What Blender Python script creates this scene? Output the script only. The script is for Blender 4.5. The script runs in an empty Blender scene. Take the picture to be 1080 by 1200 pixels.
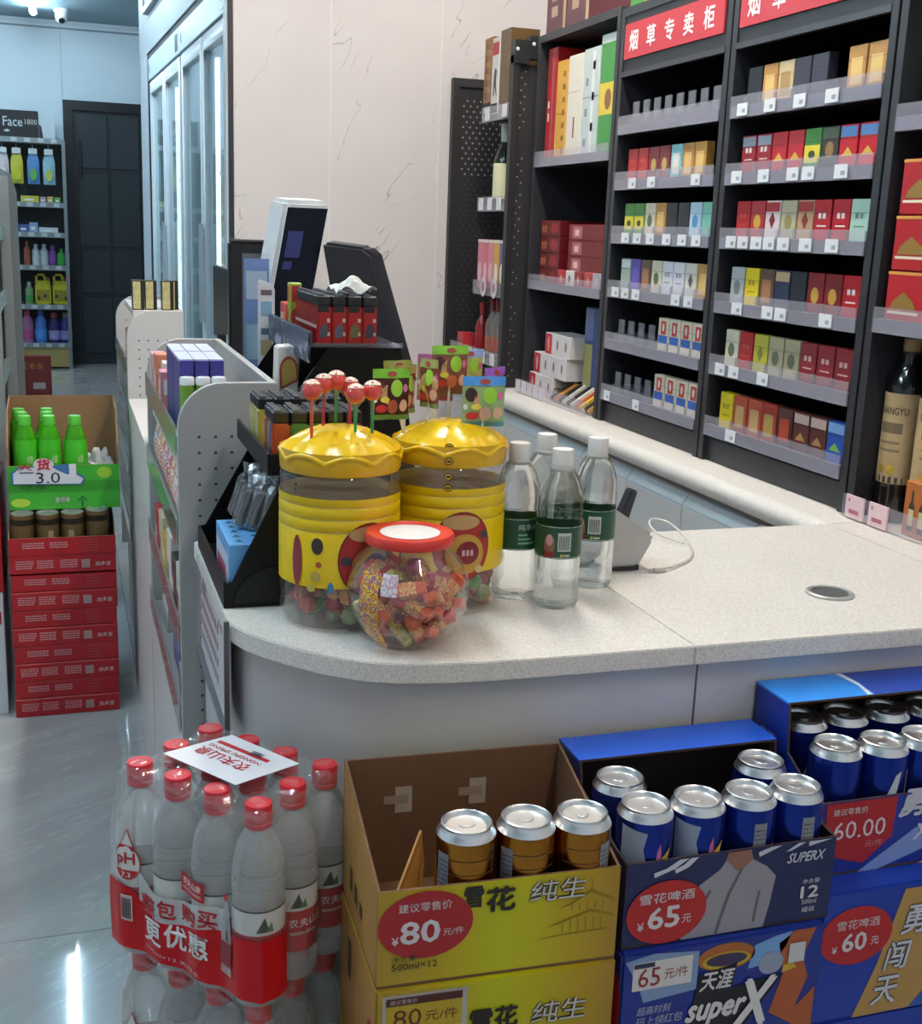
import bpy, bmesh, math, random
from mathutils import Vector, Matrix
random.seed(7)
PI = math.pi
SC = bpy.context.scene
COL = SC.collection

# ------------------------------------------------------------------ camera
def make_camera():
    yaw, pitch, roll = math.radians(18.473), math.radians(-13.21), math.radians(2.181)
    fwd = Vector((math.sin(yaw) * math.cos(pitch), math.cos(yaw) * math.cos(pitch), math.sin(pitch)))
    right = Vector((math.cos(yaw), -math.sin(yaw), 0))
    up = right.cross(fwd)
    r = right * math.cos(roll) + up * math.sin(roll)
    u = -right * math.sin(roll) + up * math.cos(roll)
    cd = bpy.data.cameras.new('camera')
    co = bpy.data.objects.new('camera', cd)
    COL.objects.link(co)
    m = Matrix((r, u, -fwd)).transposed().to_4x4()
    m.translation = (0, 0, 1.36)
    co.matrix_world = m
    cd.sensor_fit = 'VERTICAL'
    cd.sensor_height = 24.0
    cd.lens = 24.0 * 1403.0 / 1200.0
    cd.clip_start = 0.05
    SC.camera = co
make_camera()

# ------------------------------------------------------------------ world and exposure
W = bpy.data.worlds.new('world')
SC.world = W
W.use_nodes = True
W.node_tree.nodes['Background'].inputs[0].default_value = (0.62, 0.74, 0.86, 1)
W.node_tree.nodes['Background'].inputs[1].default_value = 0.42
SC.view_settings.view_transform = 'Standard'
SC.view_settings.look = 'None'
SC.view_settings.exposure = 0.5
SC.view_settings.gamma = 1.0
SC.view_settings.use_curve_mapping = False
COOL = (0.73, 0.90, 1.0)
WARM = (1.0, 0.875, 0.76)
LAMP_COOL = 64.0
LAMP_WARM = 118.0
SC.cycles.transparent_max_bounces = 40
SC.cycles.max_bounces = 16

# ------------------------------------------------------------------ materials
def lin(h):
    h = h.lstrip('#')
    out = []
    for i in (0, 2, 4):
        c = int(h[i:i + 2], 16) / 255
        out.append(c / 12.92 if c <= 0.04045 else ((c + 0.055) / 1.055) ** 2.4)
    return (*out, 1)
MATS = {}
def nodes(name):
    m = bpy.data.materials.new(name)
    m.use_nodes = True
    nt = m.node_tree
    return m, nt, nt.nodes['Principled BSDF'], nt.nodes['Material Output']
def node(nt, t, **kw):
    n = nt.nodes.new(t)
    for k, v in kw.items():
        if k.startswith('i_'):
            key = k[2:]
            n.inputs[int(key) if key.isdigit() else key.replace('_', ' ')].default_value = v
        else:
            setattr(n, k, v)
    return n
def mixcol(nt, fac, a, b, mode='MIX'):
    n = nt.nodes.new('ShaderNodeMix')
    n.data_type = 'RGBA'
    n.blend_type = mode
    for sock, v in ((n.inputs[0], fac), (n.inputs[6], a), (n.inputs[7], b)):
        if hasattr(v, 'is_linked') or hasattr(v, 'links'):
            nt.links.new(v, sock)
        else:
            sock.default_value = v
    return n.outputs[2]
def mat(h, rough=0.5, metal=0.0, var=0.08, scale=40.0, bump=0.0, spec=0.5, coat=0.0):
    """plain coloured surface with a little procedural mottling"""
    key = (h, rough, metal, var, scale, bump, spec, coat)
    if key in MATS:
        return MATS[key]
    m, nt, p, o = nodes('surface_' + h.strip('#'))
    c = lin(h)
    tc = node(nt, 'ShaderNodeTexCoord')
    nz = node(nt, 'ShaderNodeTexNoise', i_Scale=scale, i_Detail=3.0)
    nt.links.new(tc.outputs['Object'], nz.inputs['Vector'])
    lo = tuple(x * (1 - var) for x in c[:3]) + (1,)
    hi = tuple(min(1, x * (1 + var)) for x in c[:3]) + (1,)
    nt.links.new(mixcol(nt, nz.outputs[0], lo, hi), p.inputs['Base Color'])
    p.inputs['Roughness'].default_value = rough
    p.inputs['Metallic'].default_value = metal
    p.inputs['Specular IOR Level'].default_value = spec
    p.inputs['Coat Weight'].default_value = coat
    if bump:
        b = node(nt, 'ShaderNodeBump', i_Strength=bump, i_Distance=0.002)
        nt.links.new(nz.outputs[0], b.inputs['Height'])
        nt.links.new(b.outputs[0], p.inputs['Normal'])
    MATS[key] = m
    return m
def clear(name, tint=(0.93, 0.95, 0.95), alpha=0.06, rough=0.05, bump=0.0, bscale=60.0, face=(0.9, 0.9, 0.92), fres=1.25):
    """thin see-through plastic: transparent with a glossy sheen towards grazing angles"""
    if name in MATS:
        return MATS[name]
    m, nt, p, o = nodes(name)
    nt.nodes.remove(p)
    tr = node(nt, 'ShaderNodeBsdfTransparent')
    tr.inputs[0].default_value = (*tint, 1)
    gl = node(nt, 'ShaderNodeBsdfGlossy')
    gl.inputs['Color'].default_value = (1, 1, 1, 1)
    gl.inputs['Roughness'].default_value = rough
    df = node(nt, 'ShaderNodeBsdfDiffuse')
    df.inputs[0].default_value = (*face, 1)
    fr = node(nt, 'ShaderNodeFresnel')
    # thin sheet: both faces reflect alike, so the index is inverted where the back of the sheet is seen
    ge = node(nt, 'ShaderNodeNewGeometry')
    mr = node(nt, 'ShaderNodeMapRange', i_1=0.0, i_2=1.0, i_3=fres, i_4=1.0 / fres)
    nt.links.new(ge.outputs['Backfacing'], mr.inputs[0])
    nt.links.new(mr.outputs[0], fr.inputs['IOR'])
    tc = node(nt, 'ShaderNodeTexCoord')
    nz = node(nt, 'ShaderNodeTexNoise', i_Scale=bscale, i_Detail=2.0)
    nt.links.new(tc.outputs['Object'], nz.inputs['Vector'])
    if bump:
        b = node(nt, 'ShaderNodeBump', i_Strength=bump, i_Distance=0.004)
        nt.links.new(nz.outputs[0], b.inputs['Height'])
        nt.links.new(b.outputs[0], gl.inputs['Normal'])
        nt.links.new(b.outputs[0], fr.inputs['Normal'])
    m1 = node(nt, 'ShaderNodeMixShader')
    m1.inputs[0].default_value = alpha
    nt.links.new(tr.outputs[0], m1.inputs[1])
    nt.links.new(df.outputs[0], m1.inputs[2])
    m2 = node(nt, 'ShaderNodeMixShader')
    nt.links.new(fr.outputs[0], m2.inputs[0])
    nt.links.new(m1.outputs[0], m2.inputs[1])
    nt.links.new(gl.outputs[0], m2.inputs[2])
    nt.links.new(m2.outputs[0], o.inputs[0])
    MATS[name] = m
    return m
def water(thin=0.35, haze=0.0, key='water'):
    if key in MATS:
        return MATS[key]
    m, nt, p, o = nodes('bottled_water')
    nt.nodes.remove(p)
    rf = node(nt, 'ShaderNodeBsdfGlass')
    rf.inputs['IOR'].default_value = 1.33
    rf.inputs['Roughness'].default_value = 0.0
    rf.inputs['Color'].default_value = (0.97, 0.985, 0.98, 1)
    tr = node(nt, 'ShaderNodeBsdfTransparent')
    tr.inputs[0].default_value = (0.9, 0.93, 0.93, 1)
    tc = node(nt, 'ShaderNodeTexCoord')
    nz = node(nt, 'ShaderNodeTexNoise', i_Scale=55.0, i_Detail=1.0)
    nt.links.new(tc.outputs['Object'], nz.inputs['Vector'])
    b = node(nt, 'ShaderNodeBump', i_Strength=0.25, i_Distance=0.003)
    nt.links.new(nz.outputs[0], b.inputs['Height'])
    nt.links.new(b.outputs[0], rf.inputs['Normal'])
    mx = node(nt, 'ShaderNodeMixShader')
    mx.inputs[0].default_value = thin
    nt.links.new(rf.outputs[0], mx.inputs[1])
    nt.links.new(tr.outputs[0], mx.inputs[2])
    out = mx.outputs[0]
    if haze:
        df = node(nt, 'ShaderNodeBsdfDiffuse')
        df.inputs[0].default_value = (0.95, 0.95, 0.95, 1)
        m2 = node(nt, 'ShaderNodeMixShader')
        m2.inputs[0].default_value = haze
        nt.links.new(out, m2.inputs[1])
        nt.links.new(df.outputs[0], m2.inputs[2])
        out = m2.outputs[0]
    nt.links.new(out, o.inputs[0])
    MATS[key] = m
    return m
def emit(name, col, s):
    m, nt, p, o = nodes(name)
    p.inputs['Base Color'].default_value = (*[min(0.9, x * 0.5) for x in col], 1)
    p.inputs['Emission Color'].default_value = (*col, 1)
    p.inputs['Emission Strength'].default_value = s
    return m
def marble():
    m, nt, p, o = nodes('white_marble_panel')
    tc = node(nt, 'ShaderNodeTexCoord')
    m0 = node(nt, 'ShaderNodeMapping')
    m0.inputs['Rotation'].default_value = (0, math.radians(54), 0)
    nt.links.new(tc.outputs['Object'], m0.inputs[0])
    mp = node(nt, 'ShaderNodeMapping')
    mp.inputs['Scale'].default_value = (0.55, 1.0, 2.4)
    nt.links.new(m0.outputs[0], mp.inputs[0])
    nz = node(nt, 'ShaderNodeTexNoise', i_Scale=1.7, i_Detail=4.0, i_Roughness=0.55, i_Distortion=0.25)
    nt.links.new(mp.outputs[0], nz.inputs['Vector'])
    d = node(nt, 'ShaderNodeMath', operation='SUBTRACT', i_1=0.5)
    nt.links.new(nz.outputs[0], d.inputs[0])
    a = node(nt, 'ShaderNodeMath', operation='ABSOLUTE')
    nt.links.new(d.outputs[0], a.inputs[0])
    r = node(nt, 'ShaderNodeMapRange', i_1=0.0, i_2=0.004, i_3=1.0, i_4=0.0)
    nt.links.new(a.outputs[0], r.inputs[0])
    n2 = node(nt, 'ShaderNodeTexNoise', i_Scale=4.5, i_Detail=2.0)
    nt.links.new(tc.outputs['Object'], n2.inputs['Vector'])
    r2 = node(nt, 'ShaderNodeMapRange', i_1=0.50, i_2=0.60, i_3=0.0, i_4=0.8)
    nt.links.new(n2.outputs[0], r2.inputs[0])
    mu = node(nt, 'ShaderNodeMath', operation='MULTIPLY')
    nt.links.new(r.outputs[0], mu.inputs[0])
    nt.links.new(r2.outputs[0], mu.inputs[1])
    base = mixcol(nt, n2.outputs[0], lin('#cfc7c5'), lin('#d8d1cf'))
    nt.links.new(mixcol(nt, mu.outputs[0], base, lin('#7c7472')), p.inputs['Base Color'])
    p.inputs['Roughness'].default_value = 0.32
    return m
def floor_tile():
    m, nt, p, o = nodes('polished_grey_stone_tile')
    tc = node(nt, 'ShaderNodeTexCoord')
    mp = node(nt, 'ShaderNodeMapping')
    mp.inputs['Scale'].default_value = (0.55, 2.6, 1.0)
    m0 = node(nt, 'ShaderNodeMapping')
    m0.inputs['Rotation'].default_value = (0, 0, math.radians(-35))
    oi = node(nt, 'ShaderNodeObjectInfo')
    nt.links.new(tc.outputs['Object'], m0.inputs[0])
    nt.links.new(m0.outputs[0], mp.inputs[0])
    ml = node(nt, 'ShaderNodeVectorMath', operation='SCALE', i_3=1.0)
    cb = node(nt, 'ShaderNodeCombineXYZ')
    mm = node(nt, 'ShaderNodeMath', operation='MULTIPLY', i_1=23.0)
    nt.links.new(oi.outputs['Random'], mm.inputs[0])
    nt.links.new(mm.outputs[0], cb.inputs[2])
    ad = node(nt, 'ShaderNodeVectorMath', operation='ADD')
    nt.links.new(mp.outputs[0], ad.inputs[0])
    nt.links.new(cb.outputs[0], ad.inputs[1])
    nz = node(nt, 'ShaderNodeTexNoise', i_Scale=2.4, i_Detail=9.0, i_Roughness=0.66, i_Distortion=0.2)
    nt.links.new(ad.outputs[0], nz.inputs['Vector'])
    cr = node(nt, 'ShaderNodeValToRGB')
    e = cr.color_ramp.elements
    e[0].position = 0.25; e[0].color = lin('#8c8d8e')
    e[1].position = 0.75; e[1].color = lin('#a9a9a9')
    nt.links.new(nz.outputs[0], cr.inputs[0])
    d = node(nt, 'ShaderNodeMath', operation='SUBTRACT', i_1=0.53)
    nt.links.new(nz.outputs[0], d.inputs[0])
    a = node(nt, 'ShaderNodeMath', operation='ABSOLUTE')
    nt.links.new(d.outputs[0], a.inputs[0])
    r = node(nt, 'ShaderNodeMapRange', i_1=0.0, i_2=0.010, i_3=0.4, i_4=0.0)
    nt.links.new(a.outputs[0], r.inputs[0])
    nt.links.new(mixcol(nt, r.outputs[0], cr.outputs[0], lin('#bcbcbb')), p.inputs['Base Color'])
    p.inputs['Roughness'].default_value = 0.04
    p.inputs['Specular IOR Level'].default_value = 0.5
    return m
def terrazzo():
    m, nt, p, o = nodes('speckled_cream_stone')
    tc = node(nt, 'ShaderNodeTexCoord')
    nz = node(nt, 'ShaderNodeTexNoise', i_Scale=330.0, i_Detail=2.0)
    nt.links.new(tc.outputs['Object'], nz.inputs['Vector'])
    cr = node(nt, 'ShaderNodeValToRGB')
    e = cr.color_ramp.elements
    e[0].position = 0.36; e[0].color = lin('#c6bfb7')
    e[1].position = 0.62; e[1].color = lin('#dcd6cf')
    nt.links.new(nz.outputs[0], cr.inputs[0])
    nt.links.new(cr.outputs[0], p.inputs['Base Color'])
    p.inputs['Roughness'].default_value = 0.38
    return m
def mottle(*cols, scale=120.0, rough=0.3):
    """busy printed look: a noise split into flat colours"""
    key = ('mottle', cols, scale, rough)
    if key in MATS: return MATS[key]
    m, nt, p, o = nodes('printed_mottle')
    tc = node(nt, 'ShaderNodeTexCoord')
    nz = node(nt, 'ShaderNodeTexNoise', i_Scale=scale, i_Detail=2.0)
    nt.links.new(tc.outputs['Object'], nz.inputs['Vector'])
    cr = node(nt, 'ShaderNodeValToRGB')
    cr.color_ramp.interpolation = 'CONSTANT'
    e = cr.color_ramp.elements
    e[0].color = lin(cols[0]); e[0].position = 0.0
    e[1].color = lin(cols[1]); e[1].position = 0.30 + 0.4 / len(cols)
    for i, c in enumerate(cols[2:]):
        q = e.new(0.30 + 0.4 * (i + 2) / len(cols)); q.color = lin(c)
    nt.links.new(nz.outputs[0], cr.inputs[0])
    nt.links.new(cr.outputs[0], p.inputs['Base Color'])
    p.inputs['Roughness'].default_value = rough
    MATS[key] = m
    return m
MARBLE, TILE, STONE = marble(), floor_tile(), terrazzo()
BLACK = mat('#17171a', 0.45, var=0.15)
BLACKM = mat('#26262a', 0.5, var=0.12)
WHITE = mat('#e4e1de', 0.5, var=0.03)
LAMIN = mat('#bdbab8', 0.35, var=0.03)
GREYM = mat('#9b9a99', 0.45, var=0.04)
CARD = mat('#8d6a48', 0.85, var=0.12)
SILVER = mat('#e6e6e6', 0.3, 1.0, var=0.05)
ALU = mat('#b6b8ba', 0.35, 0.8, var=0.04)
CLEAR = clear('clear_plastic')
ACRYL = clear('acrylic_strip', (0.96, 0.95, 0.97), 0.16, 0.2, face=(0.66, 0.64, 0.7))

# ------------------------------------------------------------------ mesh tools
class MB:
    def __init__(s):
        s.v, s.f, s.mi = [], [], []
    def face(s, pts, mi=0):
        k = len(s.v)
        s.v += [tuple(p) for p in pts]
        s.f.append(tuple(range(k, k + len(pts))))
        s.mi.append(mi)
    def box(s, x0, x1, y0, y1, z0, z1, mi=0, mx=None):
        """mx: optional dict of side -> material index (x-, x+, y-, y+, z-, z+)"""
        k = len(s.v)
        s.v += [(x, y, z) for z in (z0, z1) for y in (y0, y1) for x in (x0, x1)]
        for side, q in (('z-', (0, 2, 3, 1)), ('z+', (4, 5, 7, 6)), ('y-', (0, 1, 5, 4)), ('y+', (2, 6, 7, 3)), ('x-', (0, 4, 6, 2)), ('x+', (1, 3, 7, 5))):
            s.f.append(tuple(k + i for i in q))
            s.mi.append((mx or {}).get(side, mi))
        return s
    def lathe(s, prof, seg=24, c=(0, 0, 0), mi=0, a0=0.0, a1=2 * PI, rfun=None):
        k = len(s.v)
        full = abs(a1 - a0 - 2 * PI) < 1e-6
        n = seg if full else seg + 1
        for (r, z) in prof:
            for i in range(n):
                a = a0 + (a1 - a0) * i / seg
                rr = r * (rfun(a, z) if rfun else 1)
                s.v.append((c[0] + rr * math.cos(a), c[1] + rr * math.sin(a), c[2] + z))
        for j in range(len(prof) - 1):
            for i in range(seg):
                i2 = (i + 1) % n
                s.f.append((k + j * n + i, k + j * n + i2, k + (j + 1) * n + i2, k + (j + 1) * n + i))
                s.mi.append(mi)
        return s
    def prism(s, pts, d, mi=0, mcap=None):
        """polygon of 3-D points swept along vector d"""
        n = len(pts)
        k = len(s.v)
        s.v += [tuple(p) for p in pts] + [tuple(Vector(p) + Vector(d)) for p in pts]
        s.f.append(tuple(range(k + n - 1, k - 1, -1))); s.mi.append(mi if mcap is None else mcap)
        s.f.append(tuple(range(k + n, k + 2 * n))); s.mi.append(mi if mcap is None else mcap)
        for i in range(n):
            j = (i + 1) % n
            s.f.append((k + i, k + j, k + n + j, k + n + i)); s.mi.append(mi)
        return s
    def tube(s, path, r, seg=8, mi=0, caps=True):
        pts = [Vector(p) for p in path]
        k = len(s.v)
        for i, p in enumerate(pts):
            t = (pts[min(i + 1, len(pts) - 1)] - pts[max(i - 1, 0)]).normalized()
            ref = Vector((0, 0, 1)) if abs(t.z) < 0.9 else Vector((1, 0, 0))
            u = t.cross(ref).normalized(); w = t.cross(u)
            rr = r[i] if isinstance(r, (list, tuple)) else r
            for j in range(seg):
                a = 2 * PI * j / seg
                s.v.append(tuple(p + u * math.cos(a) * rr + w * math.sin(a) * rr))
        for i in range(len(pts) - 1):
            for j in range(seg):
                j2 = (j + 1) % seg
                s.f.append((k + i * seg + j, k + i * seg + j2, k + (i + 1) * seg + j2, k + (i + 1) * seg + j)); s.mi.append(mi)
        if caps:
            s.f.append(tuple(k + j for j in range(seg))); s.mi.append(mi)
            e = k + (len(pts) - 1) * seg
            s.f.append(tuple(e + j for j in range(seg - 1, -1, -1))); s.mi.append(mi)
        return s
    def grid(s, fn, nu, nv, mi=0, flip=False):
        k = len(s.v)
        for j in range(nv + 1):
            for i in range(nu + 1):
                s.v.append(tuple(fn(i / nu, j / nv)))
        for j in range(nv):
            for i in range(nu):
                a = k + j * (nu + 1) + i
                q = (a, a + 1, a + nu + 2, a + nu + 1)
                s.f.append(q[::-1] if flip else q); s.mi.append(mi)
        return s
    def mesh(s, name, mats, smooth=False, bevel=0.0, bseg=2, angle=35):
        me = bpy.data.meshes.new(name)
        me.from_pydata(s.v, [], s.f)
        for m in (mats if isinstance(mats, (list, tuple)) else [mats]):
            me.materials.append(m)
        for p, i in zip(me.polygons, s.mi):
            p.material_index = i
        bm = bmesh.new(); bm.from_mesh(me)
        bmesh.ops.remove_doubles(bm, verts=bm.verts, dist=1e-6)
        bmesh.ops.recalc_face_normals(bm, faces=bm.faces)
        if bevel:
            es = [e for e in bm.edges if len(e.link_faces) == 2 and e.calc_face_angle(0) > math.radians(30)]
            bmesh.ops.bevel(bm, geom=es, offset=bevel, segments=bseg, affect='EDGES', clamp_overlap=True)
        for f in bm.faces:
            f.smooth = smooth or bool(bevel)
        if smooth or bevel:
            for e in bm.edges:
                if len(e.link_faces) == 2 and e.calc_face_angle(0) > math.radians(angle):
                    e.smooth = False
        bm.to_mesh(me); bm.free()
        return me
def link(name, data, parent=None, loc=None):
    o = bpy.data.objects.new(name, data)
    COL.objects.link(o)
    if parent is not None:
        o.parent = parent
    if loc is not None:
        o.location = loc
    return o
def tag(o, label=None, cat=None, group=None, kind=None):
    if label: o['label'] = label
    if cat: o['category'] = cat
    if group: o['group'] = group
    if kind: o['kind'] = kind
    return o
def thing(name, label, cat, loc=(0, 0, 0), rz=0.0, group=None):
    o = link(name, None, None, loc)
    o.rotation_euler = (0, 0, rz)
    o.empty_display_size = 0.05
    return tag(o, label, cat, group)
def part(name, mb, m, parent, smooth=False, bevel=0.0, label=None, loc=None, **kw):
    o = link(name, mb.mesh(name, m, smooth, bevel, **kw), parent, loc)
    if label: o['label'] = label
    return o
def struct(name, mb, m, parent=None, smooth=False, bevel=0.0, **kw):
    o = link(name, mb.mesh(name, m, smooth, bevel, **kw), parent)
    if parent is None: o['kind'] = 'structure'
    return o
def ctree(o, parent=None):
    c = o.copy(); COL.objects.link(c); c.parent = parent
    for ch in o.children: ctree(ch, c)
    return c
def copy_thing(o, loc, rz=None, label=None, group=None):
    c = ctree(o); c.location = loc
    if rz is not None: c.rotation_euler = (0, 0, rz)
    if label: c['label'] = label
    if group: c['group'] = group
    return c

# ------------------------------------------------------------------ lettering
TEXTS = {}
def text_mesh(s, bold=0.0, shear=0.0):
    key = (s, bold, shear)
    if key not in TEXTS:
        c = bpy.data.curves.new('lettering', 'FONT')
        c.body = s; c.resolution_u = 2; c.shear = shear
        o = bpy.data.objects.new('lettering', c)
        me = o.to_mesh()
        v0 = [tuple(v.co) for v in me.vertices]; f0 = [tuple(p.vertices) for p in me.polygons]
        o.to_mesh_clear()
        vs, fs, lv = [], [], []
        b = max(0.0, bold) * 0.75
        for dx, dy in (((0, 0), (b, 0), (-b, 0), (0, b), (0, -b)) if b else ((0, 0),)):
            k = len(vs); lv += [k // max(1, len(v0))] * len(v0)
            vs += [(v[0] + dx, v[1] + dy) for v in v0]; fs += [tuple(i + k for i in f) for f in f0]
        x0 = min(v[0] for v in vs); x1 = max(v[0] for v in vs)
        y0 = min(v[1] for v in vs); y1 = max(v[1] for v in vs)
        h = max(1e-4, y1 - y0)
        vs = [((v[0] - x0) / h, (v[1] - y0) / h) for v in vs]
        TEXTS[key] = ([(*v, l) for v, l in zip(vs, lv)], fs, (x1 - x0) / h)
        bpy.data.objects.remove(o); bpy.data.curves.remove(c)
    return TEXTS[key]
def lettering(parent, s, m, O, U, V, h, w=None, bold=0.012, shear=0.0, name='lettering', mapf=None):
    """flat printed characters: lower-left corner at O, U along the line, V up, h tall (w wide)"""
    vs, fs, asp = text_mesh(s, bold, shear)
    O, U, V = Vector(O), Vector(U), Vector(V)
    sx = (w / asp) if w else h
    if mapf:
        pts = []
        for x, y, l in vs:
            a, b = x * sx, y * h
            p = Vector(mapf(a, b)); n = (Vector(mapf(a + 1e-4, b)) - p).cross(Vector(mapf(a, b + 1e-4)) - p).normalized()
            pts.append(p + n * (4e-5 * l))
    else:
        N = U.cross(V) * 4e-5
        pts = [O + U * (x * sx) + V * (y * h) + N * l for x, y, l in vs]
    me = bpy.data.meshes.new(name)
    me.from_pydata([tuple(p) for p in pts], [], fs)
    me.materials.append(m)
    return link(name, me, parent)
def patch(parent, name, m, O, U, V, pts):
    """flat printed polygon; pts are (u, v) pairs on the surface"""
    O, U, V = Vector(O), Vector(U), Vector(V)
    mb = MB(); mb.face([O + U * a + V * b for a, b in pts])
    me = bpy.data.meshes.new(name)
    me.from_pydata(mb.v, [], mb.f); me.materials.append(m)
    return link(name, me, parent)
def rect(a, b, w, h): return [(a, b), (a + w, b), (a + w, b + h), (a, b + h)]
def oval(cx, cy, rx, ry, n=28): return [(cx + rx * math.cos(2 * PI * i / n), cy + ry * math.sin(2 * PI * i / n)) for i in range(n)]
def barcode(parent, O, U, V, w, h, base=None):
    """white field with black bars"""
    patch(parent, 'barcode_field', base or mat('#c9cbd0', 0.5), O, U, V, rect(0, 0, w, h))
    N = Vector(U).cross(Vector(V)) * 0.0003
    mb = MB(); x = 0.1 * w
    rnd = random.Random(3)
    while x < 0.9 * w:
        d = w * rnd.choice((0.03, 0.05, 0.08))
        mb.face([Vector(O) + N + Vector(U) * a + Vector(V) * b for a, b in rect(x, 0.12 * h, d, 0.76 * h)])
        x += d + w * rnd.choice((0.03, 0.05))
    part('barcode_lettering', mb, mat('#2a2c33', 0.6), parent)
RED, INKW, INKB = mat('#b41722', 0.5), mat('#dedcd9', 0.5, var=0.02), mat('#1b1a1c', 0.6)
EX, EY, EZ = (1, 0, 0), (0, 1, 0), (0, 0, 1)
# ================================================================== ROOM
ZC = 3.05
struct('floor', MB().box(-3.6, 1.86, -1.6, 12.1, -0.06, -0.006), mat('#54585b', 0.8))
FLOOR = bpy.data.objects['floor']
tile_me = MB().box(-0.374, 0.374, -0.749, 0.749, -0.006, 0.0).mesh('floor_tile', TILE, bevel=0.0008, bseg=1)
for i in range(-5, 3):
    for j in range(-2, 7):
        cx, cy = 0.17 - 0.375 + 0.75 * i, 2.2 + 0.75 + 1.5 * j
        if cx < -3.5 or cx > 1.7 or cy < -1.4: continue
        link('floor_tile', tile_me, FLOOR, (cx, cy, 0))
struct('ceiling', MB().box(-3.6, 1.86, -1.6, 12.1, ZC, ZC + 0.08), mat('#7f9aa4', 0.6, var=0.03))
BLUEW = mat('#b7c6cf', 0.5, var=0.03, scale=3)
o = struct('wall_back', MB().box(-3.6, 1.86, 11.95, 12.1, 0, ZC), mat('#8d9aa2', 0.7))
px = [-3.6, -2.4, -1.2, -0.62, 0.05, 0.82, 1.86]
for a, b in zip(px[:-1], px[1:]):
    z0 = 2.38 if a == 0.05 else 0.0
    part('wall_panel', MB().box(a + 0.002, b - 0.002, 11.938, 11.95, z0, ZC - 0.03), BLUEW, o)
struct('wall_right', MB().box(1.8, 1.86, -1.6, 11.95, 0, ZC), mat('#cac4c2', 0.5, var=0.03))
struct('wall_left', MB().box(-3.66, -3.6, -1.6, 11.95, 0, ZC), mat('#b8c2c8', 0.6, var=0.03))
struct('trim_1', MB().box(-3.6, 1.8, 11.915, 11.938, ZC - 0.035, ZC - 0.003), mat('#aab6bd', 0.4))
struct('trim_2', MB().box(-3.6, 1.8, 11.925, 11.938, ZC - 0.075, ZC - 0.06), mat('#6d7c85', 0.4))
# black double door in the back wall
d = struct('door_1', MB().box(0.06, 0.80, 11.90, 11.937, 0.02, 2.30), mat('#1c242a', 0.45, var=0.1))
fm = mat('#10151a', 0.4)
part('door_frame', MB().box(0.05, 0.13, 11.87, 11.93, 0.0, 2.375).box(0.74, 0.82, 11.87, 11.93, 0.0, 2.375).box(0.13, 0.74, 11.87, 11.93, 2.29, 2.375), fm, d)
for z0, z1 in ((0.10, 0.62), (0.66, 1.05), (1.09, 1.75), (1.79, 2.25)):
    for x0, x1 in ((0.16, 0.43), (0.45, 0.71)):
        part('door_panel', MB().box(x0, x1, 11.889, 11.9, z0, z1), mat('#222b31', 0.42, var=0.1), d, bevel=0.004, bseg=1)
part('door_handle', MB().tube([(0.185, 11.86, 1.70), (0.185, 11.86, 2.03)], 0.011).box(0.179, 0.191, 11.86, 11.9, 1.72, 1.735).box(0.179, 0.191, 11.86, 11.9, 1.99, 2.005), mat('#43494d', 0.3, 0.8), d)
# marble-clad end wall behind the till
o = struct('wall_marble', MB().box(0.60, 1.80, 4.44, 4.52, 0, ZC), mat('#b5adab', 0.6))
for a, b in ((0.584, 0.929), (0.929, 1.338), (1.338, 1.798)):
    part('marble_panel', MB().box(a + 0.002, b - 0.002, 4.428, 4.44, 0.0, ZC - 0.002), MARBLE, o, bevel=0.0012, bseg=1)
for x in (0.929, 1.338):
    part('joint_strip', MB().box(x - 0.0035, x + 0.0035, 4.4265, 4.432, 0.0, ZC - 0.002), mat('#dcd6d3', 0.35), o)

# ---- cooler wall: local frame, y runs along the glass fronts away from the till
FR = math.radians(2.343)
FC, FS = math.cos(FR), math.sin(FR)
def fpt(x, y, z=0.0): return (0.573 + x * FC - y * FS, 4.43 + x * FS + y * FC, z)
HW = mat('#c3ccd3', 0.4, var=0.02)
h = link('wall_cooler', MB().box(-0.004, 0.10, 0.03, 2.90, 2.215, ZC).box(-0.004, 0.09, 2.555, 2.90, 0, 2.215).box(0.02, 0.70, 2.62, 2.70, 0, 2.215).mesh('wall_cooler', HW, bevel=0.002, bseg=1))
h.location = (0.573, 4.43, 0); h.rotation_euler = (0, 0, FR); h['kind'] = 'structure'
part('dark_reveal', MB().box(0.0, 0.03, 2.525, 2.553, 0, 2.2).box(0.004, 0.04, 0.04, 2.525, 2.19, 2.213).box(-0.004, 0.012, -0.004, 0.006, 0, ZC), mat('#1d2226', 0.5), h)
part('near_jamb', MB().box(-0.012, 0.10, 0.007, 0.031, 0, ZC), HW, h)
part('edge_trim', MB().box(-0.012, 0.02, 0.032, 0.055, 0, 2.19), mat('#c9cdd1', 0.35), h)
b = thing('wall_board', 'white framed board hung on the pale wall above the glass-door coolers', 'board', fpt(-0.03, 1.0, 2.43), FR)
part('board_face', MB().box(0.012, 0.026, 0.0, 1.45, 0.0, 0.35), mat('#dfe6ea', 0.4), b)
part('board_frame', MB().box(0.0, 0.026, -0.03, 1.48, -0.03, 0.0).box(0.0, 0.026, -0.03, 1.48, 0.35, 0.38).box(0.0, 0.026, -0.03, 0.0, 0.0, 0.35).box(0.0, 0.026, 1.45, 1.48, 0.0, 0.35), mat('#79858d', 0.35, 0.4), b)
GLASS = clear('cooler_glass', (0.86, 0.94, 0.96), 0.12, 0.03, face=(0.66, 0.82, 0.88), fres=1.25)
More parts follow.
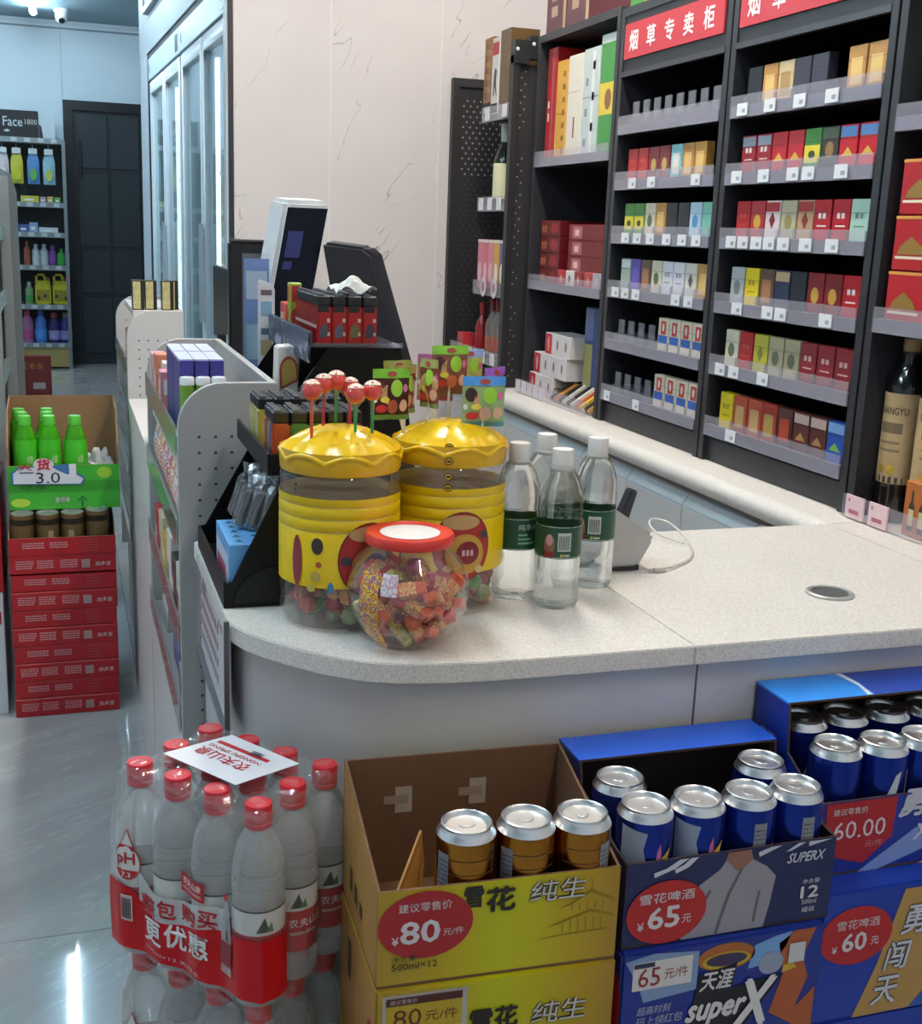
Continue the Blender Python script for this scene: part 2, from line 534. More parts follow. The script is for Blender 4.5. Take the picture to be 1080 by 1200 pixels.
def cooler(s0, lab):
    t = thing('glass_door_cooler', lab, 'cooler', fpt(0.0, s0), FR, 'glass-door drink coolers')
    w = 1.225
    inner = mat('#cfdadf', 0.4)
    part('cabinet', MB().box(0.06, 0.66, 0, 0.03, 0, 2.185).box(0.06, 0.66, w - 0.03, w, 0, 2.185).box(0.63, 0.66, 0.03, w - 0.03, 0, 2.185).box(0.06, 0.63, 0.03, w - 0.03, 0, 0.14).box(0.06, 0.63, 0.03, w - 0.03, 2.05, 2.185), inner, t)
    hd = part('header', MB().box(0.0, 0.06, 0.0, w, 2.075, 2.187), mat('#cfe0e8', 0.35), t, bevel=0.003, bseg=1)
    part('display', MB().box(-0.002, 0.003, 0.05, 0.13, 2.092, 2.165), mat('#4d5a63', 0.25), hd)
    part('badge', MB().box(-0.002, 0.003, w - 0.06, w - 0.045, 2.11, 2.15), mat('#8b979e', 0.3), hd)
    part('plinth', MB().box(0.01, 0.06, 0.0, w, 0.0, 0.12), mat('#8d979d', 0.4), t)
    for k in (0, 1):
        a = 0.012 + k * 0.605; e = a + 0.596
        dr = part('door', MB().box(0.004, 0.045, a, a + 0.05, 0.13, 2.065).box(0.004, 0.045, e - 0.05, e, 0.13, 2.065).box(0.004, 0.045, a + 0.05, e - 0.05, 0.13, 0.19).box(0.004, 0.045, a + 0.05, e - 0.05, 2.005, 2.065), mat('#c3c9ce', 0.4, 0.0), t, bevel=0.003, bseg=1)
        part('glass_pane', MB().box(0.02, 0.026, a + 0.05, e - 0.05, 0.19, 2.005), GLASS, dr)
        hy = a + 0.02 if k else e - 0.02
        part('door_handle', MB().box(-0.012, -0.004, hy - 0.008, hy + 0.008, 0.95, 1.35).box(-0.004, 0.006, hy - 0.006, hy + 0.006, 0.97, 1.0).box(-0.004, 0.006, hy - 0.006, hy + 0.006, 1.30, 1.33), mat('#b3b9bf', 0.4, 0.0), dr)
        part('light_bar', MB().box(0.07, 0.085, a + 0.055, a + 0.085, 0.2, 2.0), emit('cooler_light', (0.85, 0.97, 1.0), 3.0), t)
    for z in (0.42, 0.80, 1.18, 1.56):
        part('wire_shelf', MB().box(0.08, 0.60, 0.035, w - 0.035, z - 0.014, z), mat('#e3e9ec', 0.35), t)
    return t
cooler(0.05, 'white double-door glass cooler next to the marble wall')
cooler(1.29, 'white double-door glass cooler beyond the first, close to the black door')
# ================================================================== LAMPS
def batten(x, y0, y1, col, s, lab, w=0.026):
    t = thing('led_batten', lab, 'lamp', (x, y0, ZC), 0, 'ceiling LED battens')
    part('housing', MB().box(-w * 0.8, w * 0.8, 0, y1 - y0, -0.03, -0.001), mat('#d9dde0', 0.4), t)
    part('diffuser', MB().box(-w, w, 0.01, y1 - y0 - 0.01, -0.07, -0.03), emit('lamp_light', col, s), t, bevel=0.012)
batten(-0.16, 9.9, 11.3, COOL, LAMP_COOL, 'cool white ceiling tube lamp near the back wall over the aisle')
batten(-0.09, 5.5, 6.92, COOL, LAMP_COOL, 'cool white ceiling tube lamp over the aisle by the coolers')
batten(-1.7, 5.5, 6.92, COOL, LAMP_COOL, 'cool white ceiling tube lamp over the far aisle shelves')
batten(-1.7, 1.6, 3.0, COOL, LAMP_COOL, 'cool white ceiling tube lamp over the aisle at the entrance side')
batten(-0.45, 0.9, 2.3, COOL, LAMP_COOL, 'cool white ceiling tube lamp over the aisle beside the counter')
batten(-1.7, 9.9, 11.3, COOL, LAMP_COOL, 'cool white ceiling tube lamp in the far back corner')
batten(0.95, 2.0, 3.4, WARM, LAMP_WARM * 1.15, 'warm white ceiling tube lamp over the cashier space')
batten(0.9, -0.6, 0.6, WARM, LAMP_WARM * 0.6, 'added unseen warm white tube lamp brightening the front of the counter')  # unseen lamp, added as front fill for the carton faces

# ================================================================== COUNTER
ARC = [(0.187, 1.53), (0.1925, 1.498), (0.205, 1.464), (0.226, 1.430), (0.251, 1.399), (0.286, 1.359), (0.326, 1.329), (0.362, 1.313), (0.41, 1.302), (0.47, 1.296), (0.53, 1.294)]
def inset(pts, d):
    out = []
    for i, p in enumerate(pts):
        a = Vector(pts[max(i - 1, 0)]); b = Vector(pts[min(i + 1, len(pts) - 1)])
        t = (b - a).normalized()
        out.append((p[0] - t.y * d, p[1] + t.x * d))
    return out
w = thing('counter_worktop', 'speckled cream stone worktop with rounded corner carrying the candy jars', 'worktop', (0, 0, 0.824))
def slab(poly): return MB().prism([(x, y, 0.0) for x, y in poly], (0, 0, 0.026), 0)
part('worktop_slab', slab([(0.187, 1.93)] + ARC + [(0.7568, 1.293), (0.7568, 1.86), (0.66, 1.86), (0.66, 3.9), (0.335, 3.9), (0.335, 1.93)]), STONE, w, bevel=0.0014, bseg=2, angle=40)
part('worktop_slab', slab([(0.7571, 1.293), (1.3452, 1.293), (1.3452, 1.86), (0.7571, 1.86)]), STONE, w, bevel=0.0014, bseg=2, angle=40)
part('worktop_slab', slab([(1.3455, 1.0), (1.785, 1.0), (1.785, 1.86), (1.3455, 1.86)]), STONE, w, bevel=0.0014, bseg=2, angle=40)
g = part('cable_grommet', MB().lathe([(0.036, 0.0), (0.036, 0.003), (0.033, 0.0045), (0.028, 0.0035), (0.028, -0.01)], 32, (1.076, 1.461, 0.026)), mat('#a8a6a4', 0.35, 0.3), w, smooth=True)
part('grommet_hole', MB().lathe([(0.0001, 0.0006), (0.028, 0.0006)], 32, (1.076, 1.461, 0.026)), mat('#4b4a4b', 0.7), g)
c = thing('service_counter', 'white panelled service counter with a curved corner below the stone worktop', 'counter', (0, 0, 0))
A2 = inset(ARC, 0.016)
def wall_strip(pts, z0, z1, th=0.012):
    mb = MB(); q = inset(pts, th); n = len(pts)
    for i in range(n - 1):
        a, b, c2, d2 = pts[i], pts[i + 1], q[i + 1], q[i]
        mb.face([(*a, z0), (*b, z0), (*b, z1), (*a, z1)]); mb.face([(*d2, z0), (*d2, z1), (*c2, z1), (*c2, z0)])
        mb.face([(*a, z1), (*b, z1), (*c2, z1), (*d2, z1)]); mb.face([(*a, z0), (*d2, z0), (*c2, z0), (*b, z0)])
    for i in (0, n - 1):
        mb.face([(*pts[i], z0), (*pts[i], z1), (*q[i], z1), (*q[i], z0)])
    return mb
part('curved_panel', wall_strip([(0.203, 1.93), (0.203, 1.70)] + A2 + [(0.7705, 1.309)], 0.09, 0.8225), LAMIN, c, smooth=True)
part('front_panel', wall_strip([(0.7735, 1.309), (1.22, 1.309)], 0.09, 0.8225), LAMIN, c)
part('front_panel', wall_strip([(1.223, 1.309), (1.345, 1.309)], 0.09, 0.8225), LAMIN, c)
part('plinth', wall_strip([(0.23, 1.93)] + inset(ARC, 0.045) + [(1.345, 1.338)], 0.0, 0.09), mat('#4b4b4d', 0.5), c)
part('carcass', MB().box(0.36, 0.63, 1.45, 3.85, 0.02, 0.8215).box(0.63, 1.34, 1.45, 1.84, 0.02, 0.8215), mat('#c9c7c4', 0.5), c)
# sign plate on the aisle side of the counter
s = thing('acrylic_sign', 'clear acrylic notice with red lines fixed to the aisle side of the counter', 'sign', (0.1845, 1.50, 0.695))
part('backing', MB().box(0.004, 0.007, 0.005, 0.345, 0.005, 0.150), mat('#d9d4d4', 0.5), s)
part('cover', MB().box(-0.002, 0.0035, 0.0, 0.35, 0.0, 0.155), clear('sign_cover', (0.95, 0.95, 0.95), 0.03, 0.3, fres=1.02), s)
for k, (a, b, cc) in enumerate(((0.25, 0.115, '#a8707a'), (0.05, 0.10, '#8a4a58'), (0.05, 0.075, '#8a4a58'), (0.05, 0.05, '#8a4a58'), (0.05, 0.025, '#6b6f86'))):
    n = 2 if k == 0 else 9
    for q in range(n):
        patch(s, 'printed_line', mat(cc, 0.6), (0.0037, 0.345, 0), (0, -1, 0), EZ, rect(a - 0.04 + q * 0.025 + (0.0 if k else 0.02), b, 0.019, 0.014))
patch(s, 'printed_circle', mat('#6b6f86', 0.6), (0.0037, 0.345, 0), (0, -1, 0), EZ, oval(0.05, 0.12, 0.028, 0.018))
part('sign_edge', MB().box(-0.003, 0.004, -0.004, 0.0, -0.004, 0.159).box(-0.003, 0.004, 0.0, 0.354, -0.006, 0.0), mat('#51545b', 0.3), s)

# back counter under the tobacco cabinets
b = thing('back_worktop', 'long cream stone back worktop with rounded nose under the black shelving', 'worktop', (0, 0, 0.80))
nose = [(1.785, 0.0), (1.785, 0.05)] + [(1.362 - 0.025 * math.sin(a), 0.025 + 0.025 * math.cos(a)) for a in [i * PI / 8 for i in range(9)]]
for y0, y1 in ((1.862, 3.02), (3.0215, 4.3)):
    part('worktop_slab', MB().prism([(x, y0, z) for x, z in nose], (0, y1 - y0, 0)), STONE, b, smooth=True)
part('dark_channel', MB().box(1.375, 1.40, 1.87, 4.29, -0.016, -0.001), mat('#6c6a6b', 0.5), b)
dm = mat('#d9d4d1', 0.4, var=0.03); bm_ = mat('#c6ccd0', 0.35, var=0.03)
for k, (y0, y1) in enumerate(((1.85, 2.155), (2.155, 2.457), (2.457, 2.759), (2.759, 3.061), (3.061, 3.365), (3.365, 3.667), (3.667, 4.27))):
    t = thing('base_cabinet', 'grey base cabinet under the back worktop, the %s one from the counter end' % ('first', 'second', 'third', 'fourth', 'fifth', 'sixth', 'seventh')[k], 'cabinet', (1.37, y0, 0), 0, 'grey base cabinets under the back worktop')
    L = y1 - y0
    part('carcass', MB().box(0.02, 0.40, 0.001, L - 0.001, 0.08, 0.78), dm, t)
    part('plinth', MB().box(0.05, 0.40, 0.001, L - 0.001, 0, 0.08), mat('#4b4b4d', 0.5), t)
    dr = part('door', MB().box(0.0, 0.018, 0.002, L - 0.002, 0.085, 0.745), dm, t, bevel=0.0015, bseg=1)
    part('finger_pull', MB().prism([(0.0, 0.002, 0.746), (0.0, 0.002, 0.75), (0.026, 0.002, 0.785), (0.03, 0.002, 0.785), (0.03, 0.002, 0.746)], (0, L - 0.004, 0)), bm_, dr)
# ================================================================== BLACK SHELVING
part('carcass', MB().box(1.38, 1.78, 1.03, 1.84, 0.02, 0.8215), mat('#c9c7c4', 0.5), bpy.data.objects['service_counter'])
FX, DEPTH = 1.43, 0.34
ORD = ['first', 'second', 'third', 'fourth', 'fifth', 'sixth', 'seventh', 'eighth', 'ninth', 'tenth', 'eleventh', 'twelfth', 'thirteenth']
TAGM, TAGB = mat('#d5d6d8', 0.5, var=0.02), mat('#8f959c', 0.6)
PUSH = clear('pusher_plastic', (0.8, 0.82, 0.86), 0.16, 0.15, face=(0.6, 0.62, 0.68), fres=1.3)
CHAN = mat('#6e6b78', 0.35, var=0.05)
def cabinet(y0, y1, ztop, lab, shelves, base=True):
    """open black unit; y0 near side, y1 far side; shelves: list of strip-bottom heights"""
    t = thing('display_cabinet', lab, 'cabinet', (FX, y0, 0.85), 0, 'black open display cabinets on the back worktop')
    L, H = y1 - y0, ztop - 0.85
    fr = mat('#29292d', 0.42, var=0.1)
    part('side_panel', MB().box(0, DEPTH, 0.001, 0.022, 0.001, H), fr, t, bevel=0.001, bseg=1)
    part('side_panel', MB().box(0, DEPTH, L - 0.022, L - 0.001, 0.001, H), fr, t, bevel=0.001, bseg=1)
    part('back_panel', MB().box(DEPTH - 0.01, DEPTH, 0.022, L - 0.022, 0.001, H), mat('#121214', 0.6), t)
    part('top_panel', MB().box(0, DEPTH - 0.01, 0.022, L - 0.022, H - 0.022, H), fr, t)
    if base:
        part('kick_panel', MB().box(0.012, 0.03, 0.022, L - 0.022, 0.001, 0.055), fr, t)
    out = []
    for z in shelves:
        zz = z - 0.85
        sh = part('shelf', MB().box(0.012, DEPTH - 0.01, 0.022, L - 0.022, zz + 0.002, zz + 0.016), mat('#1d1d20', 0.5), t)
        part('front_lip', MB().box(-0.004, -0.0015, 0.024, L - 0.024, zz, zz + 0.047), ACRYL, sh)
        part('tag_channel', MB().box(-0.0012, 0.012, 0.024, L - 0.024, zz, zz + 0.026), CHAN, sh)
        out.append(sh)
    return t, out
def tags(sh, zz, ys, w=0.036, h=0.026, y_end=0.0, m=None):
    for y in ys:
        pt = part('price_tag', MB().box(-0.0065, -0.0045, y - w / 2, y + w / 2, zz + 0.003, zz + 0.003 + h), m or TAGM, sh)
def tag_print(sh, zz, y, w=0.036):
    patch(sh, 'price_tag_print', TAGB, (-0.0068, y + w / 2, zz + 0.003), (0, -1, 0), EZ, rect(w * 0.52, 0.006, w * 0.36, 0.008))

# ---- two bays of cigarettes
ROWS = [1.625, 1.482, 1.342, 1.198, 1.057, 0.913]
CB1, SH1 = cabinet(2.515, 3.095, 1.945, 'black tobacco cabinet under the whole red tobacco sign', ROWS)
CB2, SH2 = cabinet(1.93, 2.51, 1.945, 'black tobacco cabinet under the red sign cut off by the top edge', ROWS)
SIGNM = mat('#b8323c', 0.45, var=0.04)
for cb, y0 in ((CB1, 2.515), (CB2, 1.93)):
    part('header_panel', MB().box(0.004, 0.02, 0.022, 0.558, 1.785 - 0.85, 1.923 - 0.85), mat('#1c1c20', 0.45), cb)
    part('header_rail', MB().box(-0.001, 0.012, 0.022, 0.558, 1.772 - 0.85, 1.785 - 0.85), mat('#38383c', 0.4), cb)
    sg = part('sign_board', MB().box(-0.001, 0.004, 0.035, 0.55, 1.815 - 0.85, 1.902 - 0.85), SIGNM, cb)
    for i, ch in enumerate('烟草专卖柜'):
        lettering(sg, ch, INKW, (-0.0015, 0.52 - i * 0.098, 1.832 - 0.85), (0, -1, 0), EZ, 0.052, 0.05, bold=0.03)
# pack styles: body, lid band, emblem (shape, colour), short description
ST = {
 'bk': ('#25252a', None, None, 'black'), 'go': ('#b5813f', None, ('box', '#d9b56f'), 'gold'), 'sg': ('#c4ad84', None, ('box', '#a88550'), 'champagne'),
 'dk': ('#3a3542', None, None, 'dark violet'), 'rdt': ('#931d28', '#8c8f9c', ('txt', '#d8c8c0'), 'dark red'), 'rdg': ('#b3232e', None, ('tri', '#cdaa3e'), 'red gold-crest'),
 'gy': ('#4b8a3f', '#4b8a3f', ('yel', '#d9c53a'), 'green-yellow'), 'br': ('#3d3330', '#4f5a44', ('dot', '#8a6a40'), 'dark brown'), 'rdb': ('#bd1f2b', '#5c86b8', ('tri', '#cdaa3e'), 'red blue-topped'),
 'rd': ('#ab2028', None, ('txt', '#c7503f'), 'plain red'), 'rgo': ('#a82a2c', None, ('dot', '#c29a3d'), 'red gold-disc'), 'wr': ('#d8c9c4', '#a8222a', ('dia', '#7c1d22'), 'white red-topped'),
 'be': ('#b0a88a', None, ('dot', '#8e8352'), 'beige'), 'ber': ('#b7926f', '#a5302e', ('dia', '#84302a'), 'tan red-topped'), 'rx': ('#b01f28', None, ('txt', '#e6d9d2'), 'bright red'),
 'mi': ('#a9c7b4', None, ('txt', '#6e8f82'), 'mint'), 'si': ('#a9acae', None, ('dot', '#6f7a72'), 'silver'), 'ye': ('#d8bf1e', None, ('txt', '#a98a1a'), 'yellow'),
 'co': ('#5e4436', None, ('box', '#a8724a'), 'copper'), 'ng': ('#27304a', '#b59a72', None, 'navy gold-topped'), 'nv': ('#20242e', None, None, 'dark navy'),
 'ma': ('#7c1d22', None, ('dot', '#b98f38'), 'maroon'), 'ma2': ('#86202a', None, ('txt', '#cfa79a'), 'maroon pale-lettered'), 'cr': ('#cfc7ae', None, ('dot', '#5b6a4c'), 'cream'),
 'yg': ('#b6ad3a', None, ('dia', '#7f7a3a'), 'yellow-green'), 'kh': ('#a69c7c', None, ('dot', '#5e6350'), 'khaki'), 'rt': ('#b24a33', None, ('box', '#c9a06a'), 'red tan-panelled'),
 'rg2': ('#a8392c', '#9c3028', ('box', '#b89a4e'), 'red gold-panelled'), 'do': ('#4a2622', None, ('box', '#b5462c'), 'dark orange-panelled'), 'bw': ('#5c2a24', '#c4a79a', ('tri', '#a9834a'), 'brown'),
 'bl': ('#2450a8', '#7ba3d6', ('tri', '#7cae4e'), 'blue'), 'mf': ('#7a2b32', None, ('dot', '#b99a54'), 'maroon flower'), 'te': ('#7fb9c4', None, ('box', '#d8d4c6'), 'teal'),
 'lb': ('#a9c4d4', None, ('dot', '#4f88b8'), 'pale blue'), 'tq': ('#79b7a6', None, None, 'turquoise'), 'gg': ('#9fb09f', '#d5d8d6', None, 'grey-green'), 'pu': ('#57479a', None, ('box', '#6b5cb5'), 'purple'),
 'wh': ('#d3d2d8', None, ('txt', '#8d8a95'), 'white'), 'wb': ('#cfcac0', None, ('dia', '#5e5348'), 'white brown-patterned'), 'rb': ('#d9cdb4', None, ('reb', '#c23a2c'), 'red blue-banded'),
}
PW, PH, PD = 0.0555, 0.089, 0.023
PMESH = {}
def pack(sty, y, z, lab, grp, wrap=False, dep=0):
    body, lid, emb, _ = ST[sty]
    if sty not in PMESH:
        me = MB().box(0, PD, -PW / 2, PW / 2, 0, PH).mesh('cigarette_pack', mat(body, 0.3, var=0.06), bevel=0.0012, bseg=1)
        PMESH[sty] = me
    t = link('cigarette_pack', PMESH[sty], None, (FX + 0.018, y, z))
    tag(t, lab, 'cigarettes', grp)
    U, O = (0, -1, 0), (-0.0003, PW / 2, 0)
    patch(t, 'lid_line', mat('#2c2526', 0.6), O, U, EZ, rect(0.001, PH * 0.70, PW - 0.002, 0.0008))
    if lid: patch(t, 'printed_band', mat(lid, 0.35), O, U, EZ, rect(0.0015, PH * 0.74, PW - 0.003, PH * 0.22))
    if emb:
        k, c = emb; m = mat(c, 0.4); h = PW / 2
        if k == 'box': patch(t, 'printed_panel', m, O, U, EZ, rect(0.010, 0.018, PW - 0.02, PH * 0.55))
        elif k == 'dot': patch(t, 'printed_emblem', m, O, U, EZ, oval(h, PH * 0.5, 0.014, 0.016, 12))
        elif k == 'dia': patch(t, 'printed_emblem', m, O, U, EZ, [(h, 0.03), (h + 0.012, 0.048), (h, 0.066), (h - 0.012, 0.048)])
        elif k == 'tri': patch(t, 'printed_emblem', m, O, U, EZ, [(h - 0.019, 0.03), (h + 0.019, 0.03), (h + 0.008, 0.04), (h, 0.047), (h - 0.008, 0.04)])
        elif k == 'yel':
            patch(t, 'printed_panel', m, O, U, EZ, rect(0.001, 0.022, PW - 0.002, 0.034)); patch(t, 'printed_emblem', mat('#3b4a2a', 0.5), (-0.0006, PW / 2, 0), U, EZ, oval(h, 0.038, 0.012, 0.008, 10))
        elif k == 'txt':
            for q in range(2): patch(t, 'printed_mark', m, O, U, EZ, rect(h - 0.013 + q * 0.015, 0.052, 0.010, 0.011))
            patch(t, 'printed_line', m, O, U, EZ, rect(h - 0.016, 0.036, 0.032, 0.003))
        elif k == 'reb':
            patch(t, 'printed_panel', m, O, U, EZ, rect(0.014, 0.048, PW - 0.028, 0.034)); patch(t, 'printed_band', mat('#2f5aa8', 0.4), O, U, EZ, rect(0.004, 0.026, PW - 0.008, 0.02))
            patch(t, 'printed_mark', mat('#e3d8c9', 0.4), (-0.0006, PW / 2, 0), U, EZ, oval(h, 0.066, 0.006, 0.011, 10))
    return t
def pusher(sh, y, zz, full=True):
    """clear spring pusher waiting behind the lip of an empty slot"""
    mb = MB().box(0.02, 0.0225, y - 0.017, y + 0.017, zz + 0.016, zz + (0.083 if full else 0.05)).box(0.0225, 0.09, y - 0.008, y + 0.008, zz + 0.016, zz + 0.019)
    part('pack_pusher', mb, PUSH, sh)
BAY2 = [['bk', 'go', 'sg', 'dk', 'dk', None, 'go', 'go'], ['rdt', 'rdt', 'rdg', 'rdg', 'gy', 'br', 'rdb', 'rdb'], ['rd', 'rgo', 'wr', 'be', 'ber', 'rx', 'rx', 'mi'],
        ['si', 'ye', 'co', 'ng', 'nv', 'ma', 'ma', 'rx'], ['cr', 'rd', 'yg', 'kh', 'kh', 'ma2', 'ma2', 'ma2'], ['ye', 'rt', 'rt', 'rg2', 'do', 'bw', 'bw', 'bl']]
BAY1 = [['p'] * 8, ['rd', 'rd', 'mf', 'mf', 'te', 'go', 'go', None], ['gy', 'gy', 'cr', 'go', 'bk', 'bk', 'lb', 'tq'], ['gg', 'pu', 'co', 'cr', 'wh', 'wh', 'wb', 'go'],
        ['p', 'p', 'p', 'p', 'rb', 'rb', 'rb', 'rb'], ['p', 'p', 'p', 'p', 'rb', 'rb', 'rb', 'rb']]
TAG2 = [[.50, .39, .28, .17], [.50, .39, .28, .225, .115], [.50, .45, .395, .345, .29, .21, .12], [.45, .325, .275, .115], [.50, .44, .32], [.43]]
TAG1 = [[], [.44, .33, .10], [.46, .39, .315, .225, .145, .075], [.50, .44, .375, .155, .09], [], [.51, .33]]
for rows, tg, cb_sh, y0, yf, sg in ((BAY2, TAG2, SH2, 1.93, 0.497, 'the cut-off sign'), (BAY1, TAG1, SH1, 2.515, 0.492, 'the whole sign')):
    for r, row in enumerate(rows):
        z = ROWS[r]; sh = cb_sh[r]; zz = z - 0.85
        for yy in tg[r]:
            tags(sh, zz, [yy], 0.042 if r < 5 or sg[4] != 'w' else 0.036); tag_print(sh, zz, yy)
        n = 0
        for i, stl in enumerate(row):
            yl = yf - i * (0.0605 if not (sg[4] == 'c' and r == 0) else 0.0605)
            if stl is None: continue
            if stl == 'p':
                pusher(sh, yl + 0.008, zz, True)
                continue
            n += 1
            jit = random.uniform(-0.001, 0.001)
            pack(stl, y0 + yl + jit, z + 0.0165, '%s cigarette pack, %s from left on %s shelf below %s' % (ST[stl][3], ORD[n - 1], ORD[r], sg), 'cigarette packs under %s' % sg)
    for r in range(6):
        for i in range(9):
            y = yf + 0.03 - i * 0.0605
            if 0.03 < y < 0.55: part('slot_divider', MB().box(0.012, 0.12, y - 0.0006, y + 0.0006, ROWS[r] - 0.85 + 0.016, ROWS[r] - 0.85 + 0.046), PUSH, cb_sh[r])

# ---- tall left bay: cartons, gift boxes, gum
CB0, SH0 = cabinet(3.10, 3.70, 1.955, 'black cabinet bay with upright cartons between tobacco shelves and perforated rack', [1.563, 1.187], base=False)
pl = part('price_rail', MB().box(-0.022, -0.019, 0.03, 0.58, 0.002, 0.045), ACRYL, CB0)
for k in range(5):
    part('price_tag', MB().box(-0.025, -0.0225, 0.55 - k * 0.052, 0.59 - k * 0.052, 0.004, 0.042), mat('#c9bfc6', 0.5), pl)
def carton(name, x, y, z, dx, dy, dz, h, lab, grp, cat='box', rz=0.0, bev=0.0015):
    t = thing(name, lab, cat, (x, y, z), rz, grp)
    part('carton_body', MB().box(0, dx, 0, dy, 0, dz), mat(h, 0.4, var=0.05), t, bevel=bev, bseg=1)
    return t
def cface(t, name, m, dy, pts, x=-0.0004): return patch(t, name, m, (x, dy, 0), (0, -1, 0), EZ, pts)
zb = 1.58
g = 'upright cartons on the tall bay shelf'
t = carton('cigarette_carton', 1.452, 3.585, zb, 0.26, 0.072, 0.335, '#a3141c', 'tall deep red carton standing first from the left in the tall bay', g)
cface(t, 'printed_panel', mat('#b05a5c', 0.4), 0.072, rect(0.040, 0.0, 0.012, 0.334)); cface(t, 'printed_mark', INKW, 0.072, rect(0.014, 0.16, 0.012, 0.02)); cface(t, 'printed_mark', INKW, 0.072, rect(0.015, 0.12, 0.010, 0.025)); cface(t, 'printed_mark', mat('#5a3a20', 0.5), 0.072, rect(0.013, 0.24, 0.008, 0.06))
t = carton('cigarette_carton', 1.452, 3.497, zb, 0.26, 0.082, 0.29, '#d09a38', 'golden yellow carton standing beside the tall red carton', g)
for k in range(7): cface(t, 'printed_mark', mat('#8a5f22', 0.5), 0.082, rect(0.05, 0.02 + k * 0.037, 0.02, 0.016))
cface(t, 'printed_line', mat('#a87428', 0.5), 0.082, rect(0.0, 0.135, 0.082, 0.003))
t = carton('cigarette_carton', 1.452, 3.385, zb, 0.26, 0.105, 0.295, '#d8d0c0', 'wide cream white carton with a small red mark', g)
cface(t, 'printed_mark', mat('#7c2a26', 0.5), 0.105, rect(0.05, 0.06, 0.010, 0.06)); cface(t, 'printed_line', mat('#a89f8c', 0.5), 0.105, rect(0.005, 0.19, 0.09, 0.002))
t = carton('cigarette_carton', 1.452, 3.268, zb, 0.26, 0.11, 0.30, '#b9c2bf', 'silver grey carton between the cream and the green cartons', g)
for k in range(6): cface(t, 'printed_mark', mat('#7c8885', 0.5), 0.11, rect(0.02 + (k % 2) * 0.045, 0.03 + k * 0.042, 0.018, 0.022))
cface(t, 'printed_panel', mat('#d4dbd8', 0.4), 0.11, rect(0.06, 0.01, 0.02, 0.28)); cface(t, 'printed_line', mat('#5e6967', 0.5), 0.11, rect(0.0, 0.165, 0.11, 0.002))
t = carton('cigarette_carton', 1.452, 3.155, zb, 0.26, 0.105, 0.325, '#3c8a3e', 'green carton with a yellow band, last in the tall bay', g)
cface(t, 'printed_band', mat('#d8bd3e', 0.4), 0.105, rect(0, 0.11, 0.105, 0.085)); cface(t, 'printed_emblem', mat('#8a5a3a', 0.4), 0.105, oval(0.06, 0.15, 0.022, 0.028, 16), -0.0007); cface(t, 'printed_top', mat('#c9cfc9', 0.4), 0.105, rect(0, 0.30, 0.105, 0.022))
# red gift boxes on the second shelf
zb = 1.204
g = 'stacked red gift boxes in the tall bay'
for k in range(4):
    t = carton('gift_box', 1.455, 3.50, zb + k * 0.0495, 0.17, 0.155, 0.049, '#5e1014', 'dark red gift box, %s up in the stack by the perforated rack' % ORD[k], g)
    for q in range(2): cface(t, 'printed_mark', mat('#a8622c', 0.5), 0.155, rect(0.012 + q * 0.022, 0.012, 0.014, 0.022))
    cface(t, 'printed_panel', mat('#92141c', 0.35), 0.155, oval(0.11, 0.025, 0.032, 0.017, 14))
    t = carton('gift_box', 1.46, 3.15, zb + k * 0.047, 0.17, 0.29, 0.0465, '#6e1218', 'wine red gift box, %s up in the stack by the tobacco packs' % ORD[k], g)
    cface(t, 'printed_panel', mat('#a85a5a', 0.35), 0.29, rect(0.03, 0.006, 0.07, 0.034)); cface(t, 'printed_mark', mat('#d8b8a8', 0.4), 0.29, rect(0.048, 0.013, 0.03, 0.018), -0.0007)
g = 'cigarette packs lying along the red gift box shelf'
for k, (yy, hc, ds) in enumerate(((3.40, '#b5262c', 'red'), (3.335, '#d5cfca', 'white diamond-marked'), (3.27, '#8a2a2c', 'dark red'), (3.20, '#b03a40', 'rose red'), (3.14, '#9a9aa2', 'pale grey'))):
    t = carton('cigarette_pack', 1.437, yy, zb, 0.0165, 0.058, 0.052, hc, '%s pack standing low in front of the gift boxes' % ds, g, 'cigarettes')
    cface(t, 'printed_mark', mat('#3a3434' if k == 1 else '#d3a79a', 0.5), 0.058, [(0.029, 0.012), (0.038, 0.027), (0.029, 0.042), (0.020, 0.027)])
# bottom deck: toothpaste style cartons, tall blue box, gum packs
zb = 0.8515
g = 'white and red boxes stacked on the bottom deck'
BX = [(0, 0, 3.612), (0, 1, 3.545), (0, 2, 3.478), (1, 0, 3.588), (1, 1, 3.521), (1, 2, 3.454), (1, 3, 3.387), (2, 0, 3.508), (2, 1, 3.441), (2, 2, 3.374)]
for lv, n_, yy in BX:
    dz = 0.068
    t = carton('medicine_box', 1.448 + 0.004 * lv, yy, zb + 0.0685 * lv, 0.09, 0.0655, dz, '#d0c9c8', ('white box with a big red panel, leading the %s level of the stack' if n_ == 0 else 'plain white box with grey mark, %s along the ' + '%s level of the stack') % ((('bottom', 'middle', 'top')[lv],) if n_ == 0 else (ORD[n_], ('bottom', 'middle', 'top')[lv])), g)
    if n_ == 0:
        cface(t, 'printed_panel', mat('#bd222c', 0.4), 0.0655, rect(0.004, 0.003, 0.05, dz - 0.006)); cface(t, 'printed_emblem', mat('#e0b0ac', 0.4), 0.0655, oval(0.029, dz / 2, 0.007, dz * 0.36, 12), -0.0007)
    else: cface(t, 'printed_mark', mat('#7c6a6c', 0.5), 0.0655, oval(0.034, dz * 0.5, 0.008, dz * 0.24, 10))
t = carton('blue_carton', 1.50, 3.168, zb, 0.16, 0.198, 0.30, '#26427a', 'tall blue carton at the back of the bottom deck', None)
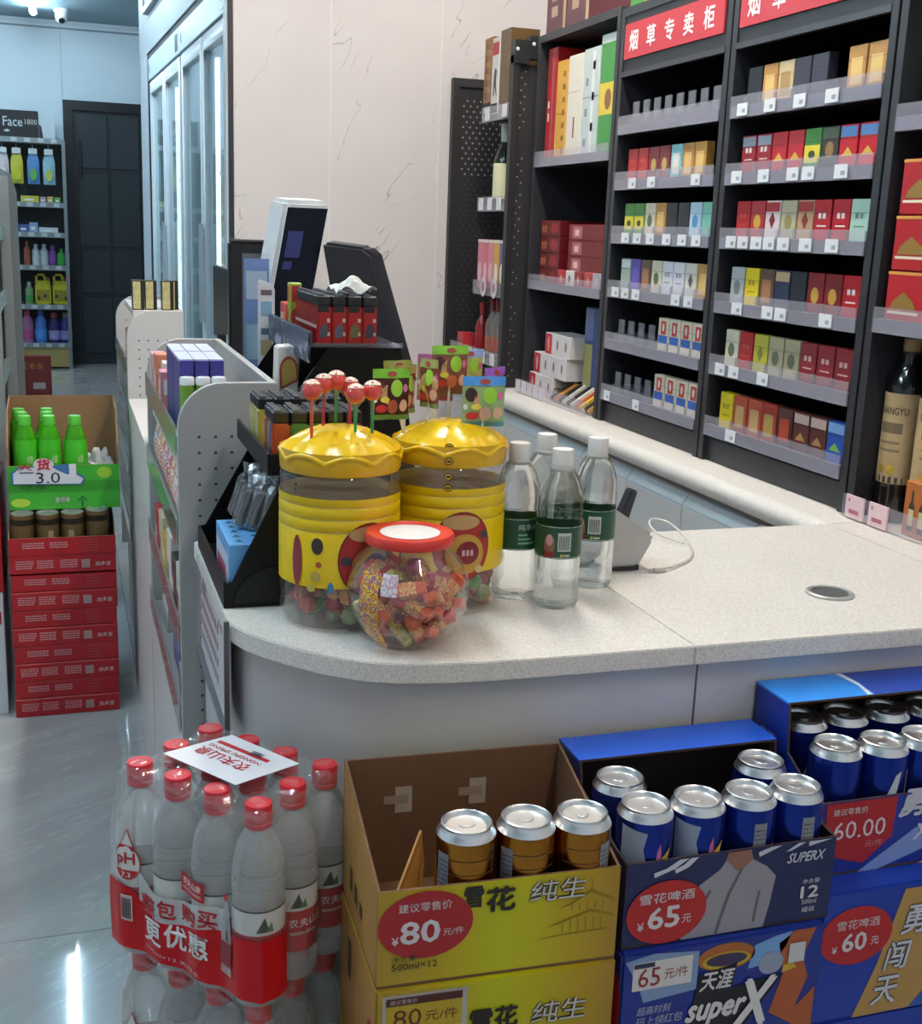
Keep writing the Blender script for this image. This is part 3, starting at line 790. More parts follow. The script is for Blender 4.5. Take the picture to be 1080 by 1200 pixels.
cface(t, 'printed_panel', mat('#5a6a94', 0.4), 0.198, rect(0.0, 0.2, 0.06, 0.095)); cface(t, 'printed_panel', mat('#a8a060', 0.4), 0.198, rect(0.0, 0.0, 0.06, 0.19))
for k in range(4): cface(t, 'printed_mark', mat('#4f72b4', 0.4), 0.198, rect(0.09, 0.03 + k * 0.05, 0.07, 0.02))
cols = ('#3a2a26', '#c9803a', '#1f1c1e', '#cfcabc', '#2a2426', '#d8d4c8', '#c8602c', '#d6b23c', '#4a3a34', '#b98a52')
for k in range(10):
    t = thing('gum_pack', '%s stick pack leaning in the fan behind the price rail, %s from left' % (('brown', 'orange', 'black', 'ivory', 'charcoal', 'white', 'rust', 'yellow', 'umber', 'tan')[k], ORD[k]), 'candy', (1.442, 3.455 - k * 0.032, zb + 0.004), 0, 'stick packs fanned out on the bottom deck')
    b_ = part('wrapper', MB().box(0, 0.085, -0.011, 0.011, 0, 0.013), mat(cols[k], 0.35), t, bevel=0.002, bseg=1)
    part('wrapper_end', MB().box(-0.003, 0.0, -0.009, 0.009, 0.001, 0.012), mat('#c7b79c', 0.3, 0.5), b_)
    t.rotation_euler = (0.0, -math.radians(38), math.radians(-22))
for k in range(3):
    t = thing('tin', ('small grey round tin', 'small gold round tin', 'small brown round tin')[k] + ' lying on edge between the white boxes and stick packs', 'tin', (1.45, 3.548 - k * 0.045, zb + 0.021 + 0.03 * (k == 1)), 0, 'round tins on the bottom deck')
    t.rotation_euler = (0, PI / 2, 0)
    part('tin_body', MB().lathe([(0.0001, 0), (0.019, 0), (0.02, 0.002), (0.02, 0.014), (0.0001, 0.014)], 18), mat(('#6c6a66', '#b49a62', '#5a4030')[k], 0.3, 0.6), t, smooth=True)
    part('tin_lid', MB().lathe([(0.0001, -0.0012), (0.014, -0.0012), (0.015, 0.0)], 18), mat('#a8a49a', 0.3, 0.6), t, smooth=True)
# boxes on top of the cabinets
g = 'cartons on top of the black cabinets'
for k, (yy, dy) in enumerate(((3.545, 0.155), (3.375, 0.165))):
    t = carton('wine_carton', 1.455, yy, 1.956, 0.24, dy, 0.14, '#5a2a33', 'maroon carton on the cabinet top, the one %s' % ('over the perforated rack side' if k == 0 else 'nearer the red sign'), g)
    cface(t, 'printed_mark', mat('#a88a72', 0.4), dy, rect(0.04, 0.05, 0.05, 0.03)); cface(t, 'printed_mark', mat('#a88a72', 0.4), dy, rect(0.04, 0.095, 0.05, 0.012)); cface(t, 'printed_band', mat('#a8926a', 0.4), dy, rect(dy - 0.022, 0.0, 0.02, 0.139))
t = carton('green_carton', 1.45, 2.93, 1.946, 0.2, 0.16, 0.12, '#3f8a34', 'green carton with yellow corner on top above the red sign', g)
cface(t, 'printed_panel', mat('#c9b83a', 0.4), 0.16, rect(0.085, 0.0, 0.07, 0.10))

# ---- right hand bay: gift boxes and wine
CB3, SH3 = cabinet(1.32, 1.925, 1.955, 'black cabinet bay with red gift boxes above dark wine bottles', [1.562, 1.205], base=False)
for k in range(3):
    zz = 1.222 + k * 0.098
    t = carton('gift_box', 1.438, 1.60 - k * 0.004, zz, 0.2, 0.285, 0.096, '#a8141c', 'large red gift box with gold temple print, %s of three' % ('bottom', 'middle', 'top')[k], 'large red gift boxes over the wine bottles')
    dy = 0.285
    cface(t, 'printed_roof', mat('#8a6a2c', 0.4), dy, [(0.012, 0.028), (0.085, 0.028), (0.078, 0.042), (0.062, 0.052), (0.048, 0.06), (0.035, 0.052), (0.02, 0.042)]); cface(t, 'printed_band', mat('#d9c9b0', 0.4), dy, rect(0.008, 0.02, 0.085, 0.005)); cface(t, 'printed_band', mat('#c9903a', 0.4), dy, rect(0.0, 0.09, dy, 0.005))
    if k == 0:
        for q in range(6):
            a = q * PI / 6
            u, v = math.cos(a), math.sin(a)
            cface(t, 'printed_petal', INKW, dy, [(0.13 + u * 0.024 - v * 0.003, 0.045 + v * 0.024 + u * 0.003), (0.13 - u * 0.024 - v * 0.003, 0.045 - v * 0.024 + u * 0.003), (0.13 - u * 0.024 + v * 0.003, 0.045 - v * 0.024 - u * 0.003), (0.13 + u * 0.024 + v * 0.003, 0.045 + v * 0.024 - u * 0.003)])
    if k == 1: lettering(t, '中', INKW, (-0.0006, 0.155, 0.03), (0, -1, 0), EZ, 0.035)
t = carton('mint_box', 1.448, 1.735, 1.579, 0.15, 0.10, 0.16, '#a5cfc2', 'mint green carton on the shelf above the red gift boxes', None)
cface(t, 'printed_panel', mat('#cfe3da', 0.4), 0.1, rect(0.01, 0.05, 0.08, 0.06)); cface(t, 'printed_mark', mat('#5f8f84', 0.4), 0.1, rect(0.02, 0.07, 0.05, 0.012), -0.0007)
rail = part('price_rail', MB().box(-0.012, -0.009, 0.03, 0.598, 0.002, 0.045), ACRYL, CB3)
for yy in (0.555, 0.485):
    q = part('price_tag', MB().box(-0.016, -0.0125, yy - 0.027, yy + 0.027, 0.003, 0.047), mat('#d8b8bc', 0.5), rail)
    patch(rail, 'price_tag_print', mat('#a8606c', 0.6), (-0.0163, yy + 0.02, 0.0), (0, -1, 0), EZ, rect(0.004, 0.012, 0.03, 0.008)); patch(rail, 'price_tag_print', mat('#a8606c', 0.6), (-0.0163, yy + 0.02, 0.0), (0, -1, 0), EZ, rect(0.0, 0.034, 0.006, 0.006))
def wine(x, y, lab, deg):
    t = thing('wine_bottle', lab, 'wine bottle', (x, y, 0.851), 0, 'dark wine bottles in the black cabinet bay')
    part('bottle', MB().lathe([(0.0001, 0.0), (0.034, 0.0), (0.0375, 0.006), (0.0375, 0.235), (0.034, 0.262), (0.022, 0.285), (0.0155, 0.30), (0.0145, 0.375), (0.016, 0.378), (0.016, 0.388), (0.0001, 0.388)], 28), mat('#15110f', 0.12, spec=0.7), t, smooth=True)
    part('foil_cap', MB().lathe([(0.0156, 0.315), (0.0156, 0.372), (0.0168, 0.376), (0.0168, 0.390), (0.0001, 0.3905)], 20), mat('#2a1c1a', 0.35), t, smooth=True)
    part('neck_label', MB().lathe([(0.0162, 0.322), (0.0162, 0.345)], 20), mat('#8a7048', 0.5), t, smooth=True)
    a0, a1 = math.radians(deg - 72), math.radians(deg + 100)
    lb = part('label', MB().lathe([(0.0381, 0.075), (0.0381, 0.245)], 20, a0=a0, a1=a1), mat('#a98e64', 0.6, var=0.18, scale=60), t, smooth=True)
    rr = 0.0385
    def wrap(ac, zb_, rad=rr):
        return lambda u, v: (rad * math.cos(ac + u / rad), rad * math.sin(ac + u / rad), zb_ + v)
    ac = math.radians(deg)
    lettering(lb, 'CHANGYU', mat('#2c211a', 0.6), (0, 0, 0), EX, EZ, 0.014, 0.066, mapf=wrap(ac - 0.033 / rr, 0.205))
    def blob(col, ua, ub, v0, v1):
        part('label_print', MB().grid(lambda i, j: wrap(ac, 0.0, rr - 0.0001)(ua + (ub - ua) * i, v0 + (v1 - v0) * j), 6, 1), mat(col, 0.6), lb)
    blob('#6a5a40', -0.025, 0.025, 0.17, 0.19); blob('#7a684a', -0.022, 0.022, 0.15, 0.155); blob('#7a684a', -0.024, 0.024, 0.135, 0.14); blob('#3a2e20', -0.035, 0.035, 0.076, 0.088)
    mb = MB()
    for q in (-0.012, 0.010):
        mb.face([wrap(ac, 0.102, rr + 0.0003)(q + 0.009 * math.cos(k * PI / 8), 0.009 * math.sin(k * PI / 8)) for k in range(16)])
    part('medal_print', mb, mat('#c2a03a', 0.3, 0.6), lb)
    return t
wine(1.497, 1.868, 'dark wine bottle with cream label beside the cabinet post', 194)
wine(1.505, 1.782, 'dark wine bottle with cream label at the frame edge, second from the post', 224)
t = carton('wine_gift_box', 1.437, 1.69, 0.8515, 0.05, 0.075, 0.10, '#a8602c', 'orange box printed with two small bottles in front of the wine', None)
for q in (0.022, 0.05):
    cface(t, 'printed_bottle', mat('#3a2a1c', 0.5), 0.075, [(q - 0.008, 0.01), (q + 0.008, 0.01), (q + 0.008, 0.055), (q + 0.003, 0.065), (q + 0.003, 0.085), (q - 0.003, 0.085), (q - 0.003, 0.065), (q - 0.008, 0.055)]); cface(t, 'printed_label', mat('#c9b98a', 0.5), 0.075, rect(q - 0.007, 0.02, 0.014, 0.03), -0.0007)
# ================================================================== PERFORATED BLACK RACK BEYOND THE CABINETS
def dots(spots, r, n=6):
    mb = MB()
    for (p, U, V) in spots:
        p, U, V = Vector(p), Vector(U), Vector(V)
        mb.face([p + U * (r * math.cos(2 * PI * k / n)) + V * (r * math.sin(2 * PI * k / n)) for k in range(n)])
    return mb
g = thing('perforated_rack', 'black perforated steel rack of spirits in the corner by the marble wall', 'rack', (1.375, 3.74, 0.851))
pk = mat('#1f1e20', 0.5)
far = part('end_panel', MB().box(0.018, 0.40, 0.655, 0.665, 0, 1.045).box(0, 0.024, 0.645, 0.675, 0, 1.05).box(0.024, 0.40, 0.645, 0.675, 1.02, 1.05), mat('#232224', 0.5), g)
sp = []
for i in range(13):
    for j in range(52):
        sp.append(((0.045 + i * 0.026 + (j % 2) * 0.013, 0.6545, 0.03 + j * 0.0185), EX, EZ))
q = part('hole_discs', dots([s_ for s_ in sp if s_[0][2] > 0.70], 0.0042), mat('#8d8886', 0.8), far); q['kind'] = 'stuff'  # flat discs, pale: light of the wall behind put into the hole colour
q = part('hole_discs', dots([s_ for s_ in sp if s_[0][2] <= 0.70], 0.0042), mat('#454144', 0.8), far); q['kind'] = 'stuff'  # lower discs painted darker, where no bright wall shines through
near = part('end_panel', MB().box(0.022, 0.40, 0.035, 0.043, 0, 1.03), mat('#2c2a2c', 0.5), g)
q = part('hole_discs', dots([((0.034 + (k % 2) * 0.013, 0.0345, 0.04 + k * 0.019), EX, EZ) for k in range(52) if random.random() < 0.7], 0.0032), mat('#8f8a86', 0.8), near); q['kind'] = 'stuff'
part('upright', MB().box(0, 0.022, 0.02, 0.05, 0, 1.055), pk, g)
br = part('top_bracket', MB().box(0.0, 0.05, 0.012, 0.052, 1.03, 1.10).box(0.05, 0.10, 0.012, 0.052, 1.045, 1.115), mat('#1c1f20', 0.45), g)
for x, z in ((0.008, 1.072), (0.062, 1.09)):
    part('bolt_cap', MB().lathe([(0.0001, 0.0025), (0.005, 0.002), (0.0062, 0)], 14, (0, 0, 0)), mat('#d0d0ce', 0.4), br, smooth=True, loc=(x, 0.011, z)).rotation_euler = (PI / 2, 0, 0)
part('back_panel', MB().box(0.39, 0.40, 0.05, 0.65, 0, 1.03), pk, g)
for z, ys, y1 in ((1.735, (0.10, 0.27), 0.335), (1.442, (0.12, 0.21, 0.30), 0.345), (1.16, (), 0.36), (0.925, (0.36, 0.29, 0.22, 0.12), 0.60)):
    zz = z - 0.851
    sh = part('shelf', MB().box(0.02, 0.39, 0.05, y1 if z > 1 else 0.64, zz - 0.004, zz + 0.008), pk, g)
    part('front_lip', MB().box(0.006, 0.010, 0.05, y1, zz - 0.014, zz + 0.034), ACRYL, sh)
    part('tag_channel', MB().box(0.0105, 0.019, 0.05, y1, zz - 0.014, zz + 0.008), CHAN, sh)
    for y in ys: part('price_tag', MB().box(0.003, 0.0055, y - 0.02, y + 0.02, zz - 0.01, zz + 0.03), TAGM, sh)
zb = 1.744
gp = 'goods on the perforated rack'
t = carton('whisky_box', 1.40, 4.035, zb, 0.09, 0.085, 0.255, '#8a5a2e', 'brown patterned whisky box on the top rack shelf', gp)
for k in range(9): cface(t, 'printed_mark', mat('#b07a3e' if k % 2 else '#6a4422', 0.5), 0.085, [(0.01 + (k % 2) * 0.035, 0.06 + k * 0.02), (0.04 + (k % 2) * 0.035, 0.055 + k * 0.02), (0.035 + (k % 2) * 0.03, 0.075 + k * 0.02), (0.02, 0.08 + k * 0.02)])
cface(t, 'printed_band', INKB, 0.085, rect(0, 0, 0.085, 0.045)); cface(t, 'printed_mark', mat('#b9b4ae', 0.5), 0.085, rect(0.01, 0.012, 0.065, 0.02), -0.0007)
t = carton('whisky_box', 1.396, 3.958, zb, 0.09, 0.07, 0.245, '#cfcac4', 'white whisky box with a red top label beside the brown one', gp)
cface(t, 'printed_band', mat('#b8323c', 0.5), 0.07, rect(0.004, 0.19, 0.062, 0.04)); cface(t, 'printed_band', INKB, 0.07, rect(0.004, 0.006, 0.062, 0.03))
cface(t, 'printed_figure', mat('#3a3634', 0.5), 0.07, [(0.02, 0.06), (0.03, 0.06), (0.034, 0.09), (0.05, 0.06), (0.056, 0.062), (0.045, 0.10), (0.05, 0.14), (0.03, 0.15), (0.022, 0.12)])
carton('whisky_box', 1.398, 3.86, zb, 0.1, 0.095, 0.26, '#5e4424', 'dark golden box partly behind the rack upright', gp)
def flask(x, y, z, lab, body, cap, label, s=1.0, tall=0.27, grp=gp, lab_z=(0.05, 0.13)):
    t = thing('spirit_bottle', lab, 'bottle', (x, y, z), 0, grp)
    r = 0.034 * s
    part('bottle', MB().lathe([(0.0001, 0), (r * 0.94, 0), (r, 0.005), (r, tall * 0.55), (r * 0.8, tall * 0.64), (r * 0.4, tall * 0.74), (r * 0.36, tall * 0.8), (0.0001, tall * 0.8)], 20), body, t, smooth=True)
    part('cap', MB().lathe([(r * 0.42, tall * 0.78), (r * 0.45, tall), (0.0001, tall)], 16), cap, t, smooth=True)
    if label: part('label', MB().lathe([(r + 0.0006, lab_z[0]), (r + 0.0006, lab_z[1])], 16, a0=math.radians(150), a1=math.radians(330)), label, t, smooth=True)
    return t
flask(1.44, 3.98, 1.451, 'dark green bottle with white cap and pointed cream label on the rack', mat('#182018', 0.15), mat('#b9b9b4', 0.4), mat('#c9c6a0', 0.6), 1.15, 0.265, lab_z=(0.02, 0.135))
flask(1.435, 3.87, 1.451, 'clear slim bottle with red and white label next to the upright', mat('#b9b4ac', 0.15), mat('#d3cfc8', 0.4), mat('#c23a2c', 0.5), 0.8, 0.20, lab_z=(0.03, 0.09))
zb = 1.169
for k, (hc, ds) in enumerate((('#c9707c', 'pale pink'), ('#c4626f', 'rose pink'), ('#cf7a86', 'soft pink'), ('#c9962c', 'yellow'), ('#5c4292', 'purple'))):
    t = carton('snack_box', 1.39, 4.085 - k * 0.056 - 0.055, zb, 0.07, 0.053, 0.165, hc, '%s slim box standing on the third rack shelf' % ds, 'slim coloured boxes on the perforated rack')
    cface(t, 'printed_band', mat('#d8d0cc', 0.5), 0.053, rect(0, 0.155, 0.053, 0.009)); cface(t, 'printed_panel', mat('#d9b4b8' if k < 3 else '#e0d8c0', 0.5), 0.053, oval(0.027, 0.055, 0.018, 0.034, 14))
for k in range(2):
    t = thing('hang_tag', 'round white hang tag under the %s box' % ('rose pink' if k == 0 else 'purple'), 'tag', (1.3865 - 0.012, 3.965 - k * 0.11, 1.146), 0, 'round tags on the rack shelf')
    part('disc', MB().prism([(0, 0.026 * math.cos(i * PI / 8), 0.03 + 0.034 * math.sin(i * PI / 8)) for i in range(16)], (-0.002, 0, 0)), mat('#cfc3c8', 0.5), t)
    part('disc_print', dots([((-0.0023, 0, 0.03), EY, EZ)], 0.018, 14), mat('#a8788a', 0.5), t)
PALE = clear('pale_spirit', (0.85, 0.78, 0.72), 0.35, 0.08, face=(0.6, 0.5, 0.44), fres=1.35)
for k in range(4):
    flask(1.435, 4.02 - k * 0.058, 0.934, 'clear spirit bottle on the lowest rack shelf, %s from left' % ORD[k], PALE, mat('#7c1d20' if k < 2 else '#b59a3a', 0.4), mat('#a85a48', 0.6), 0.78, 0.20, 'small clear bottles on the lowest rack shelf', (0.02, 0.07))
flask(1.42, 4.09, 0.934, 'small red bottle first on the lowest rack shelf', mat('#8a1a20', 0.25), mat('#a8242a', 0.4), None, 0.7, 0.18, 'small clear bottles on the lowest rack shelf')
carton('tea_box', 1.392, 4.22, 0.934, 0.05, 0.07, 0.06, '#b8323a', 'small red box at the far end of the lowest rack shelf', gp)

# ================================================================== GREY PEG-BOARD GONDOLAS ALONG THE AISLE
PEG = mat('#a5a3a1', 0.45, var=0.03)
PEGW = mat('#b9b6b3', 0.45, var=0.03)
STRIP = clear('shelf_strip', (0.88, 0.9, 0.88), 0.18, 0.12, face=(0.62, 0.66, 0.62), fres=1.3)
def end_panel(t, y, w, H, r, m, holes, th=0.012):
    pts = [(0, y, 0.0), (w, y, 0.0), (w, y, H)] + [(r - r * math.sin(a), y, H - r + r * math.cos(a)) for a in [k * PI / 20 for k in range(11)]]
    p = part('end_panel', MB().prism(pts, (0, th, 0)), m, t, bevel=0.0012, bseg=1)
    if holes:
        lo = dots([((x, y - 0.0006, z), EX, EZ) for x, z in holes], 0.0026, 8)
        q = part('peg_holes', lo, mat('#3d3c3f', 0.8), p); q['kind'] = 'stuff'
    return p
def gondola(lab, y0, y1, z0, H, strips, m, base_z):
    t = thing('pegboard_gondola', lab, 'shelf unit', (0.165, y0, z0), 0, 'grey peg-board shelf units along the counter')
    L = y1 - y0; w = 0.159
    hs = [(0.034 + i * 0.0262, 1.105 - z0 - 0.085 - j * 0.0262) for i in range(5) for j in range(30) if 1.105 - z0 - 0.085 - j * 0.0262 > 0.05]
    end_panel(t, 0.0, w, H, 0.075, m, hs)
    end_panel(t, L - 0.012, w, H, 0.075, m, [(x, z) for x, z in hs])
    part('back_panel', MB().box(w - 0.012, w, 0.012, L - 0.012, 0, H), m, t)
    if base_z > 0:
        part('base_box', MB().box(0.0, w - 0.013, 0.0125, L - 0.0125, 0, base_z), mat('#c6bdb9', 0.4, var=0.03), t)
    for k, (z, hc) in enumerate(strips):
        sh = part('shelf', MB().box(0.008, w - 0.013, 0.0125, L - 0.0125, z - 0.01, z), m, t)
        part('front_strip', MB().box(-0.004, -0.001, 0.013, L - 0.013, z - 0.012, z + 0.036), STRIP, sh)
        part('strip_card', MB().box(-0.0008, 0.004, 0.02, L - 0.04, z - 0.009, z + 0.018), mat(hc, 0.6), sh)
    return t
gondola('grey peg-board shelf unit with rounded end panel next to the lighter rack', 1.945, 2.70, 0.0, 1.108, [(1.0, '#6f9a72'), (0.845, '#5f9a66'), (0.675, '#a06478'), (0.516, '#8f6a7c')], PEG, 0.505)
gondola('paler peg-board shelf unit further down the aisle topped by gold boxes', 3.56, 4.30, 0.235, 1.105 - 0.235, [(0.70, '#8a8a88'), (0.56, '#9a7a7a'), (0.40, '#8a8a88'), (0.20, '#6a8a6a')], PEGW, 0.0)
part('base_box', MB().box(0.02, 0.157, 0.0, 0.74, -0.235, -0.002), mat('#c6bdb9', 0.4, var=0.03), [o_ for o_ in bpy.data.objects if o_.name.startswith('pegboard_gondola') and o_.location.y > 3][0])
t = thing('low_display_unit', 'low white display unit between the two peg-board shelf units', 'shelf unit', (0.165, 2.715, 0.0))
part('base_box', MB().box(0.0, 0.155, 0, 0.83, 0, 0.855), mat('#d2cac6', 0.4, var=0.03), t)
part('back_panel', MB().box(0.142, 0.155, 0, 0.83, 0.855, 0.93), PEGW, t)

# goods on the near gondola: thin tall chewing-gum tubes in open dark blue tray boxes
def prod(name, x, y, z, dx, dy, dz, hc, lab, grp, marks=()):
    t = thing(name, lab, 'box', (x, y, z), 0, grp)
    part('carton_body', MB().box(0, dx, 0, dy, 0, dz), mat(hc, 0.35, var=0.1, scale=90), t, bevel=0.0015, bseg=1)
    for (nm, c_, pts) in marks:
        patch(t, nm, mat(c_, 0.45), (-0.0004, dy, 0), (0, -1, 0), EZ, pts)
        patch(t, nm, mat(c_, 0.45), (0, -0.0004, 0), EX, EZ, [(a * dx / max(dy, 1e-4), b) for a, b in pts])
    return t
GR = 'chewing gum tray boxes on the grey gondola'
for k, (xx, yy) in enumerate(((0.180, 2.06), (0.205, 2.06), (0.230, 2.06), (0.180, 2.20), (0.206, 2.20), (0.232, 2.20))):
    nrow = k >= 3
    t = thing('gum_tray', 'dark blue gum tray with pale lid, %s of the %s row on the grey gondola' % (ORD[k % 3], 'far' if nrow else 'near'), 'box', (xx, yy, 1.0005), 0, GR)
    part('tray_body', MB().box(0, 0.0235, 0, 0.13, 0, 0.128), mat('#3a3a78', 0.4, var=0.2, scale=60), t, bevel=0.001, bseg=1)
    part('tray_lid', MB().box(0, 0.0235, 0.0, 0.13, 0.1282, 0.132), mat('#b9bcd0', 0.4), t)
    if not nrow:
        part('lid_front', MB().box(0.0005, 0.023, -0.006, 0.0, 0.104, 0.130), mat('#3a3486', 0.4), t)
for k in range(3):
    t = thing('gum_bottle', 'tall green gum tube with white cap, %s in front of the blue trays' % ORD[k], 'bottle', (0.190 + 0.0262 * k, 2.04, 1.0005), 0, 'green gum tubes on the grey gondola')
    part('tube', MB().lathe([(0.0001, 0), (0.0115, 0), (0.0122, 0.003), (0.0122, 0.094), (0.0001, 0.094)], 16), mat(('#6f9a3a', '#7aa038', '#5d7a34')[k], 0.3, var=0.25, scale=50), t, smooth=True)
    part('cap', MB().lathe([(0.0125, 0.092), (0.0125, 0.102), (0.011, 0.105), (0.0001, 0.105)], 16), mat('#d8d8da', 0.4), t, smooth=True)
    part('label', MB().lathe([(0.0125, 0.012), (0.0125, 0.03)], 16), mat('#c9d0b0', 0.5), t, smooth=True)
GR = 'small goods on the upper gondola shelf'
for k in range(5):
    prod('candy_pouch', 0.170 + 0.01 * (k % 2), 2.36 + 0.06 * k, 1.0005, 0.03, 0.05, 0.075 + 0.01 * (k % 3), ('#c9848c', '#d8d0cc', '#c97a58', '#a8b06a', '#d3a0a8')[k], '%s pouch behind the blue trays on the upper shelf' % ('rose', 'white', 'orange', 'lime', 'pale pink')[k], GR, [('printed_mark', '#e8e0dc', rect(0.01, 0.03, 0.03, 0.03))])
GR = 'bagged sweets on the second gondola shelf'
for k in range(8):
    t = thing('sweet_bag', 'clear bag of %s sweets on the second shelf' % ('pink', 'white', 'peach', 'red', 'lilac', 'coral', 'yellow', 'blue')[k], 'bag', (0.155, 1.962 + 0.078 * k, 0.8455), 0, GR)
    hc = ('#c98a90', '#d8d4d4', '#d0a080', '#b8424c', '#a898b8', '#c8705c', '#cdb060', '#7ca0c0')[k]
    part('bag', MB().grid(lambda u, v: (0.012 + 0.014 * math.sin(PI * v) * math.cos((u - 0.5) * PI) * -1 + 0.014, 0.002 + 0.07 * u, 0.118 * v), 6, 6).grid(lambda u, v: (0.036 + 0.004 * math.sin(PI * v), 0.002 + 0.07 * u, 0.118 * v), 6, 6), mottle(hc, '#e4dcd8', hc, '#c86a6a', '#e8d8a8', scale=70.0), t, smooth=True)
    part('header_card', MB().box(0.014, 0.034, 0.002, 0.072, 0.116, 0.134), mat('#c4c0c6', 0.3), t)
GR = 'goods on the third gondola shelf'
for k in range(6):
    prod('snack_pack', 0.1675, 1.965 + 0.1 * k, 0.6755, 0.05, 0.085, (0.11, 0.10, 0.12, 0.09, 0.11, 0.10)[k], ('#c9c2b4', '#3a2e2c', '#d8d2c8', '#c9a23c', '#d0c0a0', '#b8323a')[k], '%s pack on the third shelf of the grey gondola' % ('cream', 'dark brown', 'ivory', 'mustard', 'sand', 'red')[k], GR, [('printed_mark', ('#6a3a34', '#d8b0a0', '#7a7a78', '#e8d8a0', '#8a5a3a', '#e0d0c8')[k], rect(0.008, 0.03, 0.035, 0.03))])
prod('clear_tub', 0.176, 2.03, 0.5165, 0.09, 0.10, 0.055, '#8f8c92', 'grey plastic tub low on the grey gondola near its end panel', None)
prod('purple_pack', 0.182, 2.20, 0.5165, 0.08, 0.12, 0.085, '#7a6a98', 'clear purple-filled tub low on the grey gondola', None)
prod('sponge_pack', 0.18, 2.45, 0.5165, 0.08, 0.12, 0.05, '#b8b4b0', 'flat pale pack lying on the lowest gondola shelf', None)
prod('tissue_pack', 0.185, 2.76, 0.8555, 0.09, 0.11, 0.10, '#bcc8d8', 'blue and white tissue pack on the low white unit', None, [('printed_band', '#5a86c0', rect(0.0, 0.02, 0.11, 0.03)), ('printed_mark', '#e8e8ec', rect(0.02, 0.06, 0.06, 0.02))])
# far gondola goods
for k in range(4):
    x, y = 0.185 + (0.0, 0.036, 0.082, 0.098)[k], 3.585 + (0.0, 0.01, 0.0, 0.03)[k]
    t = thing('gold_box', 'shiny gold and black slim box on the pale gondola top, %s from left' % ORD[k], 'box', (x, y, 1.1055), 0, 'gold slim boxes on the far gondola')
    part('carton_body', MB().box(0, 0.033, 0, 0.05, 0, 0.083), mat('#2a2622', 0.3), t, bevel=0.001, bseg=1)
    part('foil_face', MB().box(0.002, 0.023, -0.001, 0.0, 0.003, 0.08), mat('#e2d193', 0.3, 0.5, var=0.4, scale=120), t)
part('top_tray', MB().box(0.02, 0.147, 0.012, 0.5, 0.852, 0.870), mat('#cfc9c6', 0.5), [o_ for o_ in bpy.data.objects if o_.name.startswith('pegboard_gondola') and o_.location.y > 3][0])
GR = 'goods at the edge of the far gondola'
for k in range(7):
    z = (0.937, 0.937, 0.797, 0.797, 0.637, 0.437, 0.437)[k]; y = (3.60, 3.72, 3.60, 3.70, 3.62, 3.60, 3.70)[k]
    prod('snack_pack', 0.174, y, z, 0.06, 0.09, (0.11, 0.10, 0.115, 0.105, 0.12, 0.16, 0.15)[k], ('#3a2c28', '#a83a2c', '#a8242c', '#b9963a', '#b8343c', '#9a5aa8', '#b870b0')[k], '%s pack at the edge of the pale gondola' % ('dark', 'rust', 'crimson', 'golden', 'scarlet', 'violet', 'orchid')[k], GR, [('printed_mark', '#d8ccc0', rect(0.02, 0.04, 0.05, 0.03))])

# ================================================================== STEPPED LIGHTER RACKS ON THE WORKTOP
BK = mat('#070708', 0.5, var=0.1, spec=0.25)
BK2 = mat('#0f0f11', 0.45, var=0.1, spec=0.3)
t = thing('lighter_rack', 'black stepped counter rack with lighters beside the yellow jar', 'rack', (0.19, 1.565, 0.851))
prof = [(0.0, 0.0), (0.22, 0.0), (0.22, 0.17), (0.10, 0.18), (0.09, 0.175), (0.012, 0.036), (0.0, 0.034)]
part('side_panel', MB().prism([(x, 0.0, z) for x, z in [(0.0, 0.0), (0.082, 0.0), (0.082, 0.17), (0.078, 0.172), (0.012, 0.036), (0.0, 0.034)]], (0, 0.005, 0)), BK, t)
part('side_panel', MB().prism([(x, 0.325, z) for x, z in prof], (0, 0.005, 0)), BK, t)
part('bottom_tray', MB().box(0.0, 0.082, 0.005, 0.045, 0.0, 0.006).box(0.0, 0.22, 0.045, 0.325, 0.0, 0.006).box(0.0, 0.004, 0.005, 0.325, 0.006, 0.036), BK2, t)
part('slope_back', MB().prism([(0.06, 0.005, 0.02), (0.066, 0.005, 0.02), (0.10, 0.005, 0.17), (0.094, 0.005, 0.17)], (0, 0.32, 0)), BK, t)
part('upper_tray', MB().box(0.064, 0.22, 0.03, 0.335, 0.176, 0.182).box(0.064, 0.068, 0.03, 0.335, 0.182, 0.205).box(0.068, 0.22, 0.026, 0.030, 0.176, 0.205), BK2, t)
part('curved_gusset', MB().prism([(0.012, -0.0025, 0.006)] + [(0.014 + 0.06 * (1 - math.cos(a)), -0.0025, 0.006 + 0.05 * math.sin(a)) for a in [k * PI / 16 for k in range(9)]] + [(0.08, -0.0025, 0.056), (0.08, -0.0025, 0.006)], (0, 0.0025, 0)), BK2, t)
t2 = thing('lighter_rack', 'black stepped counter rack carrying red lighters in a clear tray', 'rack', (0.305, 1.925, 0.851))
pr2 = [(0.03, 0.0), (0.262, 0.0), (0.262, 0.05), (0.222, 0.316), (0.10, 0.316), (0.03, 0.215)]
for y in (0.0, 0.40): part('side_panel', MB().prism([(x, y, z) for x, z in pr2], (0, 0.005, 0)), BK, t2)
part('back_panel', MB().box(0.205, 0.21, 0.005, 0.40, 0.0, 0.315), BK, t2)
part('step_tray', MB().box(0.03, 0.205, 0.005, 0.40, 0.18, 0.186), BK2, t2)
TRAY = clear('clear_tray', (0.85, 0.88, 0.92), 0.10, 0.08, face=(0.5, 0.55, 0.62), fres=1.4)
part('clear_tray', MB().box(0.07, 0.225, -0.005, 0.40, 0.317, 0.320).box(0.07, 0.073, -0.005, 0.40, 0.320, 0.342).box(0.073, 0.225, -0.005, -0.002, 0.320, 0.324), TRAY, t2)
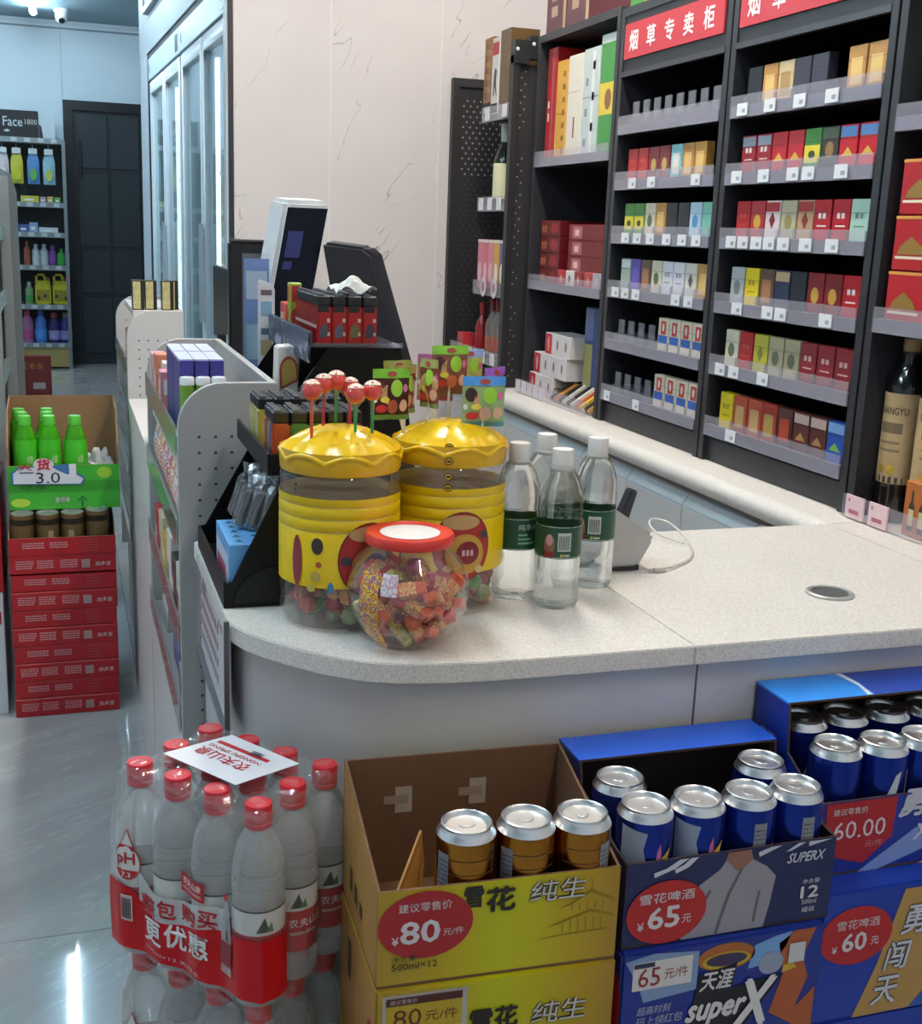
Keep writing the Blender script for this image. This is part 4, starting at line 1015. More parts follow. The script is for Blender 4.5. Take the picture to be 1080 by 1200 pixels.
# lighters
LM = {}
def lighter(x, y, z, body, cap, lab, grp, marks=True, dx=0.0245, dy=0.0115):
    key = (body, cap, dx)
    if key not in LM:
        LM[key] = (MB().box(0, dx, 0, dy, 0, 0.062).mesh('lighter_body', mat(body, 0.25, var=0.25, scale=70), bevel=0.0022, bseg=2), MB().box(0.0006, dx - 0.0006, 0.0005, dy - 0.0005, 0.062, 0.0785).mesh('lighter_cap', mat(cap, 0.4), bevel=0.002, bseg=1), MB().box(0.003, dx * 0.5, 0.002, dy - 0.002, 0.0785, 0.0815).mesh('spark_guard', mat('#77777c', 0.3, 0.7)), None)
    t = thing('lighter', lab, 'lighter', (x, y, z), 0, grp)
    a, b_, c_, _ = LM[key]
    link('body', a, t); link('cap', b_, t); link('spark_guard', c_, t)
    return t
G1, G2, G3 = 'red printed lighters in the clear tray', 'black-capped lighters, front block', 'black-capped lighters, rear block'
for j in range(13):
    for i in range(4):
        l = lighter(0.387 + i * 0.0255, 1.932 + j * 0.0145, 1.1715, '#9c1c1e', '#1b1b1d', 'red black-capped lighter, row %s back, %s from left in the clear tray' % (ORD[j], ORD[i]), G1)
        if j == 0:
            patch(l, 'printed_figure', mat(('#4a4a58', '#55556a', '#5c5a3c', '#3a3440')[i], 0.4), (0, -0.0004, 0), EX, EZ, [(0.006, 0.010), (0.017, 0.012), (0.020, 0.024), (0.014, 0.036), (0.008, 0.030), (0.004, 0.02)])
            patch(l, 'printed_mark', mat('#c9a8a0', 0.4), (0, -0.0004, 0), EX, EZ, rect(0.017, 0.036, 0.005, 0.006)); patch(l, 'printed_mark', mat('#c9a8a0', 0.4), (0, -0.0004, 0), EX, EZ, rect(0.017, 0.014, 0.005, 0.006))
            patch(l, 'dark_window', mat('#1b1a1c', 0.3), (0, -0.0004, 0), EX, EZ, rect(0.002, 0.052, 0.018, 0.011))
        if i == 0: patch(l, 'printed_mark', mat('#d0b8b0', 0.4), (-0.0004, 0.0105, 0), (0, -1, 0), EZ, rect(0.001, 0.026, 0.009, 0.005)); 
cA = ('#b04a2c', '#3f7a3c', '#3f7a3c', '#2f6a3a')
for j in range(6):
    for i in range(5):
        lighter(0.262 + i * 0.0252, 1.605 + j * 0.0122, 1.0335, (cA + ('#8a3a6a',))[i] if j == 0 else ('#a8506a', '#4a4a9a', '#b06a3a', '#7a8a3a', '#9a3a4a')[(i + j) % 5], '#121214', 'black-capped printed lighter of the front block, row %s, %s from left' % (ORD[j], ORD[i]), G2)
for j in range(7):
    for i in range(5):
        lighter(0.262 + i * 0.0252, 1.735 + j * 0.0122, 1.0335, '#c9c4a8' if (i + j) % 2 else '#b8ac4a', '#121214', 'black-capped pale lighter of the rear block, row %s, %s from left' % (ORD[j], ORD[i]), G3)
# small goods on the racks
t = thing('candy_box', 'light blue candy box with dark triangles on the lowest rack step', 'box', (0.199, 1.575, 0.8585), 0, None)
part('carton_body', MB().box(0, 0.072, 0, 0.145, 0, 0.078), mat('#5e9ad0', 0.4, var=0.05), t, bevel=0.001, bseg=1)
for i in range(3):
    for j in range(5):
        patch(t, 'printed_triangle', mat('#1f3a48', 0.5), (0, 0, 0.0784), EX, EY, [(0.010 + i * 0.024, 0.014 + j * 0.027), (0.022 + i * 0.024, 0.014 + j * 0.027), (0.016 + i * 0.024, 0.026 + j * 0.027)])
patch(t, 'printed_disc', mat('#8a2420', 0.5), (0, -0.0004, 0), EX, EZ, [p for p in oval(0.055, 0.045, 0.0165, 0.03, 18)])
patch(t, 'printed_side', mat('#b8c0d0', 0.5), (-0.0004, 0.145, 0), (0, -1, 0), EZ, rect(0.005, 0.005, 0.135, 0.055))
patch(t, 'printed_mark', mat('#a8485a', 0.5), (-0.0007, 0.145, 0), (0, -1, 0), EZ, rect(0.02, 0.02, 0.09, 0.02))
FOIL = clear('cellophane', (0.9, 0.92, 0.93), 0.06, 0.08, 0.7, 90.0, fres=2.0)
for k in range(6):
    x, y = 0.222 + 0.017 * (k % 3) + 0.004 * (k // 3), 1.66 + 0.075 * (k // 3) - 0.014 * (k % 3)
    t = thing('chocolate_stick', 'chocolate bar in crinkled clear wrapper leaning on the black rack, %s one' % ORD[k], 'candy', (x, y, 0.9375 + 0.0), 0, 'wrapped chocolate bars on the black rack')
    t.rotation_euler = (math.radians(-8), math.radians(20), math.radians(8 * (k % 3)))
    part('bar', MB().box(-0.006, 0.006, -0.008, 0.008, 0.004, 0.055), mat('#3a2a22', 0.4), t, bevel=0.002, bseg=1)
    part('wrapper', MB().lathe([(0.004, 0.0), (0.0115, 0.006), (0.012, 0.03), (0.0115, 0.058), (0.006, 0.068), (0.012, 0.082)], 12, rfun=lambda a, z: 1 + 0.12 * math.sin(5 * a + 90 * z)), FOIL, t, smooth=True)
t = thing('crumpled_paper', 'crumpled white paper lying on top of the red lighters', 'paper', (0.452, 1.962, 1.2535), 0.3)
def crump(u, v):
    return (-0.035 + 0.07 * u, -0.022 + 0.044 * v, 0.006 + 0.018 * max(0, math.sin(PI * u) * math.sin(PI * v)) + 0.006 * math.sin(9 * u + 5 * v) * math.cos(11 * v))
part('sheet', MB().grid(crump, 14, 10).grid(lambda u, v: tuple(a - (0, 0, 0.0012)[i] for i, a in enumerate(crump(u, v))), 14, 10), mat('#c9cbc6', 0.7), t)

prod('gum_stick', 0.3785, 2.135, 1.1715, 0.022, 0.022, 0.088, '#9aa83a', 'upright green and red sweet packet in the clear tray behind the lighters', None, [('printed_mark', '#b02a34', rect(0.004, 0.055, 0.014, 0.028)), ('printed_mark', '#a8323a', oval(0.011, 0.03, 0.008, 0.014, 12))])
prod('red_sweet_box', 0.3785, 2.17, 1.1715, 0.02, 0.06, 0.05, '#c04034', 'small red sweet box lying behind the green packet in the tray', None, [('printed_mark', '#d8b080', rect(0.01, 0.02, 0.03, 0.012))])
part('tray_label', MB().box(0.066, 0.0695, -0.005, 0.395, 0.292, 0.340), mottle('#232c44', '#3a4a6a', '#141a28', '#8a98a8', scale=35.0), t2)
# ================================================================== TILL EQUIPMENT ON THE SIDE WORKTOP
def quad_slab(front, d, mfront, mbody, t, name, bevel=0.004):
    return part(name, MB().prism(front, d), mbody, t, bevel=bevel)
t = thing('payment_terminal', 'white upright payment terminal with a tall dark screen', 'terminal', (0.43, 2.55, 0.851))
o = Vector(t.location)
def rel(p): return tuple(Vector(p) - o)
FQ = [(0.455, 2.50, 1.00), (0.365, 2.50, 1.00), (0.437, 2.50, 1.408), (0.529, 2.50, 1.408)]
part('shell', MB().prism([rel(p) for p in FQ], (-0.028, 0.05, 0.006)), mat('#cfccca', 0.35), t, bevel=0.008)
sc = emit('terminal_screen', (0.25, 0.32, 0.7), 0.004); sc.node_tree.nodes['Principled BSDF'].inputs['Base Color'].default_value = (0.006, 0.007, 0.012, 1); sc.node_tree.nodes['Principled BSDF'].inputs['Roughness'].default_value = 0.2; sc.node_tree.nodes['Principled BSDF'].inputs['Specular IOR Level'].default_value = 0.15
def lerpq(u, v):
    a = Vector(FQ[1]).lerp(Vector(FQ[0]), u); b = Vector(FQ[2]).lerp(Vector(FQ[3]), u)
    return a.lerp(b, v) + Vector((0, -0.0008, 0)) - o
mb = MB(); mb.face([lerpq(0.05, 0.02), lerpq(0.95, 0.02), lerpq(0.95, 0.965), lerpq(0.05, 0.965)]); part('screen', mb, sc, t)
glow = emit('screen_glow', (0.03, 0.045, 0.22), 0.06)
for u0, u1, v0, v1 in ((0.16, 0.5, 0.72, 0.85), (0.16, 0.36, 0.66, 0.70), (0.2, 0.36, 0.28, 0.335)):
    mb = MB(); mb.face([lerpq(u0, v0) + Vector((0, -0.0006, 0)), lerpq(u1, v0) + Vector((0, -0.0006, 0)), lerpq(u1, v1) + Vector((0, -0.0006, 0)), lerpq(u0, v1) + Vector((0, -0.0006, 0))]); part('screen_icon', mb, glow, t)
part('foot', MB().box(-0.055, 0.03, -0.045, 0.06, 0.0, 0.02).box(-0.03, 0.005, -0.035, 0.0, 0.02, 0.16), mat('#c9c7c5', 0.4), t, bevel=0.004)
t = thing('till_monitor', 'dark till monitor seen from behind, leaning behind the red lighters', 'monitor', (0.60, 2.52, 0.851))
o = Vector(t.location)
MQ = [(0.498, 2.45, 1.327), (0.585, 2.45, 1.319), (0.607, 2.455, 1.303), (0.70, 2.48, 1.03), (0.55, 2.43, 1.03)]
part('rear_shell', MB().prism([rel(p) for p in MQ], (0.03, 0.03, 0.005)), mat('#23262d', 0.32, var=0.1), t, bevel=0.006)
part('stand', MB().box(-0.02, 0.05, -0.03, 0.03, 0.012, 0.20).box(-0.06, 0.06, -0.07, 0.08, 0.0, 0.014), mat('#1b1c20', 0.4), t, bevel=0.003)
t = thing('customer_screen', 'black customer screen standing behind the blue card holder', 'monitor', (0.412, 2.79, 0.851))
part('casing', MB().box(-0.055, 0.055, 0.0, 0.035, 0.14, 0.468), mat('#1a1a1d', 0.35), t, bevel=0.006)
part('top_edge', MB().box(-0.05, 0.05, -0.002, 0.037, 0.468, 0.472), mat('#55524f', 0.4), t)
part('stand', MB().box(-0.02, 0.02, 0.01, 0.03, 0.01, 0.15).box(-0.06, 0.06, -0.05, 0.07, 0.0, 0.012), mat('#1a1a1d', 0.4), t)
t = thing('arm_monitor', 'slim black monitor on a short arm in front of the coolers', 'monitor', (0.372, 3.25, 0.851))
part('panel', MB().prism([(-0.004, -0.05, 0.22), (0.036, -0.30, 0.245), (0.036, -0.30, 0.385), (-0.004, -0.05, 0.40)], (0.014, 0.004, 0)), mat('#2c2e32', 0.4), t, bevel=0.002)
part('arm', MB().tube([(0.02, -0.03, 0.012), (0.02, -0.03, 0.22), (0.03, -0.12, 0.25)], 0.012), mat('#1a1a1d', 0.4), t, smooth=True)
part('foot', MB().box(-0.03, 0.07, -0.09, 0.03, 0.0, 0.012), mat('#1a1a1d', 0.4), t, bevel=0.003)
# card holders
t = thing('card_holder', 'clear acrylic holder with a blue payment poster beside the gondola back', 'sign holder', (0.342, 2.44, 0.851))
part('poster', MB().box(0.0, 0.050, 0.002, 0.004, 0.02, 0.44), mat('#4f78b0', 0.5, var=0.3, scale=25), t)
for (a, b_, h_) in ((0.02, 0.10, '#7fa0cc'), (0.13, 0.06, '#2f5aa0'), (0.21, 0.10, '#8fb8c4'), (0.33, 0.08, '#b9c4cc')): patch(t, 'poster_print', mat(h_, 0.5), (0.0, 0.0017, 0), EX, EZ, rect(0.004, a + 0.03, 0.042, b_ * 0.7))
part('acrylic', MB().box(-0.004, 0.054, -0.002, 0.0, 0.0, 0.45).box(-0.004, 0.054, -0.05, 0.04, 0.0, 0.003), clear('holder_acrylic', (0.93, 0.96, 1.0), 0.05, fres=1.4), t)
t = thing('payment_card_stand', 'white rounded payment code stand leaning by the clear holder', 'sign', (0.353, 2.33, 0.851))
part('board', MB().prism([(x, 0.0, z) for x, z in ((0.0, 0.0), (0.032, 0.0), (0.032, 0.385), (0.028, 0.396), (0.0, 0.405))], (0, 0.006, 0)), mat('#cfcfd0', 0.4), t, bevel=0.002)
for k, (a, h_, c_) in enumerate(((0.375, 0.010, '#6a5a5c'), (0.335, 0.028, '#7fa4bc'), (0.30, 0.012, '#5d6a84'), (0.26, 0.03, '#b0a078'), (0.2, 0.012, '#c9a8b0'))): patch(t, 'board_print', mat(c_, 0.5), (0, -0.0004, 0), EX, EZ, rect(0.005, a, 0.021, h_))
part('foot', MB().box(-0.005, 0.037, 0.0062, 0.06, 0.0, 0.008), mat('#cfcfd0', 0.4), t)
t = thing('paper_bag', 'small white paper bag with a red and yellow arch print on the rack step', 'bag', (0.342, 2.05, 1.0375))
part('bag', MB().prism([(0, 0, 0), (0.036, 0, 0), (0.040, 0, 0.105), (0.030, 0, 0.12), (0.003, 0, 0.117)], (0, 0.05, 0)), mat('#d6cfcb', 0.7), t, bevel=0.002)
patch(t, 'printed_arch', mat('#b04a3a', 0.5), (0, -0.0004, 0), EX, EZ, [(0.006, 0.045), (0.037, 0.06)] + [(0.021 + 0.0165 * math.cos(a), 0.078 + 0.024 * math.sin(a)) for a in [k * PI / 8 for k in range(9)]])
patch(t, 'printed_arch', mat('#d0aa5a', 0.5), (0, -0.0008, 0), EX, EZ, [(0.009, 0.05), (0.034, 0.062)] + [(0.021 + 0.0125 * math.cos(a), 0.078 + 0.019 * math.sin(a)) for a in [k * PI / 8 for k in range(9)]])
# ================================================================== JARS
JARP = clear('jar_plastic', (0.95, 0.94, 0.92), 0.04, 0.05, 0.25, 30.0, fres=1.7)
YEL = mat('#e6b800', 0.25, var=0.05, spec=0.6)
YEL2 = mat('#dcb900', 0.32, var=0.05)
def cylmap(r, ac, zb): return lambda u, v: (r * math.cos(ac + u / r), r * math.sin(ac + u / r), zb + v)
def cylpatch(parent, name, h_, r, ac, zb, pts, n_sub=1):
    """printed polygon wrapped round a jar (fan from its middle so that it bends with the wall)"""
    dense = []
    for i in range(len(pts)):
        p, q = pts[i], pts[(i + 1) % len(pts)]; m = max(1, int(math.hypot(q[0] - p[0], q[1] - p[1]) / 0.004))
        dense += [(p[0] + (q[0] - p[0]) * k / m, p[1] + (q[1] - p[1]) * k / m) for k in range(m)]
    pts = dense
    cx = sum(p[0] for p in pts) / len(pts); cy = sum(p[1] for p in pts) / len(pts)
    f = cylmap(r, ac, zb); mb = MB(); n = len(pts)
    for ring in range(4):
        a, b_ = ring / 4, (ring + 1) / 4
        for i in range(n):
            p, q = pts[i], pts[(i + 1) % n]
            c1 = [(cx + (p[0] - cx) * s_, cy + (p[1] - cy) * s_) for s_ in (a, b_)]; c2 = [(cx + (q[0] - cx) * s_, cy + (q[1] - cy) * s_) for s_ in (a, b_)]
            if ring == 0: mb.face([f(cx, cy), f(*c1[1]), f(*c2[1])])
            else: mb.face([f(*c1[0]), f(*c1[1]), f(*c2[1]), f(*c2[0])])
    return part(name, mb, mat(h_, 0.45, var=0.1), parent, smooth=True)
def candy_heap(t, cols, n, rmax, zmax, size, seed):
    rnd = random.Random(seed)
    for c_ in cols:
        mb = MB()
        for _ in range(n):
            a = rnd.uniform(0, 2 * PI); r = rmax * math.sqrt(rnd.uniform(0.05, 1)); z = rnd.uniform(size, zmax)
            sx = size * rnd.uniform(0.7, 1.1)
            mb.lathe([(0.0002, -sx), (sx * 0.7, -sx * 0.7), (sx, 0), (sx * 0.7, sx * 0.7), (0.0002, sx)], 8, (r * math.cos(a), r * math.sin(a), z))
        p = part('candy_heap', mb, mat(c_, 0.3, var=0.3, scale=90), t, smooth=True); p['kind'] = 'stuff'
def jar(x, y, lab, turn):
    t = thing('candy_jar', lab, 'jar', (x, y, 0.851), 0, 'yellow-lidded lollipop jars')
    R = 0.0785
    part('jar_body', MB().lathe([(0.0001, 0.001), (0.062, 0.001), (0.072, 0.004), (0.077, 0.014), (R, 0.02), (0.0765, 0.032), (R, 0.044), (R, 0.05), (0.0765, 0.062), (R, 0.074), (R, 0.18), (0.0772, 0.186), (R, 0.191), (R, 0.197), (0.077, 0.202), (0.0725, 0.206), (0.0725, 0.215)], 48), JARP, t, smooth=True)
    lb = part('label', MB().lathe([(R + 0.0008, 0.060), (R + 0.001, 0.13), (R - 0.0006, 0.1325), (R + 0.001, 0.135), (R + 0.001, 0.146), (R - 0.0006, 0.1485), (R + 0.001, 0.151), (R + 0.001, 0.162), (R - 0.0006, 0.1645), (R + 0.001, 0.167), (R + 0.001, 0.176)], 48), YEL2, t, smooth=True)
    LP = [(0.0808, 0.2215), (0.0814, 0.2255), (0.0755, 0.2325), (0.063, 0.2425), (0.048, 0.2500), (0.030, 0.2560), (0.012, 0.2585), (0.0, 0.259)]
    def lidf(u, v):
        a = 2 * PI * u; q = v * 7; i = min(6, int(q)); f_ = q - i
        r = LP[i][0] + (LP[i + 1][0] - LP[i][0]) * f_; z = LP[i][1] + (LP[i + 1][1] - LP[i][1]) * f_
        k = max(0.0, 1 - v / 0.5); lob = abs(math.sin(4 * a + turn))
        return (r * math.cos(a), r * math.sin(a), z + k * (0.0105 * lob - 0.005) - 0.003 * (1 - lob) * math.sin(PI * min(1, v * 1.3)))
    lid = part('lid', MB().grid(lidf, 96, 21), YEL, t, smooth=True, angle=70)
    part('lid_skirt', MB().lathe([(0.0770, 0.2035), (0.0785, 0.2055), (0.0792, 0.222), (0.0788, 0.2325)], 72, rfun=lambda a, z: 1 + 0.004 * math.cos(24 * a)), mat('#d9a80c', 0.3, var=0.08), lid, smooth=True)
    for k in range(12):
        a = k * 2 * PI / 12 + 0.13
        for rr, zz in ((0.060, 0.2435), (0.036, 0.2540)):
            if rr < 0.05 and k % 2: continue
            part('stick_hole', MB().lathe([(0.0001, 0.0006), (0.0022, 0.0006)], 8, (rr * math.cos(a), rr * math.sin(a), zz)), mat('#8f7300', 0.6), lid)
    # the printed sweet swirl on the label: rings of tan, red and gold
    ac = turn; rr = R + 0.0014
    ov = lambda rx, ry, cx=0.0, cy=0.0, n=30: [(cx + rx * math.cos(2 * PI * i / n), cy + ry * math.sin(2 * PI * i / n)) for i in range(n)]
    zb = 0.097
    cylpatch(lb, 'print_outline', '#4a2320', rr, ac, zb, ov(0.0415, 0.0485))
    cylpatch(lb, 'print_red', '#a3241f', rr + 0.0004, ac, zb, ov(0.040, 0.047))
    cylpatch(lb, 'print_face', '#b9935f', rr + 0.0008, ac, zb, ov(0.026, 0.010, -0.002, 0.034))
    cylpatch(lb, 'print_gold', '#b98f34', rr + 0.0008, ac, zb, ov(0.028, 0.028, 0.004, -0.010))
    cylpatch(lb, 'print_core', '#7c1a20', rr + 0.0012, ac, zb, ov(0.0165, 0.016, 0.008, -0.008))
    for (u, v, h_, s_) in ((-0.031, 0.0, '#34343f', 0.007), (0.032, 0.016, '#34343f', 0.006), (0.026, -0.032, '#c9b07a', 0.006), (-0.02, -0.03, '#c8a468', 0.006)): cylpatch(lb, 'print_sweet', h_, rr + 0.0012, ac, zb, ov(s_, s_ * 0.9, u, v, 12))
    for s_ in range(3): cylpatch(lb, 'print_mark', '#c9a0a0', rr + 0.0016, ac, zb, rect(-0.0005 + 0.006 * s_, -0.012, 0.004, 0.008))
    a2 = ac - 1.0
    for (u, v, h_, rx, ry) in ((0.012, 0.018, '#3a2f30', 0.008, 0.011), (0.014, -0.006, '#a8482c', 0.004, 0.004), (0.010, -0.022, '#b59a4a', 0.007, 0.007), (0.03, -0.036, '#3a7aa0', 0.004, 0.008), (0.004, -0.038, '#b8a04a', 0.006, 0.005), (-0.018, -0.004, '#8a2c34', 0.008, 0.034)):
        cylpatch(lb, 'print_mark', h_, rr + 0.0004, a2, zb, ov(rx, ry, u, v, 14))
    if turn < 4.8:
        for q in range(4):
            zz = (0.236, 0.218, 0.197, 0.182)[q] - 0.004; rr2 = (0.075, 0.0822, R + 0.0012, R + 0.0012)[q]
            cylpatch(lb, 'printed_ring', '#1c1608', rr2, math.radians(252), zz, oval(0, 0, 0.006, 0.005, 16)); cylpatch(lb, 'printed_ring', '#c9a400', rr2 + 0.0003, math.radians(252), zz, oval(0, 0, 0.0046, 0.0038, 16)); cylpatch(lb, 'printed_ring', '#1c1608', rr2 + 0.0006, math.radians(252), zz, rect(-0.003, -0.0012, 0.006, 0.0024))
    candy_heap(t, ('#a8323a', '#5f8f3a', '#c9803a', '#b8604a', '#8a9a6a'), 16, 0.062, 0.046, 0.012, 5 + int(turn * 10))
    return t
jar(0.335, 1.507, 'ribbed yellow-lidded jar stuck with round red lollipops', math.radians(286))
jar(0.497, 1.548, 'ribbed yellow-lidded jar stuck with flat wrapped lollipops beside water bottles', math.radians(268))
# round lollipops
LW = clear('lolly_wrap', (0.99, 0.97, 0.96), 0.03, 0.06, 0.7, 140.0, (0.9, 0.75, 0.7), 1.6)
STK = ('#c8552c', '#a82c3a', '#2f8f4a', '#2f8f4a', '#2f8f4a', '#b8323a')
for k, (dx, dy, zt) in enumerate(((-0.044, -0.028, 0.062), (-0.022, 0.006, 0.056), (-0.004, 0.012, 0.058), (0.012, -0.030, 0.050), (0.036, -0.022, 0.056), (0.014, 0.012, 0.050))):
    r0 = math.hypot(dx, dy); zb = 1.108 - (r0 / 0.063) ** 2 * 0.0165
    t = thing('round_lollipop', 'round red lollipop on %s stick, %s on the first jar lid' % (('orange', 'crimson', 'green', 'green', 'green', 'red')[k], ('far left', 'second from left', 'rearmost', 'front middle', 'rightmost', 'half hidden rear')[k]), 'lollipop', (0.335 + dx, 1.507 + dy, zb), 0, 'round lollipops on the first yellow jar')
    part('stick', MB().tube([(0, 0, -0.004), (0, 0, zt - 0.005)], 0.0022, 8), mat(STK[k], 0.4), t, smooth=True)
    part('candy', MB().lathe([(0.0001, -0.012)] + [(0.0124 * math.sin(a), -0.0124 * math.cos(a)) for a in [PI * q / 10 for q in range(1, 10)]] + [(0.0001, 0.0124)], 18, (0, 0, zt)), mat('#d8301c', 0.25, var=0.3, scale=150), t, smooth=True)
    part('wrapper', MB().lathe([(0.003, -0.030), (0.0026, -0.022), (0.0034, -0.016)] + [(0.0135 * math.sin(a), -0.0135 * math.cos(a)) for a in [PI * q / 12 for q in range(2, 12)]] + [(0.0001, 0.0136)], 16, (0, 0, zt), rfun=lambda a, z: 1 + 0.05 * math.sin(7 * a + 200 * z)), LW, t, smooth=True)
    part('top_print', MB().lathe([(0.0139 * math.sin(a), 0.0139 * math.cos(a)) for a in [0.05, 0.35, 0.65, 0.9]], 14, (0, 0, zt)), mottle('#d84a3c', '#e8c8c0', '#b8c890', '#e0b0b8', '#c83a4a', scale=260.0, rough=0.2), t, smooth=True)
# flat wrapped lollipops on the second jar
WR = [(-0.087, -0.005, 1.178, 0.052, 0.068, 4, '#78c030', '#4a1f1a'), (-0.060, 0.020, 1.180, 0.040, 0.066, 30, '#a8a05a', '#8a4a3a'), (-0.030, 0.005, 1.190, 0.034, 0.066, -62, '#9ca05a', '#8a4a3a'), (0.005, 0.028, 1.206, 0.054, 0.066, 6, '#88cc38', '#8a5a48'),
      (0.036, 0.040, 1.200, 0.048, 0.062, 14, '#98b0e0', '#b0b878'), (0.038, -0.024, 1.170, 0.060, 0.068, -4, '#4f98e0', '#98b078'), (0.064, 0.010, 1.178, 0.052, 0.066, 38, '#a060c8', '#c87070'), (-0.010, 0.045, 1.192, 0.050, 0.064, -16, '#b05a90', '#a89060'), (-0.066, 0.042, 1.184, 0.046, 0.062, 18, '#a0a850', '#9a7050')]
for k, (dx, dy, zt, w_, h_, rz, c1, c2) in enumerate(WR):
    r0 = min(0.07, math.hypot(dx, dy)); sx, sy = (dx, dy) if r0 < 0.066 else (dx * 0.066 / math.hypot(dx, dy), dy * 0.066 / math.hypot(dx, dy))
    zb = 1.108 - (math.hypot(sx, sy) / 0.063) ** 2 * 0.0165
    t = thing('flat_lollipop', 'flat lollipop in %s printed wrapper, %s above the second jar' % (('green dark-printed', 'olive', 'folded lime', 'tall green', 'pale blue', 'wide blue-topped', 'purple-edged', 'magenta-topped', 'tan')[k], ('first from left', 'second from left', 'turned sideways', 'highest', 'behind the tall one', 'in front', 'last', 'at the back', 'rear left')[k]), 'lollipop', (0.497 + sx, 1.548 + sy, zb), 0, 'flat lollipops on the second yellow jar')
    rel_ = Vector((dx - sx, dy - sy, zt - zb))
    part('stick', MB().tube([(0, 0, -0.003), tuple(rel_ * 0.55 - Vector((0, 0, 0.01))), (rel_.x, rel_.y, rel_.z - h_ * 0.45)], 0.0017, 8), mat('#d8d2c8', 0.5), t, smooth=True)
    ca, sa = math.cos(math.radians(rz)), math.sin(math.radians(rz))
    def wp(u, v, off, rel_=rel_, w_=w_, h_=h_, ca=ca, sa=sa):
        q = (u - 0.5) * w_; lev = abs(off) - 1; d_ = math.copysign(1, off) * (0.0062 * math.sin(PI * min(1, max(0, v))) * math.sin(PI * u) + 0.0045 * lev) + 0.0016 * math.sin(10 * u + 3 * v)
        return (rel_.x + q * ca + d_ * sa, rel_.y + q * sa - d_ * ca, rel_.z - h_ * (1 - v))
    part('candy', MB().lathe([(0.0001, -0.0045), (0.014, -0.0045), (0.0165, 0.0), (0.014, 0.0045), (0.0001, 0.0045)], 18), mat('#c9a070', 0.4), t, smooth=True, loc=(rel_.x, rel_.y, rel_.z - h_ * 0.5)).rotation_euler = (PI / 2, 0, math.radians(rz))
    wm = clear('wrap_%s' % c2, tuple(lin(c2)[:3]), 0.62, 0.1, 0.5, 90.0, tuple(min(1, x * 1.6) for x in lin(c2)[:3]), 1.4)
    wr = part('wrapper', MB().grid(lambda u, v: wp(u, v, 1.01), 24, 10).grid(lambda u, v: wp(u, v, -1.01), 24, 10), wm, t, smooth=True)
    def strip(nm, u0, u1, v0, v1, hc, dd=1.25):
        if u1 - u0 > 0.9: part(nm, MB().grid(lambda u, v: wp(u0 + (u1 - u0) * u, v0 + (v1 - v0) * v, dd), 24, 3), mat(hc, 0.28, var=0.25, scale=60), wr, smooth=True)
        else:
            cu, cv, ru, rv = (u0 + u1) / 2, (v0 + v1) / 2, (u1 - u0) / 2, (v1 - v0) / 2
            part(nm, MB().grid(lambda u, v: wp(cu + ru * v * math.cos(2 * PI * u), cv + rv * v * math.sin(2 * PI * u), dd), 16, 4), mat(hc, 0.28, var=0.25, scale=60), wr, smooth=True)
    strip('wrapper_header', 0.0, 1.0, 0.82, 1.0, c1); strip('header_print', 0.38, 0.64, 0.85, 0.96, '#a8483c', 1.5)
    for (u0, u1, v0, v1, hc, dd) in ((0.46, 0.80, 0.46, 0.80, '#9cd03c', 1.25), (0.06, 0.34, 0.50, 0.78, ('#5a2018', '#7a4030', '#6a3a2c', '#4a2018', '#8a6a5a', '#3a2018', '#7a3a40', '#6a3040', '#6a4a30')[k], 1.25), (0.70, 0.95, 0.16, 0.40, '#e0b090', 1.25), (0.08, 0.40, 0.14, 0.30, '#c8342c', 1.25), (0.40, 0.66, 0.12, 0.40, ('#b05a40', '#d89a70', '#c88a5a', '#d8704a', '#c8b0a0', '#d8b0a0', '#d87a60', '#c88a90', '#b89060')[k], 1.25), (0.20, 0.44, 0.34, 0.46, '#e8d850', 1.3), (0.82, 0.96, 0.54, 0.70, '#d870a0', 1.25), (0.02, 0.12, 0.34, 0.46, '#e0e0d8', 1.25)):
        strip('wrapper_print', u0, u1, v0, v1, hc, dd)
    strip('wrapper_foot', 0.0, 1.0, 0.0, 0.10, ('#5a8a34', '#8a9a5a', '#7a9a5a', '#7a4a3a', '#9aa0b0', '#4f8a8a', '#7a5a9a', '#a85a70', '#8a6a4a')[k])
# low jar of wrapped fruit chews
t = thing('chew_jar', 'round clear jar with flat red lid full of wrapped fruit chews', 'jar', (0.398, 1.388, 0.851))
GJ = clear('globe_jar', (0.985, 0.985, 0.985), 0.03, 0.03, 0.15, 25.0, fres=1.9)
part('jar_body', MB().lathe([(0.0001, 0.001), (0.034, 0.001), (0.046, 0.006), (0.064, 0.026), (0.0745, 0.05), (0.077, 0.068), (0.0745, 0.088), (0.066, 0.106), (0.055, 0.119), (0.0505, 0.126), (0.0505, 0.134)], 48), GJ, t, smooth=True)
lid = part('lid', MB().lathe([(0.0545, 0.130), (0.0556, 0.132), (0.0556, 0.1405), (0.0535, 0.1435), (0.050, 0.1425), (0.04, 0.142), (0.0001, 0.142)], 56), mat('#d2362c', 0.35, var=0.04), t, smooth=True)
part('lid_sticker', MB().lathe([(0.0001, 0.1427), (0.0375, 0.1427)], 40), mat('#d6cfcb', 0.5, var=0.08, scale=120), lid)
part('side_sticker', MB().lathe([(0.0478, 0.006), (0.0655, 0.026), (0.0758, 0.05), (0.0782, 0.068), (0.0758, 0.088), (0.0685, 0.106)], 6, a0=math.radians(204), a1=math.radians(226)), mottle('#d8a830', '#b04828', '#e0c040', '#8a5a9a', '#c86a30', scale=150.0), t, smooth=True)
